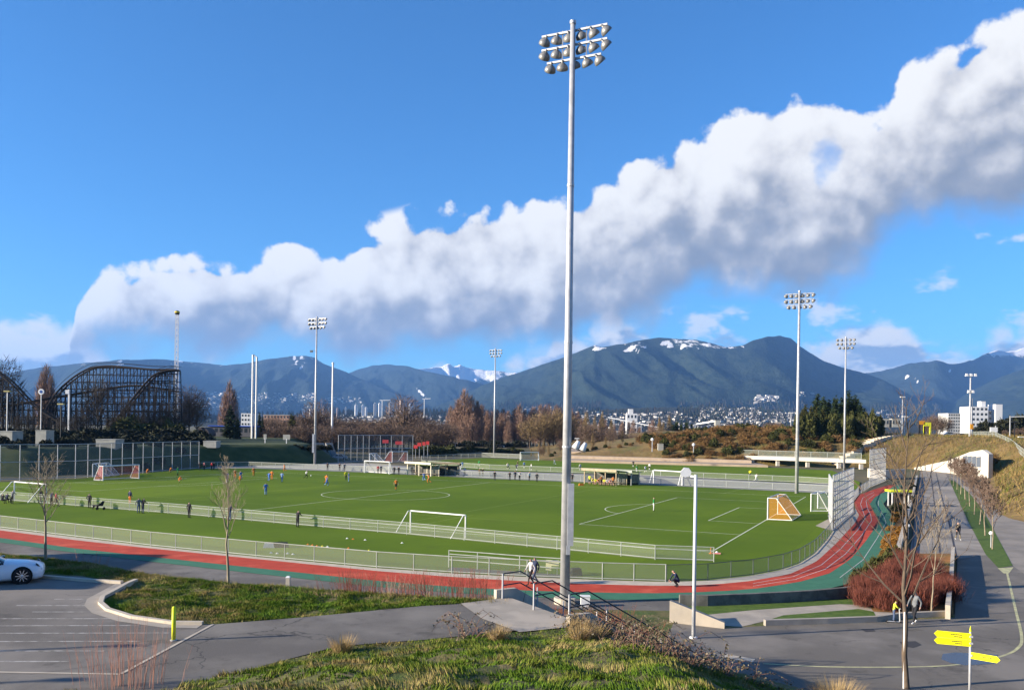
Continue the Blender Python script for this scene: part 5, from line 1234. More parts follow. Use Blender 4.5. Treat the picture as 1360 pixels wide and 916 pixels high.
# row along the tunnel path
proto = None
for k, (px, py) in enumerate(((1318,729),(1308.5,711),(1301,696),(1294,683),(1288,672),(1282,663),(1276,656),(1271,650),(1266,645),(1262,641))):
    b = at(px, py)
    if k < 3:
        p_ = bare_tree('path_tree', 'small leafless reddish-brown tree in the row on the grass strip', 'tree', b, 5.4, 0.07, 50+k, BARK_Y, TWIG_PUR, 0.34, 15, 0.6, 0.55, (7,5), group='trees along the tunnel path', minr=0.016, blen=0.36)
        proto = (proto or [])+[p_]
    else: copy_tree(proto[k % 3], b, RND.uniform(0,6.28), scale=RND.uniform(0.95,1.15))

def sliver_cloud(n, fn, L, w, seed, up=0.8, out=0.6):
    """twig spray: thin triangles starting at sampled points and fanning up and out"""
    r = np.random.default_rng(seed); P = np.array([fn(r) for _ in range(n)]); c = P.copy(); c[:, 2] = 0
    d = r.normal(size=(n,3))*0.35+np.array([0,0,up])+c/np.maximum(np.linalg.norm(c, axis=1, keepdims=True), 0.05)*out*r.random((n,1))
    d /= np.linalg.norm(d, axis=1, keepdims=True); l = L*r.uniform(0.5,1.3,(n,1)); s = np.cross(d, r.normal(size=(n,3))); s /= np.linalg.norm(s, axis=1, keepdims=True)
    ww = w*r.uniform(0.6,1.4,(n,1)); V = np.empty((n*3,3)); V[0::3] = P-s*ww; V[1::3] = P+s*ww; V[2::3] = P+d*l
    return V
def tri_mesh(name, V, m, tone=None):
    me = bpy.data.meshes.new(name); n = len(V)//3
    me.vertices.add(len(V)); me.vertices.foreach_set('co', V.astype(np.float32).ravel())
    me.loops.add(len(V)); me.loops.foreach_set('vertex_index', np.arange(len(V), dtype=np.int32))
    me.polygons.add(n); me.polygons.foreach_set('loop_start', np.arange(0, len(V), 3, dtype=np.int32)); me.polygons.foreach_set('loop_total', np.full(n, 3, np.int32))
    me.materials.append(m)
    if tone is not None: me.attributes.new('tone', 'FLOAT', 'POINT').data.foreach_set('value', np.repeat(tone, 3).astype(np.float32))
    me.update(); me.validate(); return me
def far_tree(kind, seed, m, tm=BARK_B):
    """prototype meshes of unit-height far trees: returns (trunk mesh, crown mesh)"""
    r = np.random.default_rng(seed); tr = MB(); rg = random.Random(seed)
    if kind == 'poplar':
        fn = lambda r: (lambda z, a, q: (math.cos(a)*q, math.sin(a)*q, z))(r.beta(1.4,1.6)*0.86+0.10, r.uniform(0,6.28), r.random()**0.6)
        wf = lambda z: 0.17*math.sin(min(max(z,0.02),0.98)*math.pi)**0.55*(1.15-z*0.75)
        f2 = lambda r: (lambda p: (p[0]*wf(p[2]), p[1]*wf(p[2]), p[2]))(fn(r))
        P = sliver_cloud(1500, f2, 0.085, 0.0030, seed, 1.0, 0.25)
        for k in range(46):
            z0 = rg.uniform(0.08,0.8); a = rg.uniform(0,6.28); q = 0.15*(1.1-z0)
            tr.tube([(0,0,z0),(math.cos(a)*q,math.sin(a)*q,min(0.98,z0+rg.uniform(.12,.22)))], [0.005*(1.2-z0),0.002], 3, caps=False)
    elif kind == 'round':
        fn = lambda r: (lambda v: (v[0]*0.36,v[1]*0.36,0.60+v[2]*0.36))((lambda v: v/np.linalg.norm(v)*r.random()**0.45)(r.normal(size=3)))
        P = sliver_cloud(1400, fn, 0.11, 0.0038, seed, 0.5, 0.8)
        P[:,0] *= 0.8+0.5*vnoise(P[:,2]*6, P[:,0]*4, seed); P[:,2] += 0.06*(vnoise(P[:,0]*8, P[:,1]*8, seed)-0.5)
        for k in range(60):
            z0 = rg.uniform(0.2,0.7); a = rg.uniform(0,6.28); q = rg.uniform(.12,.33); tr.tube([(0,0,z0),(math.cos(a)*q*.5,math.sin(a)*q*.5,z0+0.07),(math.cos(a)*q,math.sin(a)*q,min(0.93,z0+rg.uniform(.12,.3)))], [0.009*(1.1-z0),0.005,0.002], 3, caps=False)
    elif kind == 'conifer':
        fn = lambda r: (lambda z, a, q: (math.cos(a)*q, math.sin(a)*q, z))(0.05+0.93*(1-math.sqrt(r.random())), r.uniform(0,6.28), r.random()**0.4)
        wf = lambda z, a: 0.19*(1.03-z)**0.8*(0.74+0.26*math.sin(z*46+seed))*(0.8+0.25*math.sin(a*3+seed+z*20))
        f2 = lambda r: (lambda p: (lambda w: (p[0]*w, p[1]*w, p[2]))(wf(p[2], math.atan2(p[1], p[0]))))(fn(r))
        P = sliver_cloud(2600, f2, 0.060, 0.011, seed, -0.05, 0.9)
    elif kind == 'bush':
        fn = lambda r: (lambda v: (v[0]*0.62,v[1]*0.62,abs(v[2])*0.75))((lambda v: v/np.linalg.norm(v)*r.random()**0.35)(r.normal(size=3)))
        P = sliver_cloud(900, fn, 0.24, 0.022, seed, 0.5, 0.7); P[:,2] *= 0.75+0.5*vnoise(P[:,0]*3, P[:,1]*3, seed)
    elif kind == 'dogwood':
        fn = lambda r: (r.normal(0,.20), r.normal(0,.20), r.uniform(0,.62))
        P = sliver_cloud(1500, fn, 0.42, 0.0065, seed, 1.15, 0.35)
    elif kind == 'leafbush':
        fn = lambda r: (lambda v: (v[0]*0.55,v[1]*0.55,0.06+abs(v[2])*0.85))((lambda v: v/np.linalg.norm(v)*r.random()**0.3)(r.normal(size=3)))
        P = sliver_cloud(1300, fn, 0.15, 0.05, seed, 0.2, 1.0); P[:,2] *= 0.7+0.6*vnoise(P[:,0]*3, P[:,1]*3, seed)
    tr.tube([(0,0,-0.01),(0.004,0,0.5),(0,0.003,0.93)], [0.017,0.011,0.002], 5, caps=False)
    return mesh_of('trunk', tr, tm), tri_mesh('crown', P, m)
EVG = mat('evergreen_needles', (0.012,0.026,0.009), (0.03,0.05,0.014), scale=0.5, rough=0.9); EVG_Y = mat('olive_needles', (0.065,0.06,0.012), (0.045,0.052,0.012), scale=0.4, rough=0.9)
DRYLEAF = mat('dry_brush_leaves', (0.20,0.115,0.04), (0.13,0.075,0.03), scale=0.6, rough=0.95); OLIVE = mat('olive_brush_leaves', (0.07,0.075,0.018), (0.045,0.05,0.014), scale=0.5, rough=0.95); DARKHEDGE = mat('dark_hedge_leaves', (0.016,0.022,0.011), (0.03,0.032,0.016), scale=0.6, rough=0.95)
PROTO = {'poplar': [far_tree('poplar', s, TWIG_R) for s in (1,2,3)], 'round': [far_tree('round', s, TWIG_PUR) for s in (4,5,6)], 'roundO': [far_tree('round', s, TWIG_O) for s in (7,8)], 'conifer': [far_tree('conifer', s, EVG, BARK_D) for s in (9,10,11)], 'oliveconifer': [far_tree('conifer', s, EVG_Y, BARK_D) for s in (12,13)],
         'dry': [far_tree('bush', s, DRYLEAF) for s in (14,15,16)], 'olive': [far_tree('leafbush', s, OLIVE) for s in (17,18)], 'hedge': [far_tree('leafbush', s, DARKHEDGE) for s in (19,20)], 'roundD': [far_tree('round', s, BARK_D, BARK_D) for s in (21,22)], 'poplarO': [far_tree('poplar', s, TWIG_O) for s in (23,24)], 'red': [far_tree('dogwood', s, TWIG_RED, TWIG_RED) for s in (25,26,29)], 'orange': [far_tree('leafbush', s, mat('orange_groundcover', (0.30,0.13,0.02), (0.20,0.12,0.03), scale=1.0, rough=0.95)) for s in (27,28)]}
NAMES = {'poplar':'poplar_tree','poplarO':'poplar_tree','round':'bare_tree','roundO':'bare_tree','roundD':'bare_tree','conifer':'conifer_tree','oliveconifer':'conifer_tree','dry':'dry_shrub','olive':'olive_shrub','hedge':'dark_shrub','red':'dogwood_shrub','orange':'groundcover_clump'}
CATS = {'poplar':'tree','poplarO':'tree','round':'tree','roundO':'tree','roundD':'tree','conifer':'tree','oliveconifer':'tree','dry':'shrub','olive':'shrub','hedge':'shrub','red':'shrub','orange':'plant'}
def plant(kind, loc, H, wide, label, group):
    tm_, cm = RND.choice(PROTO[kind]); t = thing(NAMES[kind], label, CATS[kind], loc, RND.uniform(0,6.28), group)
    t.scale = (H*wide, H*wide, H)
    if CATS[kind] == 'tree': link('trunk', tm_, t)
    link('crown', cm, t); return t
def row(kind, pts, D, label, group, wide=1.0, base=0.0, jit=4.0, ground=None):
    """trees whose tops reach given pixels: list of (px, top_y)"""
    for px, ty in pts:
        d_ = D+RND.uniform(-jit,jit); top = dep(px, ty, d_); zb = ground(top.x, d_) if ground else base
        plant(kind, (top.x, d_, zb), max(0.5, top.z-zb), wide*RND.uniform(0.85,1.2), label, group)
rr = lambda a, b, st, y, jy: [(x+RND.uniform(-st*.3,st*.3), y+RND.uniform(-jy,jy)) for x in np.arange(a, b, st)]
g = 'bare poplars behind the far pitch'
row('poplar', [(617,516),(609,528),(626,524),(634,531)], 455, 'tallest bare brown poplars of the clump beyond the far pitch', g, 1.25)
row('poplar', rr(598,770,7,541,6), 470, 'bare reddish-brown poplar in the long row beyond the far pitch', g, 1.3, jit=14)
row('poplar', rr(602,770,9,552,6), 440, 'bare reddish-brown poplar in the long row beyond the far pitch', g, 1.3, jit=10)
row('roundO', [(718,546),(736,541),(748,546),(760,552),(704,556),(727,556)], 400, 'ochre bare tree with rounded crown beside the brown poplars', 'ochre trees beyond the far pitch', 1.0)
row('round', [(537,522)], 330, 'big leafless tree towering over the ball-stop fence', 'bare trees behind the dugouts', 0.95)
row('round', [(520,545),(549,542),(505,553),(566,552),(478,556),(492,556),(458,556),(584,556),(444,552)], 345, 'smaller leafless tree standing near the big one over the ball-stop fence', 'bare trees behind the dugouts', 1.0)
row('round', [(396,550),(424,529),(409,545),(432,545),(375,556),(362,552),(350,556),(388,560),(446,560)], 350, 'brown leafless tree among the pale townhouses', 'bare trees by the townhouses', 0.9)
row('poplar', [(305,504),(299,520),(311,515)], 330, 'tall bare columnar poplar behind the dark conifers', 'columnar poplars by the ride masts', 0.9, 4.0)
row('conifer', [(306,536)], 290, 'dark pointed conifer in front of the blue pavilion', None, 1.25, 4.6); row('conifer', [(315.5,553)], 285, 'shorter dark conifer beside the blue pavilion', None, 1.2, 4.6)
row('oliveconifer', [(388,548)], 330, 'rounded olive conifer among the bare trees by the townhouses', None, 1.5, 2.0)
row('conifer', [(345,545),(349,552)], 330, 'thin dark conifer next to the ride masts', 'thin conifers by the ride masts', 0.7, 2.0)
row('poplar', [(62,481),(56,492),(68,497)], 330, 'bare columnar poplar rising behind the coaster dip', 'columnar poplars behind the coaster', 0.8, 4.0)
row('roundD', [(4,470),(-14,476),(20,520)], 262, 'dark bare tree at the shaded end of the coaster', 'dark bare trees at the coaster', 0.6, 4.6)
row('round', [(252,508),(262,520),(245,524)], 268, 'reddish bare tree at the tower end of the coaster', 'reddish bare trees by the coaster', 0.75, 4.6)
row('roundD', [(131,500),(167,525),(205,535),(190,540),(222,530),(150,545),(112,535),(100,550),(40,545),(25,550),(62,555),(80,552),(178,550),(215,552),(234,545)], 240, 'dark bare tree growing among the coaster posts', 'dark bare trees in the coaster', 0.65, 4.6, 5)
row('olive', rr(168,238,9,556,6), 238, 'olive shrub at the foot of the coaster drop', 'olive shrubs in the coaster', 1.2, 4.6, 4)
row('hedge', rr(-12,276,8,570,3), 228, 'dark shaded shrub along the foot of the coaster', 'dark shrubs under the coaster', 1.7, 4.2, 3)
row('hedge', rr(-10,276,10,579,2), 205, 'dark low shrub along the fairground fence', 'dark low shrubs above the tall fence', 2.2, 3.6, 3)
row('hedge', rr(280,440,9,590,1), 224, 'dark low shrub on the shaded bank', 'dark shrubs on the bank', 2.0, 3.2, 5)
row('olive', rr(552,600,6,592,2), 290, 'low olive shrub in the strip behind the goals', 'olive shrubs behind the goals', 1.8, 0, 4)
row('olive', rr(590,690,8,594,1.5), 330, 'low olive shrub in the strip below the poplars', 'olive shrubs below the poplars', 2.2, 0, 8)
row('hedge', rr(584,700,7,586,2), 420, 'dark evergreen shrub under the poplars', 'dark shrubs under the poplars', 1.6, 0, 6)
row('poplarO', [(779,545),(790,552),(800,546),(812,556),(876,554),(881,560),(889,551)], 420, 'thin bare tree rising near the conveyor bridge', 'thin bare trees by the silo', 0.8)
row('round', [(787,560),(805,568),(822,570),(842,572),(858,572),(868,566),(775,562),(797,572),(833,574)], 360, 'low bare tree beyond the tan terraces', 'low bare trees beyond the terraces', 0.9)
row('conifer', [(893,560),(899,556),(905,560),(912,557),(919,562),(925,566)], 430, 'dark conifer in the short clump beyond the terraces', 'conifers beyond the terraces', 1.1)
g = 'evergreens on the overpass bank'
row('conifer', [(1085,521),(1094,524),(1101,528),(1110,524),(1127,516),(1136,522),(1143,532),(1119,526),(1148,540)], 275, 'tall dark evergreen in the dense clump on the bank', g, 1.3, ground=hr)
row('oliveconifer', [(1070,536),(1077,538),(1084,540),(1093,541),(1112,548),(1130,545),(1141,546),(1150,544),(1156,548),(1066,541)], 268, 'olive-brown evergreen along the sunny front of the clump', g, 1.1, ground=hr)
row('conifer', [(1152,548),(1158,552),(1163,556),(1156,558)], 272, 'dark shaded evergreen at the overpass end of the clump', g, 1.5, ground=hr)
g = 'dry shrubs on the bank behind the far pitch'
for X in np.arange(46, 104, 2.4):
    for Yk in np.arange(250, 292, 4.6):
        x, y = X+RND.uniform(-1.2,1.2), Yk+RND.uniform(-2,2)
        if hr(x, y) < 0.15: continue
        k = RND.choice(('dry','dry','dry','olive')) if X < 92 else RND.choice(('dry','olive'))
        plant(k, (x, y, hr(x,y)-0.2), RND.uniform(1.5,2.9)*(1.0 if Yk < 275 else 1.35), RND.uniform(1.0,1.4), 'rusty dry shrub massed on the bank behind the far pitch' if k == 'dry' else 'olive green shrub among the rusty ones on the bank', g)
row('round', rr(985,1062,6,566,7), 310, 'purplish bare thicket tree on the bank beside the evergreens', 'purplish thicket on the bank', 1.1, ground=hr, jit=8)
row('dry', [(x, 590+RND.uniform(-3,8)) for x in np.arange(1122,1175,6)], 256, 'rusty dry shrub beside the embankment steps', 'dry shrubs by the embankment steps', 1.5, ground=hr, jit=5)
row('round', [(1228,556),(1236,551),(1244,549),(1252,552),(1259,556),(1233,562),(1249,560)], 330, 'reddish bare tree in the clump beside the gridded tower', 'bare trees by the gridded tower', 1.1, ground=hr)
row('hedge', [(1308,560),(1316,557),(1325,560),(1334,556),(1343,553),(1352,552),(1361,550),(1300,566),(1370,552),(1340,562),(1356,562)], 300, 'dark green tree beyond the overpass rail', 'dark trees beyond the overpass', 1.0, ground=hr)
row('round', [(1320,568),(1335,570),(1350,568),(1303,572),(1362,566)], 280, 'brown bare tree in front of the dark trees past the overpass', 'brown trees past the overpass', 1.1, ground=hr)
row('dry', [(1306,600),(1314,598),(1320,602),(1300,606)], 205, 'rusty shrub on top of the wing wall bank', 'dry shrubs above the wing wall', 1.4, ground=hr, jit=3)
# dogwood bed and groundcover by the track
for k in range(70):
    f = RND.random(); px = RND.uniform(1140,1262); py = RND.uniform(775,812) if px < 1185 else RND.uniform(748,812)
    b = at(px, py); plant('red', (b.x,b.y,0.03), RND.uniform(1.0,1.6), 1.0, 'red-stemmed dogwood shrub in the bed beside the road', 'red dogwood bed')
for k in range(40):
    f = RND.random(); y = 672+f*70; x = 1196-f*22+RND.uniform(-6,10); b = at(x, y); plant('orange', (b.x,b.y,0.03), RND.uniform(0.35,0.6), 1.3, 'rusty orange groundcover clump between the green track and the path', 'orange groundcover')
for px, py in ((1176,742),(1166,748),(1158,756),(1150,762),(1143,768),(1185,736),(1196,738)):
    b = at(px, py+14); plant('olive', (b.x,b.y,0.03), 1.5, 0.8, 'dull olive shrub along the track edge of the red bed', 'olive edge of the red bed')
for px, py in ((1195,683),(1201,680),(1190,679),(1208,668),(1205,660),(1212,650)):
    b = at(px, py); plant('hedge', (b.x,b.y,0.03), 1.2, 1.0, 'dark shrub beside the lime-roofed shelter', 'dark shrubs by the shelter')

# thin red stems along the crest of the bank and a foreground spray
def stems(name, label, loc, n, H, w, m, r=0.009, seed=0, spread=0.25):
    rng = random.Random(seed); t = thing(name, label, 'shrub', loc); mb = MB()
    for k in range(n):
        x, y = rng.gauss(0,w*0.45), rng.gauss(0,w*0.3); h = H*rng.uniform(0.55,1.1); dx, dy = x*spread+rng.uniform(-.1,.1), rng.uniform(-.12,.12)
        p = [Vector((x,y,-0.1)), Vector((x+dx*.4,y+dy*.4,h*.5)), Vector((x+dx,y+dy,h))]; mb.tube(p, [r, r*.8, r*.35], 3, caps=False)
        for j in range(3):
            f = rng.uniform(.35,.9); q = p[0].lerp(p[2], f); mb.tube([q, q+Vector((rng.uniform(-.12,.12),rng.uniform(-.1,.1),rng.uniform(.15,.35)*H*0.5))], [r*.5, r*.25], 3, caps=False)
    stuff(obj('stems', mb, m, t)); return t
def on_terrain(px, py, z0=None):
    """first hit of the pixel's ray with the near terrain"""
    for Y in np.arange(8, 47, 0.1):
        p = dep(px, py, Y)
        if p.z <= gz(p.x, Y): return Vector((p.x, Y, gz(p.x, Y)))
    return at(px, py)
p_ = on_terrain(170,913); stems('twig_shrub', 'spray of thin pinkish stems on the mound beside the footpath', (p_.x,p_.y,p_.z-0.1), 75, 1.75, 1.1, TWIG_P, 0.007, 5)
cr_w = lambda px, py, dy: Vector((at(px,py,PLAT).x, at(px,py,PLAT).y+dy, 0))
for k, (px, py, dy, n, H) in enumerate(((465,787,0.8,70,1.0),(485,789,0.8,50,0.8),(540,793,1.0,45,1.1),(575,795,1.0,45,1.2),(610,797,1.2,45,1.3),(640,799,1.2,40,1.3),(108,746,0.6,16,0.7),(560,793,2.0,30,1.3),(520,791,0.8,30,0.9))):
    c = cr_w(px, py, dy); stems('red_stem_shrub', 'sparse red-stemmed shrub on the crest above the running track' if k != 6 else 'lone pinkish weed on the verge past the white car', (c.x, c.y, gz(c.x,c.y)-0.05), n, H, 1.1, TWIG_RED if k < 6 else TWIG_P, 0.008, 60+k).__setitem__('group', 'red stems on the crest')
for k in range(26):   # red stems on the lower slope by the stairs
    c = Vector((RND.uniform(0.5,6.5), RND.uniform(36,44), 0)); stems('red_stem_shrub', 'red-stemmed shrub beside the foot of the tall floodlight mast', (c.x,c.y,gz(c.x,c.y)-0.05), 26, RND.uniform(0.6,1.0), 1.0, TWIG_RED, 0.009, 90+k).__setitem__('group', 'red stems by the stairs')

# brambles: arching canes with dry leaves
CANE = bark('bramble_cane', (0.10,0.05,0.04), (0.16,0.10,0.07)); BRLEAF = mat('bramble_leaf', (0.16,0.12,0.07), (0.07,0.075,0.04), scale=6, rough=0.85, c3=(0.28,0.23,0.16), scale3=3)
def bramble(label, loc, W_w, D_w, H, n, seed, leaves=260, group='brambles by the stairs'):
    rng = random.Random(seed); t = thing('bramble', label, 'shrub', loc, 0, group); mb = MB(); r = np.random.default_rng(seed); LV = []
    for k in range(n):
        x, y = rng.uniform(-W_w,W_w), rng.uniform(-D_w,D_w); a = rng.uniform(0,6.28); L_ = rng.uniform(.6,1.5); h = H*rng.uniform(.4,1.1); z0 = gz(loc[0]+x, loc[1]+y)-loc[2]-0.05
        p = [Vector((x,y,z0)), Vector((x+math.cos(a)*L_*.25,y+math.sin(a)*L_*.25,z0+h*.75)), Vector((x+math.cos(a)*L_*.6,y+math.sin(a)*L_*.6,z0+h)), Vector((x+math.cos(a)*L_,y+math.sin(a)*L_,z0+h*.55))]
        mb.tube(p, [0.012,0.010,0.008,0.004], 3, caps=False)
        for j in range(leaves//n): f = rng.uniform(0.2,2.99); i = int(f); LV.append(p[i].lerp(p[i+1], f-i)+Vector((rng.gauss(0,.05),rng.gauss(0,.05),rng.gauss(0,.05))))
    stuff(obj('canes', mb, CANE, t))
    P = np.array([tuple(v) for v in LV]); m_ = len(P); u = r.normal(size=(m_,3)); u /= np.linalg.norm(u,axis=1,keepdims=True); v = np.cross(u, r.normal(size=(m_,3))); v /= np.linalg.norm(v,axis=1,keepdims=True)
    s = r.uniform(.02,.05,(m_,1)); V = np.empty((m_*3,3)); V[0::3] = P-u*s; V[1::3] = P+u*s*.6+v*s; V[2::3] = P+u*s*.6-v*s
    link('leaves', tri_mesh('leaves', V, BRLEAF), t); return t
for k, (px, py, w, dd, h, n) in enumerate(((800,838,1.0,.8,.7,30),(835,848,1.2,.9,.8,40),(868,858,1.2,.9,.85,40),(900,866,1.1,.8,.8,34),(935,878,1.1,.8,.7,30),(965,888,1.0,.7,.6,22))):
    p_ = on_terrain(px, py+8); bramble('tangle of dry bramble canes on the mound beside the stairs', (p_.x,p_.y,p_.z), w, dd, h, n, 300+k, 500)
p_ = on_terrain(620,846); bramble('bramble bush with one arching cane at the edge of the landing', (p_.x,p_.y,p_.z), 0.45, 0.35, 0.75, 18, 320, 230, None)
p_ = on_terrain(1000,905); bramble('low dark brambles on the shaded side of the mound', (p_.x,p_.y,p_.z), 1.0, 1.2, 0.4, 20, 330, 200, None)

# ------------------------------------------------------------------ grass
def blades(name, label, n, region, hfun, seed, H=(0.10,0.26), w=0.010, mat_=None, clump=True):
    r = np.random.default_rng(seed); X, Y = region(r, n); Z = hfun(X, Y)
    patch = fbm(X*0.7, Y*0.7, seed, 3); fine = fbm(X*2.5+9, Y*2.5, seed+3, 3); tone = np.clip((patch-0.5)*4.6+0.72+(fine-0.5)*2.6+r.normal(0,.28,n), 0, 2)
    k = (0.35+1.3*np.clip((fine-0.3)*2.2,0,1)); h = r.uniform(*H, n)*k
    a = r.uniform(0, 6.28, n); lean = h*r.uniform(0.2,1.3,n); flow = fbm(X*.6, Y*.6, seed+7, 2)*9
    dx, dy = np.cos(a)*.5+np.cos(flow)*.9, np.sin(a)*.5+np.sin(flow)*.9
    sxv, syv = -np.sin(a)*w*r.uniform(.6,1.5,n), np.cos(a)*w*r.uniform(.6,1.5,n)
    V = np.empty((n*3,3)); V[0::3] = np.stack([X-sxv,Y-syv,Z-.03],1); V[1::3] = np.stack([X+sxv,Y+syv,Z-.03],1); V[2::3] = np.stack([X+dx*lean,Y+dy*lean,Z+h],1)
    return stuff(link(name, tri_mesh(name, V, mat_, tone)), label, 'grass')
GRM = attr_mat('grass_blades', 'tone', (0.080,0.150,0.010), (0.155,0.185,0.026), c3=(0.31,0.24,0.10))
def fil(r, n, box, ok):
    xs = np.empty(0); ys = np.empty(0)
    while len(xs) < n:
        x = r.uniform(box[0], box[1], n); y = r.uniform(box[2], box[3], n); m_ = ok(x, y); xs = np.append(xs, x[m_]); ys = np.append(ys, y[m_])
    return xs[:n], ys[:n]
def paved(x, y): return np.max([sd_of(P, x, y) for P, _ in PAVED], axis=0)
kerbP = np.array([(p.x,p.y) for p in kp])
def on_mound(x, y): return (paved(x, y) < -0.03) & ((x > -13) | (y < 19)) & (gz_np(x, y) > 0.15) & (x < 11+(y-20)*0.1) & (np.abs(x) < y*0.66+1) & ~((((x-stair_near.x)*SDIR.x+(y-stair_near.y)*SDIR.y) > -0.3) & (((x-stair_near.x)*-SDIR.y+(y-stair_near.y)*SDIR.x) > -0.4))
blades('grass', 'rough tufted green and straw grass covering the mound', 190000, lambda r, n: fil(r, n, (-14,12,11,32), on_mound), gz_np, 5, (0.03,0.115), 0.014, GRM)
isl = np.array([at(a, b, PLAT)[:2] for a, b in ((-60,735),(0,733),(100,741),(180,757),(300,771),(420,781),(560,791),(640,797),(668,795),(612,801),(560,804.5),(400,819.5),(283,829),(228,827),(172,819),(144,811),(136,803),(140,796),(168,783),(166,777),(110,765),(52,762),(-60,759))])
blades('grass', 'mown rough grass on the island between the car park and the running track', 120000, lambda r, n: fil(r, n, (-32,0,26,47), lambda x, y: sd_of(isl, x, y) > 0.02), gz_np, 15, (0.03,0.11), 0.014, GRM)
bankP = np.array([(p.x, p.y) for p in crest]); 
blades('grass', 'longer straw-coloured grass along the crest of the bank', 16000, lambda r, n: fil(r, n, (-34,0,30,50), lambda x, y: np.abs(sd_of(np.array([(q.x,q.y) for q in crest]+[(q.x,q.y-0.15) for q in crest[::-1]]), x, y)) < 0.9), gz_np, 25, (0.04,0.17), 0.010, attr_mat('straw_blades', 'tone', (0.12,0.13,0.03), (0.24,0.19,0.08), c3=(0.36,0.26,0.13)))
def tuft(label, loc, n, H, seed, m, R=0.25):
    r = np.random.default_rng(seed); a = r.uniform(0,6.28,n); q = r.random(n)**.5*R; h = H*r.uniform(.6,1.1,n); X, Y = np.cos(a)*q, np.sin(a)*q
    t = thing('grass_tuft', label, 'grass', loc); sx_, sy_ = -np.sin(a)*.008, np.cos(a)*.008; V = np.empty((n*3,3))
    V[0::3] = np.stack([X-sx_,Y-sy_,X*0-.05],1); V[1::3] = np.stack([X+sx_,Y+sy_,X*0-.05],1); V[2::3] = np.stack([X*2.6+r.normal(0,.08,n),Y*2.6+r.normal(0,.08,n),h],1)
    o = link('blades', tri_mesh('blades', V, m), t); stuff(o); return t
STRAW = mat('straw', (0.42,0.30,0.14), (0.30,0.21,0.09), scale=5, rough=0.9)
p_ = on_terrain(1110,935); tuft('dense straw-coloured grass tuft in the shade at the mound foot', (p_.x,p_.y,max(p_.z,0)), 900, 0.75, 3, STRAW, 0.45)
for k, (px, py) in enumerate(((778,842),(790,850),(765,838),(770,850),(660,850),(455,865))):
    p_ = on_terrain(px, py); tuft('upright dry straw tuft near the top of the stairs', p_, 350, 0.5, 40+k, STRAW, 0.22).__setitem__('group', 'straw tufts near the stairs')

blades('grass', 'long straw and green grass on the overpass slope', 70000, lambda r, n: fil(r, n, (58,175,84,300), lambda x, y: (hz_r(x, y) > 0.1)), hz_r, 35, (0.3,1.0), 0.05, attr_mat('slope_grass', 'tone', (0.10,0.12,0.02), (0.20,0.145,0.05), c3=(0.27,0.18,0.07)))
for k in range(60):  # shrubs added to darken the bank where cast shade lies on it
    x, y = RND.uniform(-112,-74), RND.uniform(150,200)
    if hl(x,y) > 0.3: plant('hedge', (x,y,hl(x,y)-0.2), RND.uniform(1.2,2.4), 1.5, 'dark shrub added to deepen the shade on the slope behind the tall fence', 'shrubs added for shade behind the tall fence')

for k in range(34):
    x, y = RND.uniform(6,48), RND.uniform(272,300); kd = RND.choice(('dry','round','poplarO','olive'))
    plant(kd, (x,y,max(0,hr(x,y))-0.1), RND.uniform(3.0,6.5) if CATS[kd] == 'tree' else RND.uniform(0.8,1.6), 0.9, 'bare brown sapling on the rise behind the terraces' if CATS[kd] == 'tree' else 'low dry shrub on the rise behind the terraces', 'plants on the rise behind the terraces')

g = 'belt of bare brown trees beyond the bank'
row('round', rr(352,600,8,556,5), 365, 'bare brown tree in the belt beyond the bank and the tall fence', g, 1.1, jit=16)
row('round', rr(356,600,9,564,4), 322, 'low bare brown tree at the front of the belt beyond the bank', g, 1.2, jit=10)
row('poplar', rr(770,880,9,560,6), 440, 'bare poplar thinning out beyond the tan terraces', 'thin poplars beyond the terraces', 1.1, jit=14)
row('olive', [(x, 548+RND.uniform(-4,6)) for x in np.arange(1064,1168,6)], 262, 'olive shrub at the foot of the evergreen clump', 'olive shrubs by the evergreens', 0.45, ground=hr, jit=3)

# ------------------------------------------------------------------ people
def skin_mesh(name, J, E, root, sub=1):
    """one continuous skinned body from joints {name: (pos, radius)} and edges"""
    keys = list(J); me = bpy.data.meshes.new(name+'_rig'); me.from_pydata([J[k][0] for k in keys], [(keys.index(a), keys.index(b)) for a, b in E], [])
    o = bpy.data.objects.new(name+'_rig', me); COL.objects.link(o)
    sm = o.modifiers.new('s', 'SKIN'); sm.use_smooth_shade = True
    for k, sv in zip(keys, me.skin_vertices[0].data):
        r = J[k][1]; sv.radius = r if hasattr(r, '__len__') else (r, r); sv.use_root = (k == root)
    ss = o.modifiers.new('u', 'SUBSURF'); ss.levels = sub; ss.render_levels = sub
    dg = bpy.context.evaluated_depsgraph_get(); out = bpy.data.meshes.new_from_object(o.evaluated_get(dg)); out.name = name
    bpy.data.objects.remove(o); bpy.data.meshes.remove(me)
    return out
BONES = [('pelvis','belly',2),('belly','chest',2),('chest','neck',2),('neck','head',0),('head','top',0),('head','nose',0)]
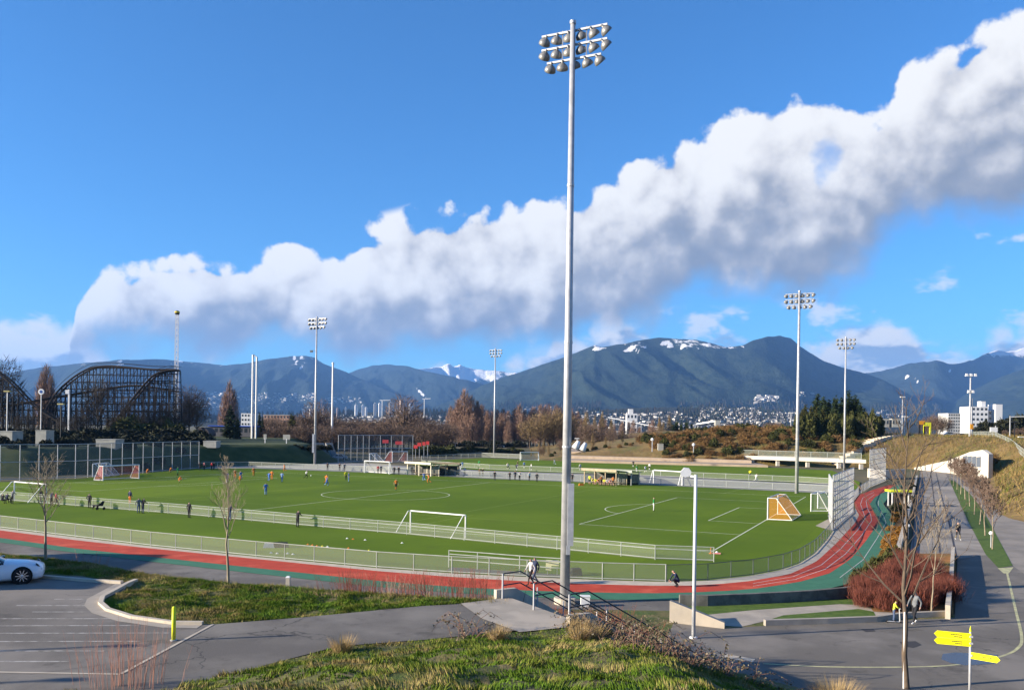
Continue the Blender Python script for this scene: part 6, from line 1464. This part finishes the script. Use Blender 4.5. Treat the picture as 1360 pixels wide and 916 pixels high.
def body(pose):
    """joint positions, facing -Y, 1.75 m tall; regions: 0 skin 1 hair 2 top 3 bottoms 4 lower legs 5 shoes"""
    P = dict(pelvis=(0,0,.95), belly=(0,-.01,1.12), chest=(0,0,1.34), neck=(0,0,1.49), head=(0,-.02,1.60), top=(0,-.005,1.70), nose=(0,-.115,1.60))
    arms = {'stand': ((.30,.02,1.15),(.32,-.06,.90)), 'lean': ((.27,-.18,1.20),(.20,-.42,1.10)), 'run': None, 'walk': None, 'crouch': ((.28,-.30,.62),(.16,-.48,.42)), 'pocket': ((.33,.06,1.16),(.22,-.08,.96)), 'sit': ((.28,-.14,.78),(.16,-.36,.62))}
    R = dict(pelvis=(.16,.115), belly=(.145,.10), chest=(.165,.11), neck=(.058,.06), head=(.078,.095), top=(.055,.065), nose=(.016,.016))
    E = [('pelvis','belly'),('belly','chest'),('chest','neck'),('neck','head'),('head','top'),('head','nose')]; reg = {('pelvis','belly'):2,('belly','chest'):2,('chest','neck'):2,('neck','head'):0,('head','top'):1,('head','nose'):0}
    dz = 0.0
    for s, n in ((1,'L'),(-1,'R')):
        sh, hip = (s*.185,.0,1.42), (s*.095,0,.90); kn, an, toe = (s*.10,-.02,.49), (s*.105,.02,.085), (s*.12,-.15,.035)
        if pose == 'run':
            kn, an, toe = ((.10,-.28,.60),(.10,-.08,.22),(.11,-.20,.12)) if s > 0 else ((-.10,.10,.52),(-.10,.42,.36),(-.10,.38,.20))
            el, wr = ((.30,.22,1.22),(.26,.05,1.05)) if s > 0 else ((-.30,-.16,1.20),(-.22,-.30,1.36))
        elif pose == 'walk':
            kn, an, toe = ((.10,-.20,.51),(.10,-.26,.10),(.11,-.42,.07)) if s > 0 else ((-.10,.02,.48),(-.10,.28,.16),(-.10,.15,.05))
            el, wr = ((.28,.12,1.16),(.27,.05,.92)) if s > 0 else ((-.28,-.10,1.16),(-.26,-.25,.96))
        elif pose == 'crouch':
            hip = (s*.10,.05,.36); kn, an, toe = (s*.17,-.30,.52), (s*.12,.0,.09), (s*.13,-.18,.035); sh = (s*.18,-.20,.84); el, wr = [tuple((s*v[0],v[1],v[2])) for v in arms['crouch']]
        elif pose == 'sit':
            hip = (s*.10,0,.46); kn, an, toe = (s*.12,-.42,.50), (s*.12,-.42,.09), (s*.13,-.58,.035); sh = (s*.185,-.04,.96); el, wr = [tuple((s*v[0],v[1],v[2])) for v in arms['sit']]
        else: el, wr = [tuple((s*v[0],v[1],v[2])) for v in arms[pose]]
        P.update({'sh'+n:sh,'el'+n:el,'wr'+n:wr,'hip'+n:hip,'kn'+n:kn,'an'+n:an,'toe'+n:toe})
        R.update({'sh'+n:(.075,.07),'el'+n:(.048,.048),'wr'+n:(.030,.034),'hip'+n:(.098,.098),'kn'+n:(.062,.064),'an'+n:(.042,.045),'toe'+n:(.042,.032)})
        d = (Vector(wr)-Vector(el)).normalized(); pal = Vector(wr)+d*.065; side = d.cross(Vector((s,0,0))); side = side.normalized() if side.length > .1 else Vector((0,0,1))
        P['palm'+n] = tuple(pal); R['palm'+n] = (.036,.024); E.append(('wr'+n,'palm'+n)); reg[('wr'+n,'palm'+n)] = 0
        for i in range(4):
            b = pal+side*(i-1.5)*.020+d*.04; c = b+d*(.045,.055,.05,.035)[i]+Vector((-s*.012,0,0)); k = 'f%d%s' % (i,n)
            P[k+'a'], P[k+'b'] = tuple(b), tuple(c); R[k+'a'] = R[k+'b'] = (.009,.009); E += [('palm'+n,k+'a'),(k+'a',k+'b')]; reg[('palm'+n,k+'a')] = reg[(k+'a',k+'b')] = 0
        th = Vector(wr)+d*.03+side*-.045; P['th'+n] = tuple(th+d*.03); R['th'+n] = (.010,.010); E.append(('wr'+n,'th'+n)); reg[('wr'+n,'th'+n)] = 0
        for a, b, g in (('chest','sh'+n,2),('sh'+n,'el'+n,2),('el'+n,'wr'+n,6),('pelvis','hip'+n,3),('hip'+n,'kn'+n,3),('kn'+n,'an'+n,4),('an'+n,'toe'+n,5)): E.append((a,b)); reg[(a,b)] = g
    if pose == 'crouch': P.update(pelvis=(0,.08,.38), belly=(0,.0,.54), chest=(0,-.16,.76), neck=(0,-.24,.90), head=(0,-.31,.99), top=(0,-.33,1.08), nose=(0,-.41,.96))
    if pose == 'sit': P.update(pelvis=(0,0,.50), belly=(0,0,.66), chest=(0,-.03,.88), neck=(0,-.06,1.02), head=(0,-.09,1.13), top=(0,-.08,1.22), nose=(0,-.19,1.13))
    if pose == 'run': P.update(chest=(0,-.08,1.33), neck=(0,-.12,1.48), head=(0,-.16,1.58), top=(0,-.15,1.68), nose=(0,-.26,1.57)); P['shL'] = (.185,-.06,1.41); P['shR'] = (-.185,-.10,1.41)
    if pose == 'lean': P.update(belly=(0,-.02,1.11), chest=(0,-.07,1.32), neck=(0,-.11,1.46), head=(0,-.15,1.56), top=(0,-.15,1.66), nose=(0,-.25,1.55)); P['shL'] = (.185,-.08,1.40); P['shR'] = (-.185,-.08,1.40)
    me = skin_mesh('person_'+pose, {k: (P[k], R[k]) for k in P}, E, 'pelvis')
    n = len(me.polygons); C = np.array([p.center[:] for p in me.polygons]); best = np.full(n, 1e9); lab = np.zeros(n, np.int32)
    for (a, b) in E:
        A, B = np.array(P[a]), np.array(P[b]); e = B-A; t = np.clip(((C-A)@e)/max(e@e,1e-9), 0, 1); d = np.linalg.norm(C-A-t[:,None]*e, axis=1)-0.5*(np.mean(R[a])*(1-t)+np.mean(R[b])*t)
        m_ = d < best; best[m_] = d[m_]; lab[m_] = reg[(a,b)]
    hd = np.array(P['head']); hm = (lab == 1) | ((lab == 0) & (np.linalg.norm(C-hd, axis=1) < .14) & (C[:,2] > hd[2]-.03)); hair = hm & ((C[:,2] > hd[2]+.045) | (C[:,1] > hd[1]+.035)); lab[lab == 1] = 0; lab[hair] = 1
    while len(me.materials) < 7: me.materials.append(None)
    me.polygons.foreach_set('material_index', lab); me.polygons.foreach_set('use_smooth', [True]*n); me.update()
    return me
POSES = {k: body(k) for k in ('stand','lean','run','walk','crouch','pocket','sit')}
def cloth(name, c): return mat('cloth_'+name, c, tuple(v*0.8 for v in c), scale=8, rough=0.85)
CL = {k: cloth(k, c) for k, c in dict(black=(.018,.018,.022), navy=(.02,.03,.07), orange=(.62,.19,.03), blue=(.06,.16,.48), lblue=(.22,.36,.62), white=(.70,.70,.68), red=(.45,.03,.04), yellow=(.75,.68,.03), green=(.03,.30,.08), grey=(.16,.17,.18), jeans=(.07,.10,.18), khaki=(.22,.18,.11), brown=(.12,.07,.04), bib=(.70,.72,.05), pink=(.55,.20,.22), lgrey=(.5,.5,.5)).items()}
SKIN = mat('skin', (.50,.30,.22), rough=0.6); HAIR = mat('dark_hair', (.03,.022,.016), rough=0.7); HAIR_F = mat('fair_hair', (.28,.20,.11), rough=0.7)
def person(px, py, pose, rz, top, bot, legs, label, group=None, z=0.0, H=1.75, sleeve='long', hair=HAIR, shoes='black', loc=None):
    b = loc if loc is not None else at(px, py, z); t = link('person', POSES[pose], None, b, rz); tag(t, label, 'person', group); s = H/1.75; t.scale = (s,s,s)
    ms = [SKIN, hair, CL[top], CL[bot], SKIN if legs == 'skin' else CL[legs], CL[shoes], CL[top] if sleeve == 'long' else SKIN]
    for i, m_ in enumerate(ms): t.material_slots[i].link = 'OBJECT'; t.material_slots[i].material = m_
    return t
R_ = math.radians
# along the touchline fence
AW = R_(155)   # facing the pitch
person(395,700,'lean',AW,'black','black','black','person in a long black coat watching alone at the touchline fence')
person(305,691,'lean',AW,'navy','jeans','jeans','person in dark blue bending over the touchline fence')
person(251,687.5,'stand',AW,'black','black','black','person in black jacket standing still at the touchline fence')
person(189.5,681.5,'lean',AW,'black','navy','jeans','person in dark jacket beside a companion at the touchline fence')
person(184,681.5,'stand',R_(200),'grey','jeans','jeans','person in grey top with a companion at the touchline fence')
person(172.5,669,'stand',AW,'navy','orange','orange','person in dark top and orange trousers just inside the pitch')
person(118.5,674.5,'pocket',R_(170),'black','black','black','person in black standing with a dog near the fence')
person(54,668,'stand',R_(160),'black','black','black','person in black beside the white goal frame')
person(68,671,'lean',R_(160),'navy','black','black','person in navy between the goal frame and the red jacket')
person(74.5,673,'walk',R_(120),'red','khaki','khaki','person in a red jacket walking by the fence')
for k, (x, y) in enumerate(((3,669),(9,668),(16,669))): person(x, y, ('sit','sit','lean')[k], R_(170), ('black','navy','grey')[k], 'black', 'black', ('seated person in black at the end of the spectators by the fence','seated person in navy among the spectators by the fence','person in grey leaning among the seated spectators')[k], loc=at(x,y)-Vector((0,0,0.0)))
# on the main pitch
g1, g2 = 'players in orange on the main pitch', 'players in blue on the main pitch'
for x, y, p, rz in ((312,636,'run',20),(337,632,'stand',200),(361,637,'stand',170),(378,627,'run',250),(433,643,'run',120),(526,650.5,'stand',10),(569.5,642.5,'run',250),(318,638,'crouch',90)):
    person(x, y, p, R_(rz), 'orange', 'orange' if x != 526 else 'black', 'orange', 'player in an orange kit in play on the main pitch', g1, sleeve='short')
for x, y, p, rz in ((302,640,'stand',60),(353,657,'stand',200),(357,640,'run',150),(374.5,640,'stand',180),(434,646.5,'run',70),(463,640,'stand',90),(563,639.5,'run',210),(319.5,638,'run',20)):
    person(x, y, p, R_(rz), 'lblue' if x in (374.5,563) else 'blue', 'blue', 'lblue', 'player in a blue kit in play on the main pitch', g2, sleeve='short')
person(406.5,636.5,'run',R_(90),'white','black','black','player in white shirt and black shorts running on the main pitch')
person(459.5,637.5,'stand',R_(200),'yellow','black','black','referee in yellow shirt and black shorts on the main pitch')
person(236,631.5,'stand',R_(90),'green','green','black','goalkeeper in green near the red-net goal')
person(237.5,640,'crouch',R_(100),'orange','orange','skin','player in orange kneeling near the red-net goal')
person(868,678.5,'stand',R_(80),'green','white','white','player in dark green top and white trousers alone in the penalty area')
for x, y in ((195,629),(226,627)): o = at(x,y); person(x, y, 'crouch', R_(150), 'orange', 'orange', 'skin', 'player in orange crouching at the far touchline by the red-net goal', 'crouching players by the red-net goal')
for k, (x, y, c) in enumerate(((265,624,'black'),(271,624,'pink'),(281,624,'red'),(284,624,'black'))): person(x, y, 'stand', R_(140), c, 'black', 'black', 'small group member in %s standing by the end of the tall fence' % c, 'group by the tall fence')
# walkway and dugouts
for k, (x, y, c) in enumerate(((523.5,630.5,'black'),(529.5,630.5,'black'),(502,628.5,'red'),(506,628.5,'navy'),(457.5,625.5,'grey'),(451,625,'black'),(435,624.5,'brown'),(657,637.5,'black'),(677,638,'black'),(713,640,'black'),(684,637,'navy'),(690,638,'white'),(703,638.5,'white'),(637,633,'brown'),(641,633,'black'),(617,631,'white'),(760,641,'black'))):
    person(x, y, ('stand','pocket','lean')[k % 3], R_(RND.uniform(-30,40)), c, 'black', 'black', 'spectator in %s on the walkway between the pitches' % c, 'spectators on the walkway')
for k in range(9): x = 547+k*2.9; person(x, 629.7+0.06*k, 'sit' if k % 3 else 'stand', R_(RND.uniform(-30,30)), ('black','navy','white','black','grey')[k % 5], 'black', 'black', 'dark-dressed substitute in the white-fascia dugout', 'substitutes in the white-fascia dugout')
for k in range(9): x = 783+k*3.9; person(x, 643.2+0.25*k, 'sit' if k % 4 else 'stand', R_(RND.uniform(-30,30)), ('bib','bib','bib','orange','orange','bib','white','pink','orange')[k], 'black', 'skin', ('player in a %s top in the green-roofed dugout' % ('yellow','yellow','yellow','orange','orange','yellow','white','pink','orange')[k]), 'players in the green-roofed dugout', sleeve='short')
# far pitch
for k, (x, y, c, p) in enumerate(((614,622,'lblue','stand'),(636,620,'green','run'),(674,624,'white','run'),(687.5,621,'brown','stand'),(696,622,'lblue','stand'),(705.5,625,'white','stand'),(736.5,618,'white','run'),(770.5,625,'white','stand'),(783,609.5,'lgrey','stand'),(790,609,'black','stand'),(794.5,609,'black','pocket'),(841,620,'black','stand'),(845.5,627,'green','stand'),(857,628,'white','run'),(862.5,624,'white','stand'),(611.5,624,'black','stand'),(686,625.5,'navy','run'))):
    person(x, y, p, R_(RND.uniform(0,360)), c, 'black' if k % 3 else 'white', 'white', 'player in %s on the far pitch' % c, 'players on the far pitch')
person(996,634,'run',R_(100),'yellow','black','black','referee in yellow top running on the far pitch')
person(1004,640,'run',R_(80),'white','white','white','player in all white by the walkway end of the far pitch')
# nearer people
person(705,777,'walk',R_(-60),'lgrey','black','black','person in a pale top and black trousers walking on the track beyond the handrail', hair=HAIR_F)
person(710.5,775,'walk',R_(-60),'navy','jeans','jeans','person in a dark jacket walking beside the one in a pale top')
person(900,779,'crouch',R_(-80),'navy','navy','black','person in a dark hooded jacket crouching on the red track by the fence')
person(1272,717,'walk',R_(0),'black','black','khaki','person in a black coat walking on the tunnel path', shoes='lgrey')
person(1215,828,'walk',R_(-60),'grey','black','black','adult in a grey jacket walking past the red shrub bed', hair=SKIN, shoes='white')
kid = at(1187,826.5); person(0,0,'lean',R_(80),'bib','jeans','jeans','child in a bright yellow jacket riding a scooter', H=1.12, hair=CL['bib'], loc=kid+Vector((0,0,0.08)))
t = thing('kick_scooter', 'small pale kick scooter under the child in yellow', 'scooter', kid, R_(80))
q = MB(); q.box((0,0.02,0.075),(0.12,0.62,0.025)); obj('deck', q, GALV, t); q = MB(); q.bar((0,-0.30,0.07),(0,-0.26,0.78),0.035); obj('stem', q, WHITE, t); q = MB(); q.bar((-0.2,-0.26,0.78),(0.2,-0.26,0.78),0.03); obj('handlebar', q, WHITE, t)
for y in (-0.33,0.33): q = MB(); q.lathe([(0,0.015),(0.06,0.015),(0.06,-0.015),(0,-0.015)], n=12, c=(0,y,0.06), rot=Matrix.Rotation(math.pi/2,3,'Y')); obj('wheel', q, mat('tyre_rubber', (0,0,0)), t)
# dog at the fence
D_ = {'hip':((0,.28,.46),.10),'mid':((0,.02,.47),.11),'chest':((0,-.26,.46),.13),'neck':((0,-.42,.60),.07),'head':((0,-.52,.68),.075),'muz':((0,-.66,.65),.035),'tail':((0,.42,.52),.025),'tip':((0,.60,.62),.012)}; DE = [('hip','mid'),('mid','chest'),('chest','neck'),('neck','head'),('head','muz'),('hip','tail'),('tail','tip')]
for s, n in ((1,'L'),(-1,'R')):
    D_.update({'k'+n:((s*.09,.22,.32),.06),'h'+n:((s*.09,.36,.20),.032),'p'+n:((s*.09,.30,.03),.03),'e'+n:((s*.09,-.24,.28),.045),'w'+n:((s*.09,-.27,.14),.03),'q'+n:((s*.09,-.29,.03),.03),'ear'+n:((s*.05,-.49,.77),.02)})
    DE += [('hip','k'+n),('k'+n,'h'+n),('h'+n,'p'+n),('chest','e'+n),('e'+n,'w'+n),('w'+n,'q'+n),('head','ear'+n)]
dm = skin_mesh('dog', D_, DE, 'mid'); dm.materials.clear(); dm.materials.append(CL['black'])
tag(link('dog', dm, None, at(127,676.5), R_(80)), 'black dog standing beside its owner at the touchline fence', 'dog')
t = thing('stroller', 'dark pushchair parked at the fence next to the dog', 'pushchair', at(133.5,676.5), 0.4)
q = MB(); q.wallpoly([(-.3,-.25,.45),(.25,-.25,.45),(.4,-.25,.9),(.2,-.25,1.0),(-.1,-.25,.62)], (0,.5,0)); obj('seat', q, CL['black'], t)
q = MB(); q.bar((.3,0,.9),(.6,0,1.05),.04); obj('handle', q, STEEL_D, t)
for x in (-.35,.35):
    for y in (-.25,.25): q = MB(); q.lathe([(0,.02),(.14,.02),(.14,-.02),(0,-.02)], n=10, c=(x,y,.14), rot=Matrix.Rotation(math.pi/2,3,'X')); obj('wheel', q, mat('tyre_rubber', (0,0,0)), t)
# training cones, balls, bags
CONE = {'y': mat('cone_yellow', (.7,.6,.05)), 'o': mat('cone_orange', (.65,.2,.03)), 'w': mat('cone_white', (.7,.7,.66))}
cm = {}
for k, m_ in CONE.items():
    q = MB(); q.lathe([(.20,0.012),(.20,.03),(.11,.035),(.05,.20),(.0,.20)], n=10); cm[k] = mesh_of('cone_shell', q, m_)
for x, y, k in ((461,715,'w'),(469,716,'o'),(485,717,'w'),(534,721,'w'),(409,723,'o'),(415,724,'o'),(421,725,'o'),(428,725.5,'y'),(435,726,'w'),(360,734,'w'),(368,735,'w'),(382,735,'w'),(389,736,'w'),(490,731,'y'),(463,728,'o')):
    t = thing('training_cone', {'w':'white','o':'orange','y':'yellow'}[k]+' flat training marker on the turf strip by the track fence', 'cone', at(x, y), 0, 'training markers'); t.scale = (0.7,0.7,0.5); link('shell', cm[k], t)
def ball(p, label):
    t = thing('football', label, 'ball', p); q = MB(); q.lathe([(.001,.0),(.07,.02),(.108,.08),(.108,.14),(.07,.20),(.001,.22)], n=10); obj('cover', q, WHITE, t, smooth=True)
ball(at(413,632), 'white football in play near the running white-shirted player'); ball(at(952,735), 'white ball near the corner of the pitch')
def bag(px, py, m_, label, d=(0.9,0.4,0.35)):
    t = thing('kit_bag', label, 'bag', at(px,py), 0.2); q = MB(); q.box((0,0,d[2]/2+.01),d,taper=.8); obj('shell', q, m_, t); q = MB(); q.tube([(-.2,0,d[2]),(-.1,0,d[2]+.12),(.1,0,d[2]+.12),(.2,0,d[2])],.015,4); obj('handle', q, STEEL_D, t)
bag(357,727,CL['lgrey'],'pale kit bag lying on the turf strip'); bag(372,726.5,CL['black'],'black kit bag on the turf strip beside the pale one',(1.4,.5,.4)); bag(765,764,CL['black'],'round dark bag by the track fence near the mast',(.75,.6,.5)); bag(772,644.5,CL['orange'],'orange bag on the ground beside the green-roofed dugout')
q = MB(); c = at(944,735); t = thing('corner_flag', 'orange corner marker lying at the corner of the pitch', 'marker', c); q.lathe([(.16,.012),(.16,.05),(.05,.08),(.03,.5),(0,.5)], n=8); obj('base', q, CL['orange'], t); q = MB(); q.bar((.1,0,.05),(.75,-.2,.07),.1); obj('pole', q, CL['pink'], t)
# things past the picture edge whose shadows fall into it: two lamp posts, and two huts added to cast shade
for k, (x, y, h) in enumerate(((-33.0,20.0,6.5),(-33.0,16.6,6.5))):
    t = thing('lamp_post', 'slim white lamp post on the far side of the car park', 'lamp post', (x,y,PLAT), 0, 'car park lamp posts'); q = MB(); q.tube([(0,0,0),(0,0,h)],[.09,.07],8); obj('pole', q, WHITE, t); q = MB(); q.box((.2,0,h+.05),(.6,.3,.14)); obj('lamp_head', q, WHITE, t)
for (x, y, w, d_, h, z0, lab) in ((-34.5,33.8,5.0,7.0,4.4,PLAT,'unseen grey hut added to cast shade over the car park'), (-55.0,53.0,7.0,9.0,7.6,0.0,'unseen tall grey block added to cast shade on the lower path')):
    t = thing('shade_hut', lab, 'building', (x,y,z0)); q = MB(); q.box((0,0,h/2),(w,d_,h)); obj('wall', q, CONC, t); q = MB(); q.box((0,0,h+.12),(w+.5,d_+.5,.22)); obj('roof', q, STEEL_D, t)
    q = MB(); q.box((w/2+.02,0,1.05),(.06,1.0,2.1)); obj('door', q, STEEL_D, t)
